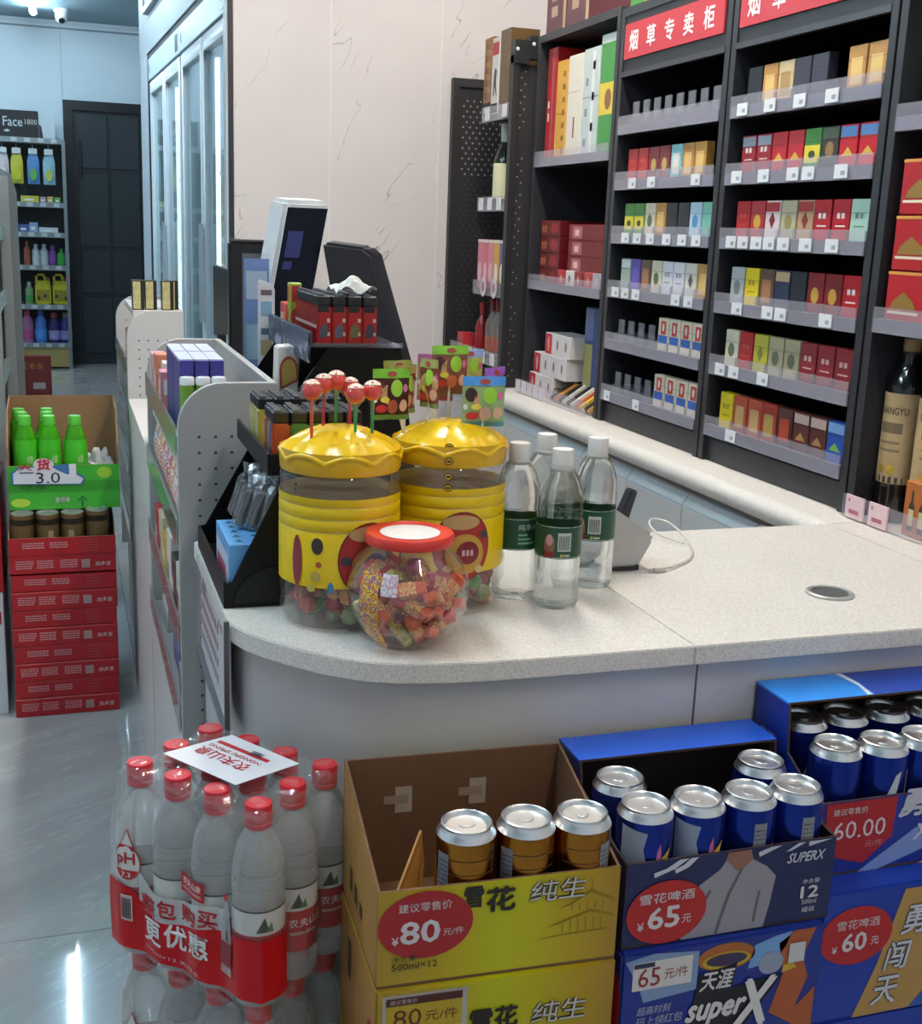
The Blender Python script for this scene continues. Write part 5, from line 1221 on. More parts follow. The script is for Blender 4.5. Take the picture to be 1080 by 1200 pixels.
part('seal_sticker', MB().lathe([(0.0772, 0.080), (0.0755, 0.090), (0.069, 0.106)], 5, a0=math.radians(228), a1=math.radians(244)), mottle('#d8ccd0', '#c8a0b0', '#e0d8dc', '#6a9ac0', scale=90.0), t, smooth=True)
rnd = random.Random(11)
CH = (('#cf5426', 'orange'), ('#c0262c', 'red'), ('#cf9a40', 'golden'), ('#9c1c38', 'purple-red'), ('#a8a040', 'lime'))
pts = []
CHM = {}
for c_, _ in CH:
    CHM[c_] = (MB().box(-0.0225, 0.0225, -0.0090, 0.0090, -0.0066, 0.0066).mesh('chew_wrapper', mat(c_, 0.28, var=0.35, scale=110), bevel=0.0022, bseg=1), MB().box(-0.010, 0.012, -0.0092, 0.0092, -0.0068, 0.0068).mesh('printed_band', mottle('#d8b050', c_, '#e0c878', c_, '#b05028', scale=210.0), bevel=0.001, bseg=1))
tries = 0
while len(pts) < 48 and tries < 6000:
    tries += 1
    z = rnd.uniform(0.014, 0.098)
    R_ = math.sqrt(max(0, 0.0755 ** 2 - (z - 0.068) ** 2 * 1.1)) - 0.0215
    R_ -= 0.10 * max(0.0, 0.05 - z)
    if R_ <= 0: continue
    a = rnd.uniform(0, 2 * PI); r = R_ * math.sqrt(rnd.random())
    p = Vector((r * math.cos(a), r * math.sin(a), z))
    if z > 0.092 - 0.012 * math.cos(a - 1.0): continue
    if all((p - q).length > 0.0195 for q in pts): pts.append(p)
for i, p in enumerate(pts):
    c_, nm = CH[(0, 1, 2, 0, 3, 1, 0, 4, 1, 3, 0, 2)[i % 12]]
    q = thing('fruit_chew', '%s wrapped fruit chew in the red-lidded jar' % nm, 'candy', (0.398 + p.x, 1.388 + p.y, 0.851 + p.z), 0, '%s fruit chews in the red-lidded jar' % nm)
    q.rotation_euler = (rnd.uniform(-0.9, 0.9), rnd.uniform(-0.9, 0.9), rnd.uniform(0, PI))
    link('wrapper', CHM[c_][0], q); link('printed_band', CHM[c_][1], q)

# ================================================================== FOUR WATER BOTTLES
PROF = [(0.0001, 0.006), (0.014, 0.004), (0.024, 0.001), (0.029, 0.0015), (0.0318, 0.008), (0.0322, 0.03), (0.0314, 0.040), (0.0322, 0.05), (0.0322, 0.072), (0.0316, 0.076), (0.0316, 0.120), (0.0322, 0.124), (0.0316, 0.130), (0.0322, 0.136), (0.0320, 0.150), (0.0300, 0.166), (0.0245, 0.184), (0.0180, 0.195), (0.0128, 0.200), (0.0124, 0.207), (0.0001, 0.207)]
def bottle(x, y, lab, turn, face):
    t = thing('water_bottle', lab, 'bottle', (x, y, 0.851), 0, 'four water bottles with white caps on the counter')
    part('bottle', MB().lathe(PROF, 36), water(), t, smooth=True, angle=70)
    cap = part('cap', MB().lathe([(0.0148, 0.201), (0.0150, 0.204), (0.0150, 0.220), (0.0140, 0.2235), (0.0001, 0.2238)], 32, rfun=lambda a, z: 1 + 0.006 * math.cos(32 * a)), mat('#d6d2ce', 0.45, var=0.02), t, smooth=True)
    part('neck_ring', MB().lathe([(0.0140, 0.193), (0.0152, 0.195), (0.0152, 0.199), (0.0140, 0.201)], 28), mat('#c9c6c2', 0.45), cap, smooth=True)
    lb = part('label', MB().lathe([(0.0324, 0.075), (0.0324, 0.121)], 36), mat('#17452c', 0.4, var=0.25, scale=60), t, smooth=True)
    f = 0.0327
    cylpatch(lb, 'label_edge', '#a9b8aa', f, turn, 0.0758, rect(-0.05, 0.0, 0.10, 0.0015)); cylpatch(lb, 'label_edge', '#a9b8aa', f, turn, 0.119, rect(-0.05, 0.0, 0.10, 0.0012))
    if face != 2:
        cylpatch(lb, 'barcode_field', '#b9bcb4', f, turn, 0.086, rect(0.000, 0.0, 0.019, 0.026))
        mb = MB(); fm_ = cylmap(f + 0.0003, turn, 0.088)
        for k in range(7): mb.face([fm_(*p) for p in rect(0.002 + k * 0.0023, 0.0, 0.0012, 0.020)])
        part('barcode_lettering', mb, mat('#4a4c4a', 0.6), lb)
        cylpatch(lb, 'portrait_print', '#8a5a48', f, turn, 0.082, oval(-0.012, 0.012, 0.008, 0.016, 14)); cylpatch(lb, 'portrait_print', '#b8938a', f + 0.0003, turn, 0.082, oval(-0.012, 0.019, 0.005, 0.008, 12)); cylpatch(lb, 'portrait_print', '#8f2a26', f + 0.0003, turn, 0.077, rect(-0.019, 0.0, 0.014, 0.008))
        cylpatch(lb, 'label_mark', '#b0a83a', f, turn, 0.078, rect(0.004, 0.0, 0.004, 0.004)); cylpatch(lb, 'label_mark', '#a8b8a8', f, turn, 0.078, rect(0.009, 0.0005, 0.009, 0.003))
    else:
        lettering(lb, '纯净水', mat('#9fb4a4', 0.5), (0, 0, 0), EX, EZ, 0.009, 0.03, mapf=cylmap(f, turn, 0.104))
        for k in range(3): cylpatch(lb, 'label_mark', '#6f9a7c', f, turn, 0.084 + 0.006 * k, rect(0.0, 0.0, 0.026 - 0.006 * k, 0.003))
    return t
bottle(0.600, 1.546, 'water bottle leftmost of four, its green label lettered in pale print', math.radians(255), 2)
bottle(0.643, 1.492, 'front water bottle of four with barcode and portrait on its green label', math.radians(246), 0)
bottle(0.668, 1.612, 'rearmost water bottle of four, mostly hidden behind the others', math.radians(250), 2)
bottle(0.733, 1.574, 'water bottle at the grey dock, barcode facing out', math.radians(232), 1)
# dock, cable
t = thing('scanner_dock', 'light grey wedge-shaped scanner dock behind the water bottles', 'scanner dock', (0.76, 1.63, 0.851))
part('body', MB().prism([(0.03, 0, 0.006), (0.082, 0, 0.006), (0.105, 0, 0.046), (0.104, 0, 0.058), (0.09, 0, 0.066), (0.03, 0, 0.104), (0.012, 0, 0.10), (0.012, 0, 0.02)], (0, 0.085, 0)), mat('#a9a6a3', 0.4, var=0.03), t, bevel=0.005)
part('rubber_base', MB().box(0.028, 0.084, 0.004, 0.081, 0, 0.0065), mat('#2b2b2d', 0.6), t)
part('cradle_prong', MB().prism([(0.058, 0.03, 0.08), (0.073, 0.03, 0.071), (0.087, 0.03, 0.121), (0.076, 0.03, 0.124)], (0, 0.022, 0)), mat('#2a2a2c', 0.4), t, bevel=0.002)
part('cradle_prong', MB().prism([(0.045, 0.06, 0.088), (0.053, 0.06, 0.083), (0.056, 0.06, 0.126), (0.046, 0.06, 0.128)], (0, 0.018, 0)), mat('#1f1f21', 0.4), t, bevel=0.002)
t = thing('charging_cable', 'thin white charging cable curling on the empty worktop', 'cable', (0.878, 1.62, 0.851))
path = [(0.002, 0.0, 0.004), (0.03, 0.015, 0.003), (0.075, 0.05, 0.003), (0.112, 0.11, 0.003), (0.125, 0.17, 0.012), (0.120, 0.215, 0.022), (0.10, 0.235, 0.024), (0.085, 0.215, 0.018), (0.09, 0.18, 0.008), (0.115, 0.13, 0.004)]
sm = []
for i in range(len(path) - 1):
    p0, p1, p2, p3 = [Vector(path[max(0, min(len(path) - 1, i + q))]) for q in (-1, 0, 1, 2)]
    for s_ in range(5):
        u = s_ / 5
        sm.append(0.5 * ((2 * p1) + (-p0 + p2) * u + (2 * p0 - 5 * p1 + 4 * p2 - p3) * u * u + (-p0 + 3 * p1 - 3 * p2 + p3) * u ** 3))
part('cord', MB().tube(sm, 0.0019, 8), mat('#c8c2ba', 0.5), t, smooth=True)
part('plug', MB().box(-0.016, 0.004, -0.006, 0.002, 0.0, 0.006).box(-0.024, -0.016, -0.0045, 0.0005, 0.001, 0.005), mat('#bdb8b2', 0.4), t, bevel=0.001)
# ================================================================== SHRINK-WRAPPED WATER PACKS
PET = clear('pet_bottle', (0.99, 0.99, 0.99), 0.16, 0.06, 0.6, 50.0, (0.98, 0.98, 0.98), 1.5)
FILM = clear('shrink_film', (0.985, 0.985, 0.985), 0.05, 0.07, 1.0, 55.0, (0.95, 0.95, 0.95), 1.6)
CAPR = mat('#c0202c', 0.4, var=0.05)
LRED, LWHT = mat('#ad1620', 0.4, var=0.05), mat('#cfcfca', 0.45, var=0.03)
NB = [(0.0001, 0.005), (0.018, 0.003), (0.026, 0.0), (0.0295, 0.006), (0.0302, 0.02), (0.0290, 0.045), (0.0302, 0.06), (0.0302, 0.150), (0.0298, 0.165), (0.0278, 0.181), (0.0228, 0.196), (0.0168, 0.208), (0.0124, 0.216), (0.0120, 0.226), (0.0001, 0.226)]
nb_m = MB().lathe(NB, 24).mesh('bottle', water(0.22, 0.2, 'pack_water'), smooth=True, angle=70)
cap_m = MB().lathe([(0.0150, 0.222), (0.0156, 0.224), (0.0156, 0.239), (0.0146, 0.2425), (0.0001, 0.243)], 26, rfun=lambda a, z: 1 + 0.008 * math.cos(26 * a)).mesh('cap', CAPR, smooth=True)
ring_m = MB().lathe([(0.0140, 0.214), (0.0156, 0.216), (0.0156, 0.2205), (0.0140, 0.222)], 20).mesh('neck_ring', CAPR, smooth=True)
lr_m = MB().lathe([(0.0306, 0.040), (0.0306, 0.093)], 24).mesh('label', LRED, smooth=True)
lw_m = MB().lathe([(0.0306, 0.093), (0.0306, 0.123)], 24).mesh('label_band', LWHT, smooth=True)
ln_m = MB().lathe([(0.0308, 0.1215), (0.0308, 0.1238)], 24).mesh('label_line', mat('#23282a', 0.5), smooth=True)
PX, PY, PA = 0.172, 1.342, math.atan2(-0.139, 0.121)
def fy(x): return -0.0935 + 0.0065 * (1 - math.sin(PI * x / 0.061) ** 2)
def fx(y): return 0.1240 - 0.0065 * (1 - math.cos(PI * y / 0.061) ** 2)
def tap(z): return 1.0 if z < 0.15 else 1.0 - 0.115 * min(1, (z - 0.15) / 0.085) ** 1.3
def film_pt(s, z):
    """s in 0..4 walks round the pack: front, side, rear, other side"""
    k, f = int(s) % 4, s - int(s)
    if k == 0: x = -0.118 + 0.236 * f; y = fy(x)
    elif k == 1: y = -0.088 + 0.176 * f; x = fx(y)
    elif k == 2: x = 0.118 - 0.236 * f; y = -fy(x)
    else: y = 0.088 - 0.176 * f; x = -fx(y)
    c = tap(z) + 0.011 * math.sin(37 * s + 95 * z) * math.sin(23 * s - 150 * z) * (0.35 + 0.65 * min(1, max(0, (z - 0.10) / 0.06)))
    return (x * c, y * c, z)
def water_pack(z, lab, top):
    t = thing('water_pack', lab, 'water pack', (PX, PY, z), PA, 'shrink-wrapped packs of red-capped water bottles')
    for j in range(3):
        for i in range(4):
            p = (-0.0915 + 0.061 * i, -0.061 + 0.061 * j, 0)
            b_ = link('bottle', nb_m, t, p); link('cap', cap_m, b_); link('neck_ring', ring_m, b_); link('label', lr_m, b_); link('label_band', lw_m, b_); link('label_line', ln_m, b_)
            if top and (i == 3 or j == 0):
                an = math.radians(-60 if i == 3 else -88)
                ac = -PI / 2 + (0.9 if i == 3 else 0.25)
                f = 0.0309
                if i == 3:
                    cylpatch(b_, 'label_hill', '#1f3a2c', f, ac, 0.095, [(-0.009, 0.002), (0.007, 0.002), (0.001, 0.021)]); cylpatch(b_, 'label_hill', '#3f7a44', f + 0.0003, ac, 0.095, [(0.002, 0.002), (0.012, 0.002), (0.009, 0.014)])
                    for q, ch in enumerate('农夫山泉'): lettering(b_, ch, INKW, (0, 0, 0), EX, EZ, 0.011, 0.011, bold=0.02, mapf=cylmap(f, ac - 0.35 + q * 0.42, 0.072))
                    lettering(b_, 'NONGFU SPRING', INKW, (0, 0, 0), EX, EZ, 0.004, 0.034, mapf=cylmap(f, ac - 0.3, 0.062))
    part('film', MB().grid(lambda u, v: film_pt(u * 3.9999, 0.004 + 0.232 * v), 192, 26), FILM, t, smooth=True)
    # film over the caps
    def topf(u, v):
        x, y = -0.108 + 0.216 * u, -0.080 + 0.160 * v
        cx = math.cos(PI * (x / 0.061 - 0.5)) ** 2; cy = math.cos(PI * y / 0.061) ** 2
        return (x, y, 0.2455 - 0.012 * (1 - cx * cy) + 0.0014 * math.sin(140 * x + 60 * y) * math.sin(170 * y - 90 * x) - (0.006 if u in (0, 1) or v in (0, 1) else 0))
    part('top_film', MB().grid(topf, 60, 44), FILM, t, smooth=True)
    red = lambda u: 0.098 - 0.032 / (1 + math.exp(-(u + 0.066) * 110)) + 0.024 / (1 + math.exp(-(u - 0.02) * 50))
    e = 0.0020
    def pt(x, zz, d): return (x * tap(zz), (fy(x) - d) * tap(zz), zz)
    def wrapf(u, v):
        s_ = 0.004 + 1.22 * u
        x = -0.118 + 0.236 * min(1.0, s_) + 0.03 * max(0.0, s_ - 1)
        zz = 0.012 + (red(x) - 0.012) * v
        p = Vector(film_pt(s_, zz)); k = Vector((p.x, p.y, 0)); return p + k.normalized() * e
    part('film_print_red', MB().grid(lambda u, v: wrapf(u, v), 64, 4), clear('film_red', (0.5, 0.03, 0.05), 0.90, 0.12, 0.4, 60, tuple(lin('#c8141e')[:3]), 1.3), t, smooth=True)
    part('film_print_white', MB().grid(lambda u, v: pt(-0.068 + 0.135 * u, red(-0.068 + 0.135 * u) - 0.002 + (0.036 - 0.008 * u) * v, e + 0.0003), 32, 3), clear('film_white', (0.9, 0.9, 0.9), 0.62, 0.15, 0.4, 60, (0.72, 0.72, 0.72), 1.4), t, smooth=True)
    def put(s_, x0, z0, h_, w_, m, bold=0.03, slope=-0.07, d=e + 0.0009, nm='film_lettering'):
        lettering(t, s_, m, (0, 0, 0), EX, EZ, h_, w_, bold=bold, name=nm, mapf=lambda a, b: pt(x0 + a, z0 + b + slope * a, d))
    for q, ch in enumerate('整包购买'): put(ch, -0.064 + q * 0.030 + (0.004 if q > 1 else 0), 0.070 + q * 0.004, 0.023, 0.026, RED, slope=0.0)
    for q, ch in enumerate('更优惠'): put(ch, -0.060 + q * 0.036, 0.033 + q * 0.004, 0.031, 0.032, INKW, slope=0.0)
    put('550ml×12 天然水', -0.058, 0.022, 0.006, 0.09, mat('#d09a9c', 0.5), 0.0)
    # drop-shaped pH emblem on the first bottle
    drop = [(-0.0835 + 0.0185 * math.sin(a), 0.127 - 0.0225 * math.cos(a)) for a in [k * PI / 14 * 0.80 for k in range(-14, 15)]]
    drop = [(-0.0835, 0.171)] + [p for p in drop[::-1]]
    def dp(pts, m, nm, d):
        cx, cz = -0.0835, 0.127; mb = MB(); n = len(pts)
        for i in range(n): mb.face([pt(cx, cz, d), pt(*pts[i], d), pt(*pts[(i + 1) % n], d)])
        part(nm, mb, m, t)
    dp(drop, RED, 'film_emblem', e + 0.0004)
    dp([(-0.0835 + (a + 0.0835) * 0.93, 0.127 + (b - 0.127) * 0.93) for a, b in drop], LWHT, 'film_emblem', e + 0.0008)
    put('pH', -0.0965, 0.121, 0.020, 0.025, RED, 0.03, 0, e + 0.0013)
    low = [p for p in [(-0.0835 + 0.0170 * math.sin(a), 0.127 - 0.0207 * math.cos(a)) for a in [k * PI / 12 * 0.36 for k in range(-12, 13)]]]
    mb = MB(); n = len(low)
    for i in range(n - 1): mb.face([pt(-0.0835, 0.1175, e + 0.0012), pt(*low[i], e + 0.0012), pt(*low[i + 1], e + 0.0012)])
    part('film_emblem_base', mb, RED, t); put('7.3', -0.0895, 0.1085, 0.0065, 0.012, INKW, 0.02, 0, e + 0.0017)
    mb = MB(); mb.face([pt(a, b, e + 0.0012) for a, b in ((-0.095, 0.1445), (-0.072, 0.1425), (-0.074, 0.149), (-0.092, 0.151))]); part('film_emblem_bar', mb, RED, t)
    mb = MB(); mb.grid(lambda u, v: pt(-0.093 + 0.016 * u, 0.05 + 0.034 * v, e + 0.0006), 3, 2); part('barcode_field', mb, mat('#c4b0b2', 0.5), t)
    mb = MB()
    for k in range(7): mb.grid(lambda u, v: pt(-0.0915 + 0.0019 * k + 0.0011 * u, 0.053 + 0.027 * v, e + 0.0010), 1, 1)
    part('barcode_lettering', mb, mat('#3a2a2c', 0.6), t)
    mb = MB(); mb.grid(lambda u, v: pt(0.0 + 0.040 * u, 0.118 + 0.024 * v - 0.004 * u, e + 0.0006), 6, 1); part('film_badge', mb, RED, t)
    put('农夫山泉', 0.004, 0.129, 0.009, 0.032, INKW, 0.02, -0.1, e + 0.0010); put('NONGFU SPRING', 0.004, 0.122, 0.004, 0.032, INKW, 0.0, -0.1, e + 0.0010)
    # little bottle picture beside the corner bottle
    bp = [(0.060, 0.035), (0.078, 0.033), (0.079, 0.075), (0.0775, 0.10), (0.0725, 0.122), (0.0725, 0.128), (0.0665, 0.128), (0.0665, 0.122), (0.061, 0.10)]
    mb = MB(); mb.face([pt(a, b, e + 0.0008) for a, b in bp]); part('film_bottle_print', mb, clear('film_bottle', (0.85, 0.86, 0.88), 0.45, 0.12, face=(0.6, 0.62, 0.64)), t)
    mb = MB(); mb.face([pt(a, b, e + 0.0012) for a, b in rect(0.0655, 0.127, 0.008, 0.008)]); part('film_bottle_print', mb, RED, t)
    mb = MB(); mb.face([pt(a, b, e + 0.0012) for a, b in ((0.0655, 0.078), (0.0735, 0.078), (0.0695, 0.092))]); part('film_bottle_print', mb, mat('#23382c', 0.5), t)
    mb = MB(); mb.face([pt(a, b, e + 0.0012) for a, b in rect(0.0605, 0.045, 0.0180, 0.030)]); part('film_bottle_print', mb, mat('#8a2a30', 0.5), t)
    if top:
        lb = part('carry_label', MB().prism([(-0.076, -0.038, 0.2475), (0.050, -0.052, 0.2475), (0.074, 0.034, 0.2475), (-0.046, 0.050, 0.2475)], (0, 0, 0.0008)), mat('#d3d1d6', 0.4, var=0.03), t)
        U = Vector((-0.126, 0.014, 0)).normalized(); V = Vector((-U.y, U.x, 0)); V = Vector((U.y, -U.x, 0)) if V.y > 0 else V
        O = Vector((0.052, 0.030, 0.2487))
        for q, ch in enumerate('农夫山泉'): lettering(lb, ch, RED, Vector((0.036, -0.004, 0.2487)) + U * (0.0225 * q), U, V, 0.020, 0.020, bold=0.02)
        lettering(lb, 'NONGFU SPRING', RED, Vector((0.039, 0.003, 0.2487)) + V * -0.004, U, V, 0.007, 0.088, bold=0.01)
        patch(lb, 'label_bar', RED, Vector((0.046, 0.016, 0.2487)), U, V, rect(0.004, -0.003, 0.088, 0.007))
        barcode(lb, Vector((0.03, 0.028, 0.2487)), U, V, 0.024, 0.010)
    return t
water_pack(0.487, 'topmost shrink-wrapped pack of red-capped water with a white carry label', True)
water_pack(0.2405, 'second shrink-wrapped pack of red-capped water, right under the topmost one', False)
water_pack(-0.0035 + 0.004, 'lowest shrink-wrapped pack of red-capped water standing on the floor', False)

# ================================================================== BEER CANS AND CARTONS
def can_meshes(h_, band=None, rough=0.25, metal=0.9):
    R, H = 0.033, 0.166
    body = MB().lathe([(0.0001, 0.004), (0.022, 0.003), (0.0255, 0.0), (0.028, 0.002), (0.0325, 0.010), (R, 0.014), (R, 0.150), (0.0327, 0.1535)], 32).mesh('can_body', mat(h_, rough, metal, var=0.08, scale=60), smooth=True, angle=60)
    sh = MB().lathe([(0.0327, 0.1535), (0.0305, 0.158), (0.0280, 0.1612), (0.0276, 0.163)], 32).mesh('can_shoulder', SILVER, smooth=True, angle=60)
    lid = MB().lathe([(0.0276, 0.163), (0.0280, 0.1655), (0.0268, 0.1662), (0.0252, 0.165), (0.0236, 0.1595), (0.0222, 0.1590), (0.0214, 0.1608), (0.0001, 0.1608)], 32).mesh('can_lid', SILVER, smooth=True, angle=50)
    tab = MB().prism([(0.0065 * math.cos(a) * (1.5 if math.cos(a) > 0 else 1.3), 0.0062 * math.sin(a), 0.1610) for a in [k * PI / 8 for k in range(16)]], (0, 0, 0.0014)).mesh('pull_tab', SILVER, bevel=0.0004, bseg=1)
    return body, sh, lid, tab
GOLD = can_meshes('#b07830', rough=0.2, metal=1.0)
BLUE = can_meshes('#20389a', rough=0.22, metal=0.8)
def can(kind, x, y, ztop, lab, grp, turn=0.0, marks=()):
    t = thing('beer_can', lab, 'beer can', (x, y, ztop - 0.1662), 0, grp)
    b_, s_, l_, k_ = kind
    bo = link('can_body', b_, t); link('can_shoulder', s_, t); l = link('can_lid', l_, t); tb = link('pull_tab', k_, l)
    tb.rotation_euler = (0, 0, turn)
    for (nm, h_, u, v, pts) in marks: cylpatch(bo, nm, h_, 0.0334, u, v, pts)
    return t
def bcode(a, z=0.098): return [('barcode_field', '#7d8088', a, z, rect(-0.008, 0, 0.016, 0.042))] + [('barcode_bar', '#2f3038', a, z + 0.004 + 0.0055 * k, rect(-0.0068, 0, 0.0136, 0.0028)) for k in range(6)]
G = 'golden beer cans in the yellow carton'
for k, (x, y) in enumerate(((0.392, 1.114), (0.4595, 1.110), (0.5245, 1.106))):
    can(GOLD, x, y, 0.7415, 'golden beer can in the yellow carton, %s' % ('the one by the bare cardboard', 'the middle one', 'the one by the blue carton')[k], G, 0.4 * k, [(n_, h_, a, v, p) for (n_, h_, a, v, p) in bcode(math.radians((205, 212, 300)[k]))] + [('can_line', '#6a431c', math.radians(262), 0.07 + 0.016 * q, rect(-0.03, 0, 0.06, 0.001)) for q in range(5)])
G = 'blue beer cans in the middle carton'
for k, (x, y) in enumerate(((0.612, 1.193), (0.612, 1.124), (0.679, 1.124), (0.747, 1.124), (0.807, 1.196), (0.8115, 1.124))):
    mk = []
    if k in (1, 2): mk = [('can_panel', '#8a90a0', math.radians(226), 0.068, [(-0.018, 0), (0.012, 0.0), (0.016, 0.03), (0.010, 0.055), (0.014, 0.075), (-0.018, 0.08)]), ('can_flash', '#c9a23c', math.radians(290), 0.095, [(-0.010, 0), (0.014, 0.004), (0.006, 0.014), (0.010, 0.026), (-0.004, 0.016)]), ('can_flash', '#b05a8a', math.radians(268), 0.10, [(0, 0), (0.008, 0.012), (0.006, 0.03), (0.002, 0.02)])]
    if k in (3, 5): mk = bcode(math.radians(268), 0.096) + [('can_flash', '#a83038', math.radians(300), 0.10, rect(0, 0, 0.008, 0.008))]
    if k == 0: mk = [('can_flash', '#b8bcc4', math.radians(250), 0.09, [(0, 0), (0.014, 0.02), (0.012, 0.024), (-0.004, 0.006)])]
    can(BLUE, x, y, 0.7325, 'blue beer can in the middle carton, %s' % ('at the back corner by the yellow carton', 'front row first', 'front row second', 'front row third', 'at the back by the far carton', 'front row fourth')[k], G, 0.5 * k, mk)
G = 'blue beer cans in the far carton'
for k, (x, y) in enumerate(((0.903, 1.178), (0.969, 1.174), (1.033, 1.175), (1.10, 1.175), (0.910, 1.264), (0.976, 1.266), (1.042, 1.266), (1.108, 1.266))):
    mk = [('can_flash', '#b9bec8', math.radians(262), 0.085, [(-0.012, 0), (0.004, 0.0), (0.012, 0.05), (0.004, 0.045)])] if k in (1, 2, 4, 5, 6) else []
    if k == 1: mk += bcode(math.radians(318), 0.09)
    can(BLUE, x, y, 0.7525 if k < 4 else 0.7535, 'blue beer can in the far carton, %s row, %s along' % ('front' if k < 4 else 'back', ORD[k % 4]), G, 0.6 * k, mk)
def gold_print():
    m, nt, p, o = nodes('iridescent_yellow_print')
    tc = node(nt, 'ShaderNodeTexCoord'); sx = node(nt, 'ShaderNodeSeparateXYZ'); mr = node(nt, 'ShaderNodeMapRange', i_1=0.0, i_2=0.272, i_3=0.0, i_4=1.0)
    nt.links.new(tc.outputs['Object'], sx.inputs[0]); nt.links.new(sx.outputs[0], mr.inputs[0])
    cr = node(nt, 'ShaderNodeValToRGB'); e = cr.color_ramp.elements
    e[0].position = 0.0; e[0].color = lin('#a58428'); e[1].position = 1.0; e[1].color = lin('#a07a26')
    for q, c_ in ((0.25, '#b39c0a'), (0.5, '#b6b600'), (0.62, '#b8b000'), (0.85, '#b09212')): k = e.new(q); k.color = lin(c_)
    nt.links.new(mr.outputs[0], cr.inputs[0]); nt.links.new(cr.outputs[0], p.inputs['Base Color']); p.inputs['Roughness'].default_value = 0.4
    return m
GOLDP = gold_print()
SIDEP = mat('#a87a3c', 0.5, var=0.3, scale=22)
def open_carton(name, lab, x, y, z, w_, d_, h_, cut, outer, rz, flap=0.0, sidecut=None, inner='#6e4f34', grp='open beer cartons in front of the counter', flapc=None, side=None):
    """carton with its front wall cut low; walls are separate sheets of board"""
    t = thing(name, lab, 'carton', (x, y, z), rz, grp)
    mi, mo = mat(inner, 0.85, var=0.12), (outer if not isinstance(outer, str) else mat(outer, 0.4, var=0.06, scale=25)); ms = side or mo
    th = 0.003
    part('base', MB().box(0, w_, 0, d_, 0, th), mi, t)
    part('front_wall', MB().box(0, w_, 0, th, th, cut, 0, {'y-': 1}), [mi, mo], t)
    part('back_wall', MB().box(0, w_, d_ - th, d_, th, h_, 0, {'y+': 1}), [mi, mo], t)
    f = flap if flap else 0.0
    for sx, sd in ((0.0, 'x-'), (w_ - th, 'x+')):
        prof = [(th, th), (d_ - th, th), (d_ - th, h_), (d_ - f - 0.004, h_), (th, cut)] if not f else [(th, th), (d_ - th, th), (d_ - th, h_), (d_ - f, h_), (d_ - f - 0.006, cut + 0.03), (th + 0.03, cut + 0.004), (th, cut)]
        mb = MB(); mb.prism([(sx, a, b) for a, b in prof], (th, 0, 0), 0)
        mb.mi = [0] * len(mb.f); mb.mi[0 if sx == 0.0 else 1] = 1
        part('side_wall', mb, [mi, ms], t)
    if f: part('top_flap', MB().box(-0.0005, w_ + 0.0005, d_ - f, d_, h_, h_ + 0.003, 0, {'z+': 1, 'x-': 1, 'x+': 1}), [mi, mat(flapc or outer, 0.35, var=0.08, scale=30)], t)
    return t
def closed_carton(name, lab, x, y, z, w_, d_, h_, outer, rz=0.0, grp='beer cartons under the open ones', side=None):
    t = thing(name, lab, 'carton', (x, y, z), rz, grp)
    m_ = outer if not isinstance(outer, str) else mat(outer, 0.4, var=0.06, scale=25)
    part('carton_body', MB().box(0, w_, 0, d_, 0, h_, 0, {'x-': 1, 'x+': 1}), [m_, side or m_], t, bevel=0.003)
    return t
FO = (0, -0.0006, 0)
def fp(t, nm, h_, pts, lv=1, m=None): return patch(t, nm, m or mat(h_, 0.45, var=0.05), (0, -0.0005 * lv, 0), EX, EZ, pts)
def ft(t, s_, h_, u, v, hh, ww=None, bold=0.02, shear=0.0, lv=3, m=None): return lettering(t, s_, m or mat(h_, 0.5, var=0.02), (u, -0.0005 * lv, v), EX, EZ, hh, ww, bold, shear)
PALEINK = '#cdc6c8'
# ---- yellow carton
yr = math.radians(-2.6)
t = open_carton('beer_carton', 'open yellow beer carton with three golden cans and a red eighty price disc', 0.287, 1.082, 0.5755, 0.271, 0.206, 0.168, 0.113, GOLDP, yr, inner='#6b4a30', side=SIDEP)
fp(t, 'price_disc', '#a01c22', oval(0.052, 0.0705, 0.052, 0.0395), 2)
ft(t, '建议零售价', PALEINK, 0.022, 0.087, 0.0105, 0.058, 0.0); ft(t, '¥', PALEINK, 0.015, 0.05, 0.010); ft(t, '80', PALEINK, 0.024, 0.0495, 0.027, 0.044, 0.03); ft(t, '元/件', PALEINK, 0.071, 0.0555, 0.0085, 0.023, 0.0)
ft(t, '雪', '#1f1c12', 0.093, 0.083, 0.026, 0.022, 0.04, lv=1); ft(t, '花', '#1f1c12', 0.117, 0.076, 0.030, 0.034, 0.05); ft(t, '纯生', '#26262a', 0.1655, 0.0815, 0.026, 0.066, 0.06, 0.12, lv=2); ft(t, '纯生', '#b9b4a8', 0.1665, 0.082, 0.0255, 0.0645, 0.008, 0.12)
ft(t, '净含量:', '#3f3a10', 0.016, 0.030, 0.0065, 0.028, 0.0); ft(t, '500ml×12', '#3f3a10', 0.016, 0.020, 0.008, 0.05, 0.012)
rl = mat('#8a7400', 0.6)
for (pts) in ([(0.20, 0.070), (0.215, 0.076), (0.238, 0.090), (0.262, 0.078), (0.268, 0.071), (0.262, 0.0745), (0.238, 0.086), (0.215, 0.073)], [(0.186, 0.048), (0.205, 0.055), (0.238, 0.066), (0.262, 0.058), (0.269, 0.052), (0.262, 0.055), (0.238, 0.062), (0.205, 0.052)], [(0.17, 0.034), (0.2, 0.038), (0.26, 0.040), (0.26, 0.0385), (0.2, 0.0365)], [(0.2375, 0.09), (0.2395, 0.09), (0.239, 0.106)]): fp(t, 'printed_pagoda', '', pts, 1, rl)
for k in range(6): fp(t, 'printed_pagoda', '', rect(0.206 + k * 0.009, 0.040, 0.0012, 0.016), 1, rl)
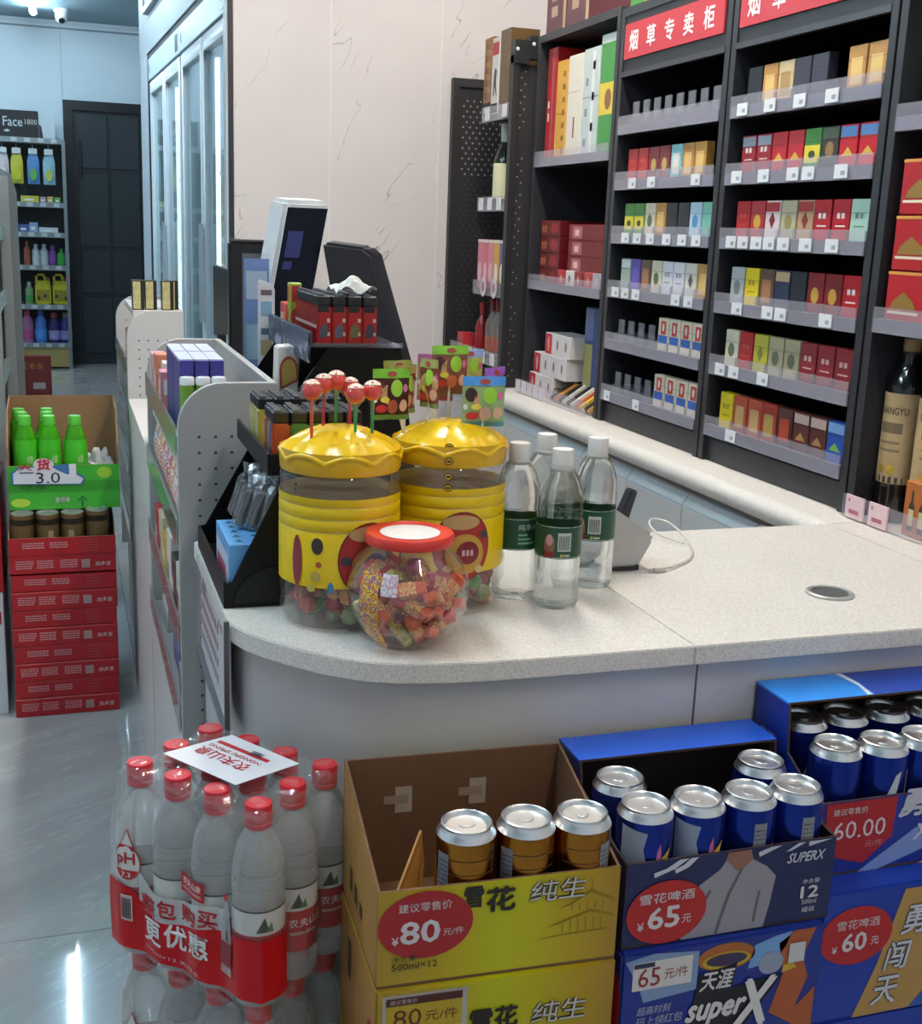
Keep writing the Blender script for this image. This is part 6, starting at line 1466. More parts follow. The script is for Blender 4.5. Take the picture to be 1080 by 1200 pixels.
for k in range(5): fp(t, 'printed_pagoda', '', rect(0.216 + k * 0.009, 0.066, 0.0012, 0.008), 1, rl)
for (u, v) in ((0.062, 0.095), (0.155, 0.098)):
    patch(t, 'clear_tape', mat('#a89a88', 0.3, var=0.08), (0, 0.206 - 0.0036, 0), EX, EZ, rect(u, v, 0.021, 0.034)); patch(t, 'clear_tape', mat('#93836e', 0.3, var=0.08), (0, 0.206 - 0.004, 0), EX, EZ, rect(u - 0.014, v + 0.012, 0.03, 0.011))
part('loose_flap', MB().prism([(0.028, 0.05, 0.075), (0.074, 0.125, 0.112), (0.078, 0.125, 0.07), (0.055, 0.05, 0.03)], (0.002, -0.002, 0)), mat('#a5722c', 0.6), t)
for k in range(3): patch(t, 'side_print', mat('#4a3a1a', 0.6), (-0.0006, 0.206, 0), (0, -1, 0), EZ, rect(0.05 + 0.03 * k, 0.03, 0.016, 0.03 - 0.006 * k))
# second yellow carton
t = closed_carton('beer_carton', 'closed yellow beer carton with an eighty price card under the open one', 0.2855, 1.079, 0.405, 0.274, 0.210, 0.1695, GOLDP, yr, side=SIDEP)
fp(t, 'price_card', '#a8a29a', rect(0.008, 0.085, 0.094, 0.077), 1); fp(t, 'card_window', '#b39a1c', rect(0.012, 0.118, 0.084, 0.040), 2); fp(t, 'card_header', '#4a1a16', rect(0.012, 0.150, 0.084, 0.009), 3)
ft(t, '建议零售价', '#b9a8a0', 0.016, 0.152, 0.0055, 0.03, 0.0, lv=4); ft(t, '80', '#6a2a1c', 0.020, 0.1235, 0.021, 0.031, -0.01, lv=3); ft(t, '元/件', '#6a2a1c', 0.055, 0.127, 0.013, 0.036, 0.0, lv=3)
ft(t, '雪花', '#1f1c12', 0.105, 0.105, 0.028, 0.056, 0.05); ft(t, '纯生', '#26262a', 0.175, 0.103, 0.028, 0.066, 0.06, 0.12, lv=2); ft(t, '纯生', '#b9b4a8', 0.176, 0.1035, 0.0275, 0.0645, 0.008, 0.12)
patch(t, 'side_print', mat('#4a3a1a', 0.6), (-0.0006, 0.206, 0), (0, -1, 0), EZ, rect(0.05, 0.09, 0.02, 0.05)); patch(t, 'side_disc', mat('#a01c22', 0.5), (-0.0006, 0.206, 0), (0, -1, 0), EZ, oval(0.185, 0.08, 0.022, 0.04))
# ---- middle blue carton
t = open_carton('beer_carton', 'open dark blue beer carton with six cans and a red sixty-five price disc', 0.5745, 1.087, 0.571, 0.274, 0.2065, 0.1665, 0.106, '#1a2350', 0.0, 0.066, inner='#3a2a22', flapc='#2258c4')
fp(t, 'price_disc', '#b02020', oval(0.054, 0.041, 0.051, 0.040), 3)
ft(t, '雪花啤酒', PALEINK, 0.018, 0.054, 0.013, 0.070, 0.01, lv=4); ft(t, '¥', PALEINK, 0.017, 0.021, 0.011, lv=4); ft(t, '65', PALEINK, 0.030, 0.021, 0.028, 0.041, 0.03, lv=4); ft(t, '元', PALEINK, 0.074, 0.024, 0.011, lv=4)
fp(t, 'printed_shirt', '#8f8a92', [(0.075, 0.001), (0.085, 0.034), (0.094, 0.068), (0.12, 0.085), (0.128, 0.098), (0.15, 0.1), (0.162, 0.092), (0.182, 0.080), (0.195, 0.066), (0.190, 0.03), (0.184, 0.001)], 1)
fp(t, 'printed_neck', '#8a5f4e', [(0.126, 0.0965), (0.128, 0.105), (0.158, 0.105), (0.162, 0.093), (0.150, 0.083), (0.142, 0.080)], 2)
for pts in ([(0.118, 0.002), (0.122, 0.002), (0.135, 0.05), (0.15, 0.083), (0.146, 0.083), (0.131, 0.05)], [(0.095, 0.04), (0.098, 0.036), (0.11, 0.058), (0.108, 0.062)], [(0.168, 0.01), (0.171, 0.01), (0.176, 0.05), (0.173, 0.05)]): fp(t, 'printed_fold', '#5c5862', pts, 2)
for pts in ([(0.035, 0.086), (0.06, 0.094), (0.078, 0.105), (0.066, 0.105), (0.05, 0.096), (0.034, 0.092)], [(0.062, 0.088), (0.078, 0.094), (0.09, 0.105), (0.08, 0.105), (0.072, 0.098), (0.06, 0.093)], [(0.17, 0.094), (0.2, 0.105), (0.185, 0.105), (0.168, 0.1)], [(0.205, 0.096), (0.212, 0.096), (0.232, 0.105), (0.222, 0.105)], [(0.236, 0.099), (0.268, 0.105), (0.236, 0.105)]): fp(t, 'printed_stroke', '#bfc0c8', pts, 2)
ft(t, 'SUPERX', '#bfc0c8', 0.208, 0.080, 0.013, 0.052, 0.03, 0.35); ft(t, '净含量', PALEINK, 0.232, 0.050, 0.006, 0.024, 0.0); ft(t, '12', PALEINK, 0.231, 0.031, 0.016, 0.025, 0.03); ft(t, '500ml', PALEINK, 0.234, 0.023, 0.006, 0.02, 0.0); ft(t, '罐装', PALEINK, 0.235, 0.012, 0.007, 0.018, 0.0)
for k in range(9): patch(t, 'torn_scuff', mat('#8fa4cc', 0.6), (0, 0.2065 - 0.066, 0.1705), EX, EY, [(0.012 + 0.009 * k, 0.064), (0.014 + 0.009 * k, 0.064), (0.015 + 0.0095 * k, 0.052 + 0.004 * (k % 3))])
t = closed_carton('beer_carton', 'closed blue beer carton with comic print and a sixty-five price card', 0.573, 1.078, 0.400, 0.268, 0.212, 0.1695, '#172d84')
fp(t, 'printed_panel', '#7d94b8', [(0.004, 0.160), (0.04, 0.166), (0.098, 0.160), (0.098, 0.11), (0.03, 0.104), (0.022, 0.128)], 1); fp(t, 'price_card', '#cfc9c6', rect(0.014, 0.121, 0.076, 0.036), 2); fp(t, 'card_header', '#2b2f4a', rect(0.015, 0.150, 0.026, 0.006), 3)
ft(t, '65', '#8f2420', 0.021, 0.125, 0.024, 0.028, -0.005, lv=3); ft(t, '元/件', '#8a3a34', 0.054, 0.131, 0.014, 0.031, 0.0, lv=3)
ft(t, '超高时刻', '#a9b0c4', 0.022, 0.088, 0.011, 0.044, 0.0, 0.2); ft(t, '码上领红包', '#a9b0c4', 0.022, 0.073, 0.012, 0.06, 0.0, 0.2)
fp(t, 'printed_ring', '#a8602c', oval(0.135, 0.146, 0.038, 0.018), 1); fp(t, 'printed_ring', '#c0a02c', oval(0.135, 0.142, 0.032, 0.011), 2); fp(t, 'printed_ring', '#3a2f50', oval(0.135, 0.143, 0.027, 0.008), 3)
fp(t, 'printed_cloud', '#6f9acc', [(0.165, 0.125), (0.172, 0.155), (0.2, 0.163), (0.222, 0.166), (0.215, 0.148), (0.2, 0.128)], 1); fp(t, 'printed_flame', '#a8552c', [(0.205, 0.152), (0.226, 0.166), (0.255, 0.166), (0.24, 0.13), (0.25, 0.10), (0.235, 0.06), (0.262, 0.085), (0.262, 0.02), (0.2, 0.06), (0.215, 0.11)], 1)
fp(t, 'printed_bolt', '#c9a62c', [(0.212, 0.112), (0.232, 0.116), (0.226, 0.125), (0.214, 0.122)], 2); fp(t, 'printed_sphere', '#8f98ac', oval(0.196, 0.128, 0.017, 0.015, 18), 2); fp(t, 'printed_slab', '#15151c', [(0.09, 0.052), (0.10, 0.128), (0.15, 0.137), (0.145, 0.105), (0.215, 0.112), (0.16, 0.04), (0.10, 0.03)], 3)
fp(t, 'white_sticker', '#c4c2c4', rect(0.219, 0.124, 0.022, 0.026), 4)
ft(t, '天涯', '#cfcaca', 0.101, 0.106, 0.026, 0.046, 0.03, 0.25, lv=5); ft(t, 'super', '#cfcaca', 0.085, 0.058, 0.032, 0.082, 0.05, 0.35, lv=5); ft(t, 'X', '#d6d2d0', 0.148, 0.048, 0.065, 0.058, 0.05, 0.3, lv=6)
for pts in ([(0.0, 0.06), (0.006, 0.08), (0.004, 0.11), (0.0, 0.13)],): patch(t, 'side_disc', mat('#b02020', 0.5), (-0.0006, 0.03, 0), (0, -1, 0), EZ, oval(0.02, 0.1, 0.012, 0.04))
# ---- far blue carton
t = open_carton('beer_carton', 'open bright blue beer carton at the frame edge with a red sixty price card', 0.8625, 1.136, 0.5925, 0.286, 0.17, 0.193, 0.100, '#162f8c', 0.0, 0.078, inner='#4a3426', flapc='#2f86dc')
fp(t, 'price_card', '#a81c22', [(0.004, 0.099), (0.108, 0.099), (0.106, 0.045), (0.066, 0.012), (0.008, 0.03)], 2)
ft(t, '建议零售价', PALEINK, 0.015, 0.082, 0.009, 0.05, -0.005); ft(t, '60.00', PALEINK, 0.018, 0.049, 0.024, 0.076, 0.0); ft(t, '元/件', '#c98a8c', 0.066, 0.034, 0.009, 0.026, 0.0)
fp(t, 'printed_stroke', '#bcbcc6', [(0.112, 0.070), (0.128, 0.099), (0.152, 0.099), (0.15, 0.085), (0.132, 0.082)], 1); fp(t, 'printed_beam', '#7f94c8', [(0.06, 0.0), (0.165, 0.066), (0.286, 0.085), (0.286, 0.06), (0.09, 0.0)], 1)
ft(t, '勇闯', '#bcbcc6', 0.112, 0.068, 0.04, 0.09, 0.04, 0.2, lv=2); ft(t, 'X', '#cfcfd6', 0.138, 0.035, 0.022, None, 0.03, 0.2); fp(t, 'printed_hand', '#b0949c', [(0.15, 0.0), (0.2, 0.02), (0.286, 0.05), (0.286, 0.0)], 2)
for s_, v in (('雪花', 0.125), ('啤酒', 0.10)):
    lettering(t, s_, mat('#8f9cc8', 0.5), (-0.0008, 0.150, v), (0, -1, 0), EZ, 0.018, 0.034, 0.02)
fl = patch(t, 'torn_scuff', mat('#c4ccd8', 0.6), (0, 0.092, 0.1965), EX, EY, [(0.118, 0.0), (0.126, 0.03), (0.121, 0.078), (0.13, 0.078), (0.133, 0.04), (0.126, 0.0)]); patch(t, 'flap_print', mat('#23409a', 0.4), (0, 0.092, 0.1963), EX, EY, rect(0.13, 0.001, 0.154, 0.076))
t = closed_carton('beer_carton', 'closed bright blue beer carton with gold panel and red sixty price disc', 0.8505, 1.098, 0.412, 0.30, 0.205, 0.180, '#15379c')
fp(t, 'price_disc', '#b01e24', oval(0.052, 0.118, 0.053, 0.040), 2); fp(t, 'printed_panel', '#b08a4a', [(0.118, 0.172), (0.29, 0.172), (0.29, 0.0), (0.06, 0.0), (0.088, 0.07)], 1)
ft(t, '雪花啤酒', PALEINK, 0.022, 0.128, 0.013, 0.062, 0.0); ft(t, '¥', PALEINK, 0.018, 0.097, 0.010); ft(t, '60', PALEINK, 0.032, 0.097, 0.026, 0.036, 0.03); ft(t, '元', PALEINK, 0.074, 0.102, 0.011)
for k, (ch, u, v) in enumerate((('勇', 0.118, 0.108), ('闯', 0.098, 0.060), ('天', 0.085, 0.012))):
    ft(t, ch, '#3a3a44', u - 0.001, v - 0.001, 0.042, 0.042, 0.07, 0.2, lv=2); ft(t, ch, '#c2c2ca', u, v, 0.040, 0.040, 0.02, 0.2)
fp(t, 'printed_stroke', '#2a56a8', [(0.145, 0.0), (0.2, 0.06), (0.21, 0.05), (0.17, 0.0)], 2)
# hidden support below the visible cartons
for k, (x, y, w_, d_, zt, hc, nm) in enumerate(((0.2855, 1.079, 0.274, 0.21, 0.405, '#b5a300', 'yellow'), (0.573, 1.078, 0.268, 0.212, 0.400, '#172d84', 'dark blue'), (0.8505, 1.098, 0.30, 0.205, 0.412, '#15379c', 'bright blue'))):
    for j in range(2):
        hh = (zt - 0.05) / 2
        closed_carton('beer_carton', 'plain %s carton face at the %s of its stack' % (nm, ('foot', 'second level')[j]), x, y, 0.05 + hh * j, w_, d_, hh - 0.0005, hc, yr if k == 0 else 0.0)
t = thing('wooden_pallet', 'low wooden pallet under the beer carton stacks', 'pallet', (0.27, 1.05, 0))
for k in range(5): part('deck_board', MB().box(0, 0.90, 0.005 + k * 0.05, 0.045 + k * 0.05, 0.033, 0.0485), mat('#a07a4c', 0.8, var=0.2), t)
for x in (0.0, 0.41, 0.82): part('bearer', MB().box(x, x + 0.08, 0.005, 0.245, 0, 0.0328), mat('#93703f', 0.8, var=0.2), t)
# ================================================================== RED CARTON STACK IN THE AISLE
G = 'red drink cartons stacked in the aisle'
RC = '#a3141c'
def stripes(t, u, v, w_, rows, h_=0.0032, gap=0.0062, c_='#c98a8c', lv=1):
    mb = MB()
    rnd = random.Random(int(u * 1000 + v * 777))
    for k in range(rows):
        x = u
        while x < u + w_ - 0.004:
            d = rnd.uniform(0.004, 0.010)
            mb.face([(a, -0.0005 * lv, b) for a, b in rect(x, v - k * gap, min(d, u + w_ - x), h_)])
            x += d + 0.0016
    part('print_lettering', mb, mat(c_, 0.6), t)
for k in range(5):
    z = 0.0005 + 0.1025 * k
    w_ = 0.276
    x0 = -0.168 + (0.0, 0.002, 0.001, 0.003, 0.002)[k]
    lab = 'red drink carton at the %s of the aisle stack' % ('bottom', 'second level', 'third level', 'fourth level', 'top')[k]
    if k < 4:
        t = thing('drink_carton', lab, 'carton', (x0, 3.312, z), 0.0, G)
        part('tray', MB().box(0, w_, 0, 0.40, 0, 0.052), mat(RC, 0.4, var=0.05), t, bevel=0.002, bseg=1)
        part('lid', MB().box(0.001, w_ - 0.001, 0.001, 0.399, 0.0535, 0.102), mat(RC, 0.4, var=0.05), t, bevel=0.002, bseg=1)
    else:
        t = thing('drink_carton', 'open red drink carton on top of the aisle stack holding brown cans', 'carton', (x0, 3.312, z), 0.0, G)
        mi, mo = CARD, mat(RC, 0.4, var=0.05)
        part('tray', MB().box(0, w_, 0, 0.003, 0, 0.052).box(0, w_, 0, 0.40, 0, 0.003), mo, t)
        part('front_wall', MB().box(0, w_, -0.0008, 0.003, 0.053, 0.102, 0, {'y-': 1}), [mi, mo], t)
        part('back_wall', MB().box(0, w_, 0.397, 0.40, 0.003, 0.13, 0, {'y+': 1}), [mi, mo], t)
        for sx, sd in ((0, 'x-'), (w_ - 0.003, 'x+')):
            mb = MB().prism([(sx, 0.003, 0.003), (sx, 0.397, 0.003), (sx, 0.397, 0.13), (sx, 0.08, 0.125), (sx, 0.003, 0.102)], (0.003, 0, 0)); mb.mi = [0] * len(mb.f); mb.mi[0 if sx == 0 else 1] = 1
            part('side_wall', mb, [mi, mo], t)
    for (u, wd) in ((0.016, 0.045), (0.07, 0.042), (0.13, 0.045)): stripes(t, u, 0.036, wd, 4, lv=1 + 2 * (k == 4))
    fp(t, 'code_square', '#a0807c', rect(0.185, 0.014, 0.022, 0.024), 2)
    ft(t, '加多宝', '#d0b4ae', 0.22, 0.018, 0.012, 0.042, 0.02, 0.15)
    for (u, wd) in ((0.035, 0.055), (0.105, 0.05)): stripes(t, u, 0.086, wd, 3, lv=1 + 2 * (k == 4))
    stripes(t, 0.195, 0.093, 0.035, 5, 0.0022, 0.008, '#b0484c', 1 + 2 * (k == 4))
can_r = MB().lathe([(0.0001, 0.0), (0.027, 0.0), (0.0315, 0.006), (0.0315, 0.108), (0.0295, 0.115)], 24).mesh('can_body', mat('#6e5432', 0.35, 0.6, var=0.25, scale=40), smooth=True)
can_t = MB().lathe([(0.0295, 0.115), (0.0300, 0.118), (0.0285, 0.1185), (0.027, 0.115), (0.0001, 0.115)], 24).mesh('can_lid', ALU, smooth=True, angle=50)
band = MB().lathe([(0.0318, 0.088), (0.0318, 0.104)], 24).mesh('can_band', mat('#2e261c', 0.35, 0.5), smooth=True)
for j in range(2):
    for i in range(4):
        t = thing('drink_can', 'brown drink can in the open red carton, %s row, %s along' % (('front', 'second')[j], ORD[i]), 'can', (-0.1295 + 0.0645 * i, 3.352 + 0.066 * j, 0.4565 if not (i == 3 and j == 0) else 0.463), 0, 'brown cans in the open red carton')
        b_ = link('can_body', can_r, t); link('can_lid', can_t, t); link('can_band', band, b_)
        if j == 0 and i in (1, 2): cylpatch(b_, 'barcode_field', '#8f7c62', 0.0319, math.radians(285 if i == 1 else 262), 0.045, rect(-0.007, 0, 0.014, 0.028))
for k in range(4):
    t = thing('drink_can', 'brown drink can under the green carton, %s along' % ORD[k], 'can', (-0.1295 + 0.0645 * k, 3.66, 0.4565), 0, 'brown cans in the open red carton')
    link('can_body', can_r, t); link('can_lid', can_t, t)
# green carton with tea bottles
t = thing('tea_carton', 'bright green tea carton with cut-open front resting on the brown cans', 'carton', (-0.162, 3.375, 0.5765), 0.0)
gm, gi = mat('#3aa02a', 0.45, var=0.1, scale=18), CARD
w_ = 0.29
part('front_wall', MB().box(0, w_, 0, 0.004, 0, 0.122, 0, {'y-': 1}), [gi, gm], t); part('base', MB().box(0, w_, 0.004, 0.28, 0, 0.004), gi, t)
part('back_wall', MB().box(0, w_, 0.276, 0.28, 0.004, 0.275, 0, {'y+': 1}), [gi, gm], t)
for sx in (0, w_ - 0.004):
    mb = MB().prism([(sx, 0.004, 0.004), (sx, 0.276, 0.004), (sx, 0.276, 0.275), (sx, 0.10, 0.262), (sx, 0.004, 0.17 if sx == 0 else 0.14)], (0.004, 0, 0)); mb.mi = [0] * len(mb.f); mb.mi[0 if sx == 0 else 1] = 1
    part('side_wall', mb, [gi, gm], t)
fp(t, 'printed_band', '#2f8a22', rect(0, 0.048, w_, 0.030), 1); ft(t, '康师傅', '#1a2a18', 0.117, 0.018, 0.016, 0.04, 0.04, 0.1, lv=2); ft(t, '康师傅', '#cfd8c8', 0.118, 0.0185, 0.0155, 0.039, 0.0, 0.1); ft(t, '绿茶', '#205a1a', 0.03, 0.055, 0.014, 0.07, 0.0)
fp(t, 'printed_diamond', '#174a2a', [(0.176, 0.022), (0.190, 0.036), (0.204, 0.022), (0.2, 0.022), (0.19, 0.032), (0.18, 0.022)], 2); fp(t, 'printed_diamond', '#174a2a', rect(0.188, 0.006, 0.004, 0.02), 2); fp(t, 'printed_leaf', '#8fb82a', oval(0.25, 0.10, 0.02, 0.016), 2); fp(t, 'printed_leaf', '#a8c43a', oval(0.03, 0.02, 0.025, 0.012), 2)
s_ = part('price_card', MB().prism([(a, -0.004, b) for a, b in ((0.008, 0.072), (0.19, 0.068), (0.20, 0.085), (0.185, 0.098), (0.16, 0.104), (0.155, 0.126), (0.115, 0.122), (0.108, 0.140), (0.074, 0.138), (0.066, 0.122), (0.03, 0.120), (0.008, 0.105))], (0, 0.0015, 0)), mat('#3a6aa0', 0.45), t)
patch(s_, 'card_face', mat('#cfccd2', 0.45), (0, -0.0046, 0), EX, EZ, [(0.014, 0.074), (0.186, 0.0705), (0.194, 0.084), (0.18, 0.094), (0.15, 0.098), (0.13, 0.108), (0.115, 0.118), (0.066, 0.118), (0.03, 0.116), (0.014, 0.102)])
lettering(s_, '3.0', INKB, (0.072, -0.0052, 0.074), EX, EZ, 0.030, 0.062, 0.0); patch(s_, 'card_burst', mat('#d8c8cc', 0.45), (0, -0.0048, 0), EX, EZ, oval(0.092, 0.126, 0.026, 0.017))
lettering(s_, '大', mat('#b02a34', 0.5), (0.026, -0.0053, 0.110), EX, EZ, 0.018, 0.038, 0.05); lettering(s_, '货', mat('#b02a34', 0.5), (0.074, -0.0056, 0.110), EX, EZ, 0.032, 0.036, 0.05)
patch(s_, 'card_text', mat('#55525a', 0.5), (0, -0.0050, 0), EX, EZ, rect(0.03, 0.102, 0.036, 0.004)); patch(s_, 'card_side', mat('#d8d4d8', 0.5), (0, -0.0050, 0), EX, EZ, rect(0.158, 0.092, 0.018, 0.034)) 
TEA = clear('tea_bottle', (0.35, 0.85, 0.12), 0.55, 0.08, 0.25, 40.0, tuple(lin('#4fb81e')[:3]), 1.4)
tb = MB().lathe([(0.0001, 0), (0.028, 0), (0.0318, 0.006), (0.0318, 0.06), (0.0300, 0.07), (0.0318, 0.08), (0.0318, 0.15), (0.029, 0.18), (0.020, 0.212), (0.0145, 0.224), (0.0145, 0.232)], 24).mesh('bottle', TEA, smooth=True)
tl = MB().lathe([(0.0321, 0.082), (0.0321, 0.148), (0.0290, 0.182)], 24).mesh('label', mat('#3fae1c', 0.35, var=0.2, scale=60), smooth=True)
tc_ = MB().lathe([(0.0165, 0.222), (0.0168, 0.242), (0.0155, 0.246), (0.0001, 0.2462)], 22).mesh('cap', mat('#58b83a', 0.4), smooth=True)
for k, (x, y) in enumerate(((-0.115, 3.432), (-0.052, 3.432), (0.015, 3.428), (-0.125, 3.50), (-0.058, 3.50), (-0.135, 3.568), (-0.060, 3.568))):
    t = thing('tea_bottle', 'green tea bottle in the green carton, %s' % ('front row first', 'front row second', 'front row third', 'second row first', 'second row second', 'third row first', 'third row second')[k], 'bottle', (x, y, 0.581), 0, 'green tea bottles in the green carton')
    link('bottle', tb, t); lb = link('label', tl, t); link('cap', tc_, t)
    if k < 3:
        for q, ch in enumerate('绿茶'): lettering(lb, ch, mat('#b8d4a0', 0.5), (0, 0, 0), EX, EZ, 0.022, 0.016, 0.02, mapf=cylmap(0.0325, math.radians(278), 0.118 - 0.026 * q))
        cylpatch(lb, 'label_leaf', '#a8b82a', 0.0325, math.radians(310), 0.088, oval(0, 0.012, 0.006, 0.014, 12))
t = thing('plastic_bag', 'crumpled white plastic bag tucked into the green carton', 'bag', (0.075, 3.50, 0.581), 0.4)
from mathutils import noise as _noise
def bagf(u, v):
    a = 2 * PI * u; th = PI * (0.02 + 0.96 * v)
    d = Vector((math.cos(a) * math.sin(th), math.sin(a) * math.sin(th), -math.cos(th)))
    r = 1 + 0.55 * _noise.noise(d * 2.2) + 0.28 * _noise.noise(d * 5.5 + Vector((3, 1, 2)))
    return (0.046 * d.x * r, 0.05 * d.y * r, max(0.001, 0.062 + 0.062 * d.z * r))
part('bag_skin', MB().grid(bagf, 40, 24), clear('carrier_bag', (0.9, 0.9, 0.92), 0.75, 0.3, face=(0.72, 0.72, 0.74)), t, smooth=True)
# things cut by the left frame edge
t = carton('festive_carton', -0.44, 3.36, 0.352, 0.255, 0.34, 0.30, '#a8141c', 'red festive carton with gold characters left of the red stack', None)
for s__, v in (('新', 0.16), ('年', 0.10)): lettering(t, s__, mat('#b9902c', 0.4), (0.20, -0.0006, v), EX, EZ, 0.05, 0.05, 0.03)
patch(t, 'printed_burst', mat('#c04a2c', 0.5), (0, -0.0006, 0), EX, EZ, oval(0.22, 0.25, 0.03, 0.03))
t = carton('milk_carton', -0.45, 3.35, 0.0005, 0.262, 0.36, 0.35, '#c2c6c8', 'white drink carton with a red triangle under the festive carton', None)
patch(t, 'printed_triangle', mat('#a8242c', 0.5), (0, -0.0006, 0), EX, EZ, [(0.225, 0.29), (0.255, 0.30), (0.255, 0.26)])
carton('brown_carton', -0.46, 3.42, 0.6535, 0.262, 0.30, 0.13, '#8a6a48', 'plain brown carton lying on the festive carton', None)
t = carton('pink_box', -0.42, 3.50, 0.784, 0.225, 0.2, 0.19, '#c98f8c', 'pale pink box on the brown carton at the frame edge', None)
patch(t, 'printed_leaf', mat('#3f9a3a', 0.5), (0, -0.0006, 0), EX, EZ, oval(0.205, 0.17, 0.02, 0.012))
# ================================================================== LEFT GONDOLA
t = thing('aisle_rack', 'grey steel aisle rack cut by the frame edge', 'rack', (-0.80, 4.0, 0))
gm_ = mat('#9aa0a0', 0.4, 0.3)
for y in (0.0, 1.03): part('post', MB().box(0.575, 0.612, y, y + 0.04, 0, 1.50), gm_, t, bevel=0.003)
ep = [(0.0, 1.072, 0), (0.64, 1.072, 0), (0.64, 1.072, 1.44), (0.62, 1.072, 1.51), (0.58, 1.072, 1.53), (0.0, 1.072, 1.53)]
part('end_panel', MB().prism(ep, (0, 0.02, 0)), clear('scratched_panel', (0.6, 0.65, 0.66), 0.5, 0.2, 0.4, 30.0, (0.35, 0.4, 0.4)), t)
part('back_panel', MB().box(0.0, 0.02, 0.0, 1.072, 0, 1.5), mat('#3a4044', 0.5), t)
for z in (0.22, 0.52, 0.80, 1.06, 1.30):
    sh = part('shelf', MB().box(0.02, 0.575, 0.0, 1.07, z - 0.02, z), gm_, t); part('price_rail', MB().box(0.576, 0.590, 0.042, 1.028, z - 0.035, z + 0.012), mat('#8fa09c', 0.4), sh)
G = 'goods on the aisle rack'
for k, (z, hc, nm) in enumerate(((0.5205, '#b8343c', 'red'), (0.5205, '#5fa05a', 'green framed'), (0.8005, '#3a3a44', 'dark'), (0.8005, '#c9b8b0', 'cream'), (1.0605, '#2c2a2c', 'black'), (1.0605, '#c4c0bc', 'white'), (1.3005, '#8a2c30', 'maroon'), (1.3005, '#7c8a3a', 'olive'), (0.2205, '#9ac07a', 'light green'), (0.2205, '#c49a90', 'rose'))):
    t2_ = thing('rack_box', '%s box on the aisle rack shelf at the frame edge' % nm, 'box', (-0.36, 4.62 + 0.19 * (k % 2), z), 0, G)
    part('carton_body', MB().box(0, 0.12, 0, 0.17, 0, 0.16), mat(hc, 0.4, var=0.2, scale=20), t2_, bevel=0.002, bseg=1)
    patch(t2_, 'printed_panel', mat('#b9c4c8' if k % 2 else '#d0c4b0', 0.5), (0.1204, 0, 0), EY, EZ, rect(0.03, 0.04, 0.1, 0.07))

# ================================================================== BACK SHELF
t = thing('back_shelf', 'dark steel wall shelf of cleaning goods beside the black door', 'shelf unit', (-0.95, 11.5, 0))
dk = mat('#2a2e33', 0.5)
part('back_panel', MB().box(0, 1.0, 0.40, 0.42, 0, 2.0), mat('#23262a', 0.6), t)
for x in (0.0, 0.975): part('post', MB().box(x, x + 0.03, 0.0, 0.03, 0, 2.0), mat('#7d8488', 0.4, 0.4), t)
for z in (2.0, 1.458, 1.20, 0.913, 0.568, 0.225):
    sh = part('shelf', MB().box(0.03, 0.975, 0.01, 0.40, z - 0.025, z), mat('#8a9194', 0.4, 0.3), t); part('price_rail', MB().box(0.03, 0.975, -0.004, 0.009, z - 0.035, z + 0.01), mat('#7d8589', 0.4, 0.3), sh)
    for k in range(4): part('price_tag', MB().box(0.56 + 0.11 * k, 0.61 + 0.11 * k, -0.006, -0.0042, z - 0.028, z + 0.006), mat('#a9b0b4', 0.5), sh)
part('kick_panel', MB().box(0.03, 0.975, 0.004, 0.02, 0.02, 0.19), mat('#9a8a54', 0.6), t)
G = 'cleaning goods on the back shelf'
def flaskb(nm, x, z, w_, h_, body, cap, lab, label=None, y=11.60, handle=False, taper=0.75):
    t = thing(nm, lab, 'bottle', (x, y, z), 0, G)
    r = w_ / 2
    part('bottle', MB().lathe([(0.0001, 0), (r * 0.92, 0), (r, h_ * 0.04), (r, h_ * 0.45), (r * 0.93, h_ * 0.5), (r, h_ * 0.55), (r * 0.95, h_ * 0.7), (r * 0.42, h_ * 0.84), (r * 0.4, h_ * 0.86), (0.0001, h_ * 0.86)], 18, rfun=lambda a, z_: 1 - 0.25 * abs(math.sin(a))), mat(body, 0.35), t, smooth=True)
    part('cap', MB().lathe([(r * 0.5, h_ * 0.84), (r * 0.46, h_), (0.0001, h_)], 14), mat(cap, 0.4), t, smooth=True)
    if label: part('label', MB().lathe([(r * 1.01, h_ * 0.12), (r * 1.01, h_ * 0.42)], 16, a0=PI, a1=2 * PI, rfun=lambda a, z_: 1 - 0.25 * abs(math.sin(a))), mat(label, 0.5, var=0.5, scale=30), t, smooth=True)
    return t
for k, (x, body, cap, nm, lbl) in enumerate(((-0.225, '#a86a98', '#a83a54', 'pink', '#b04a7c'), (-0.11, '#3f74c0', '#3a4a98', 'sky blue', '#4a8ad0'))): flaskb('detergent_bottle', x - 0.10, 0.2265, 0.105, 0.29, body, cap, '%s detergent bottle on the lowest shelf of the back wall' % nm, lbl)
for k, (x, body, cap, nm, lbl) in enumerate(((-0.095, '#2c2a6a', '#a83a44', 'red-capped navy', '#8a8cc0'), (0.005, '#2a2f7a', '#6a5a54', 'deep blue', '#7a80b8'))): flaskb('detergent_bottle', x, 0.2265, 0.105, 0.27, body, cap, '%s detergent bottle on the lowest shelf of the back wall' % nm, lbl)
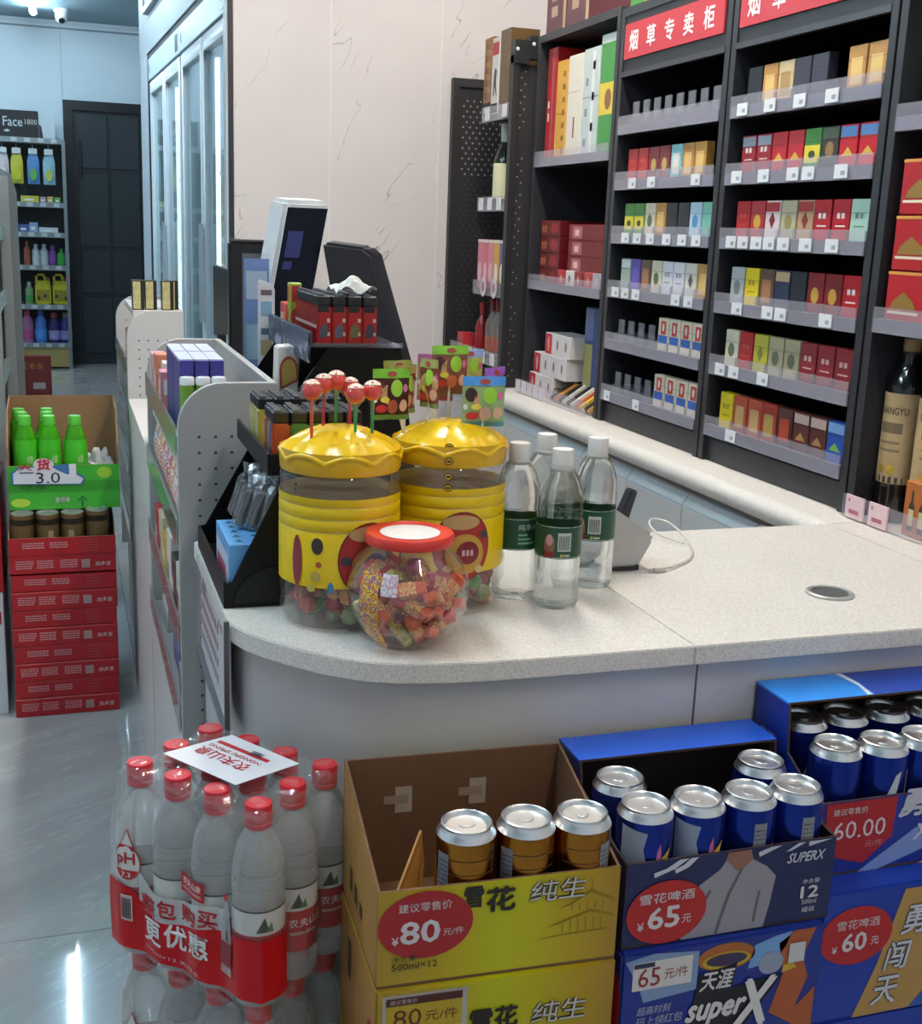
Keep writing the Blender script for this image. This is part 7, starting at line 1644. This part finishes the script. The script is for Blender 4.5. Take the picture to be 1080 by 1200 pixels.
for k, x in enumerate((-0.245, -0.095)):
    t = thing('detergent_jug', 'yellow detergent jug with handle, %s the white sprayer' % ('next to' if k == 0 else 'farther from'), 'jug', (x, 11.60, 0.5695), 0, G)
    jm = mat('#b4b41c', 0.4)
    part('body', MB().box(0, 0.135, -0.045, 0.045, 0, 0.19), jm, t, bevel=0.014); part('top', MB().box(0.004, 0.131, -0.03, 0.03, 0.17, 0.215), jm, t, bevel=0.01)
    part('handle', MB().tube([(0.012, 0, 0.19), (0.014, 0, 0.25), (0.03, 0, 0.268), (0.07, 0, 0.268), (0.085, 0, 0.25), (0.087, 0, 0.20)], 0.011, 8), jm, t, smooth=True)
    part('cap', MB().lathe([(0.018, 0.205), (0.018, 0.243), (0.0001, 0.245)], 14, (0.112, 0, 0)), mat('#a84a2c', 0.4), t, smooth=True)
    patch(t, 'label_print', mat('#8a7a14', 0.5), (0, -0.0458, 0), EX, EZ, rect(0.012, 0.035, 0.11, 0.10)); patch(t, 'label_print', mat('#3a3418', 0.5), (0, -0.0464, 0), EX, EZ, oval(0.03 if k == 0 else 0.11, 0.06, 0.014, 0.02, 12)); patch(t, 'label_print', mat('#3a3418', 0.5), (0, -0.0464, 0), EX, EZ, oval(0.085 if k == 0 else 0.03, 0.08, 0.015, 0.016, 12))
flaskb('spray_bottle', -0.295, 0.5695, 0.07, 0.20, '#7c9a70', '#b9bcbc', 'white-topped green spray bottle left of the yellow jugs', '#3f9a4a')
for k, (x, body, cap, nm, w_, h_) in enumerate(((-0.30, '#9a5a3c', '#8a4a30', 'copper', 0.055, 0.21), (-0.225, '#b9c4c6', '#b9c4c6', 'white square', 0.07, 0.19), (-0.155, '#b4bfc2', '#b4bfc2', 'second white square', 0.07, 0.19), (-0.085, '#7a4a9a', '#8a5aa8', 'purple', 0.065, 0.18), (-0.012, '#2f9a3c', '#2f9a3c', 'green pump', 0.075, 0.155), (0.05 - 0.015, '#3a5a9a', '#4a6ab0', 'blue pump', 0.055, 0.15))): flaskb('shampoo_bottle', x, 0.9145, w_, h_, body, cap, '%s toiletry bottle on the middle back shelf' % nm, None)
for k, (x, z, w_, h_, hc, nm) in enumerate(((-0.36, 1.2015, 0.09, 0.07, '#3a5490', 'blue box'), (-0.27, 1.2015, 0.07, 0.09, '#7c98b8', 'pale blue box'), (-0.19, 1.2015, 0.16, 0.05, '#b9c0c4', 'long white box'), (-0.33, 1.4595, 0.15, 0.06, '#b4ae3a', 'yellow soap carton'), (-0.17, 1.4595, 0.05, 0.055, '#a88a9a', 'mauve carton'), (-0.11, 1.4595, 0.05, 0.06, '#b8a05a', 'mustard carton'), (-0.05, 1.4595, 0.05, 0.055, '#5a9a4a', 'leaf green carton'))):
    t = carton('soap_box', x, 11.53, z, w_, 0.12, h_, hc, '%s on the upper back shelf' % nm, G); patch(t, 'printed_mark', mat('#d0d4d0', 0.5), (0, -0.0005, 0), EX, EZ, rect(w_ * 0.2, h_ * 0.3, w_ * 0.5, h_ * 0.3))
for k, (x, hc, c2, nm) in enumerate(((-0.465, '#b0a8a8', '#c4c8ca', 'white'), (-0.35, '#a8a434', '#b0b42c', 'yellow'), (-0.215, '#4a78a8', '#5a9a4a', 'blue'), (-0.085, '#7aa0b0', '#a0ac4a', 'pale blue'))):
    t = thing('hanging_pouch', '%s refill pouch hanging under the top back shelf' % nm, 'pouch', (x, 11.52, 1.62), 0, 'hanging pouches on the back shelf')
    part('pouch', MB().grid(lambda u, v: ((-0.05 + 0.1 * u) * (1.0 if v < 0.75 else 1 - (v - 0.75) * 1.0), -0.018 * math.sin(PI * u) * math.sin(PI * min(1, v + 0.1)), 0.25 * v), 8, 8).grid(lambda u, v: ((-0.05 + 0.1 * u) * (1.0 if v < 0.75 else 1 - (v - 0.75) * 1.0), 0.006 * math.sin(PI * u) * math.sin(PI * v), 0.25 * v), 8, 8), mat(hc, 0.4, var=0.25, scale=14), t, smooth=True)
    part('cap', MB().box(-0.036, 0.036, -0.012, 0.006, 0.25, 0.30), mat('#b9c0c4', 0.4), t, bevel=0.004); patch(t, 'pouch_print', mat(c2, 0.5), (0, -0.0205, 0), EX, EZ, oval(0, 0.08, 0.03, 0.05, 16))
    part('hook', MB().box(-0.003, 0.003, -0.006, 0.40, 0.30, 0.306).box(-0.003, 0.003, -0.006, 0.0, 0.30, 0.345), mat('#7d8488', 0.4, 0.4), t)
t = carton('tissue_case', -0.62, 11.56, 2.0005, 0.46, 0.22, 0.235, '#17191c', 'black tissue case lettered in white on top of the back shelf', None)
lettering(t, 'Face', mat('#a9b4b8', 0.5), (0.17, -0.0006, 0.10), EX, EZ, 0.08, 0.16, 0.01); lettering(t, '1800', mat('#9a9a92', 0.5), (0.35, -0.0006, 0.12), EX, EZ, 0.045, 0.1, 0.02); patch(t, 'printed_swoosh', mat('#a9b4b8', 0.5), (0, -0.0006, 0), EX, EZ, [(0.17, 0.06), (0.2, 0.075), (0.23, 0.062), (0.2, 0.05)])
t = carton('tissue_pack', -0.155, 11.58, 2.0005, 0.13, 0.18, 0.22, '#a9b4ba', 'pale tissue pack with dark edge beside the black tissue case', None)
patch(t, 'printed_edge', mat('#2a2c30', 0.5), (0, -0.0006, 0), EX, EZ, [(0, 0.02), (0.02, 0.0), (0.035, 0.0), (0.02, 0.11), (0.0, 0.13)])
# boxes standing on the floor before the back shelf
t = carton('gift_carton', -0.36, 9.76, 0.0005, 0.245, 0.12, 0.30, '#7a2420', 'dark red gift carton standing on the far aisle floor', None)
for k, ch in enumerate('王老吉'): lettering(t, ch, mat('#a87a2c', 0.5), (0.03 + 0.055 * k, -0.0006, 0.205), EX, EZ, 0.045, 0.045, 0.03)
fp(t, 'printed_field', '#a89a96', rect(0.11, 0.05, 0.09, 0.05), 2)
t = carton('stacked_snack_bags', -0.43, 9.70, 0.0005, 0.065, 0.14, 0.45, '#4a4a58', 'dark multicoloured snack display beside the dark red carton', None)
for k, c_ in enumerate(('#5a8a4a', '#b87a3a', '#c9a84a', '#5a5a78', '#8a4a44')): patch(t, 'printed_pack', mat(c_, 0.5), (0, -0.0006, 0), EX, EZ, rect(0.004, 0.015 + 0.085 * k, 0.056, 0.07))
# dome camera on the ceiling
t = thing('dome_camera', 'white security camera with black lens under the ceiling', 'camera', (0.065, 11.3, ZC))
part('base', MB().lathe([(0.0001, -0.001), (0.062, -0.001), (0.062, -0.025), (0.05, -0.035), (0.0001, -0.035)], 24), mat('#c4ccd0', 0.4), t, smooth=True)
part('turret', MB().lathe([(0.05, 0.0), (0.053, -0.03), (0.044, -0.07), (0.03, -0.085), (0.0001, -0.085)], 24, (0, -0.01, -0.025)), mat('#ccd3d6', 0.4), t, smooth=True)
lens = part('lens', MB().lathe([(0.0001, 0.0), (0.024, 0.0), (0.027, -0.012), (0.022, -0.016), (0.0001, -0.012)], 20), mat('#0e0f12', 0.15), t, smooth=True, loc=(0, -0.042, -0.092))
lens.rotation_euler = (math.radians(-50), 0, 0)
# drinks behind the cooler glass
dr_b = {}
for c_ in ('#4f8aa0', '#7ca04a', '#3a5a90', '#b8c4c8', '#a8603a', '#2f6a5a'):
    dr_b[c_] = MB().lathe([(0.0001, 0), (0.03, 0), (0.032, 0.006), (0.032, 0.15), (0.022, 0.19), (0.013, 0.205), (0.013, 0.215)], 12).mesh('bottle', mat(c_, 0.3), smooth=True)
dcap = MB().lathe([(0.015, 0.21), (0.015, 0.23), (0.0001, 0.23)], 10).mesh('cap', mat('#c9d0d4', 0.4), smooth=True)
dlab = MB().lathe([(0.0324, 0.05), (0.0324, 0.12)], 12).mesh('label', mat('#a9c4c8', 0.4, var=0.4, scale=30), smooth=True)
cl = list(dr_b)
for ci, s0 in enumerate((0.05, 1.29)):
    for zi, z in enumerate((0.42, 0.80, 1.18)):
        for k in range(12):
            c_ = cl[(zi * 2 + k // 3 + ci) % 6]
            p = fpt(0.16, s0 + 0.13 + 0.085 * k, z + 0.0005)
            nm = dict(zip(cl, ('teal', 'green', 'navy', 'silver', 'amber', 'emerald')))[c_]
            t = thing('drink_bottle', '%s bottle, %s along the %s shelf behind the %s cooler glass' % (nm, ORD[k], ('low', 'middle', 'high')[zi], ('nearer', 'farther')[ci]), 'bottle', p, 0, 'bottled drinks behind the cooler glass')
            link('bottle', dr_b[c_], t); link('cap', dcap, t); link('label', dlab, t)
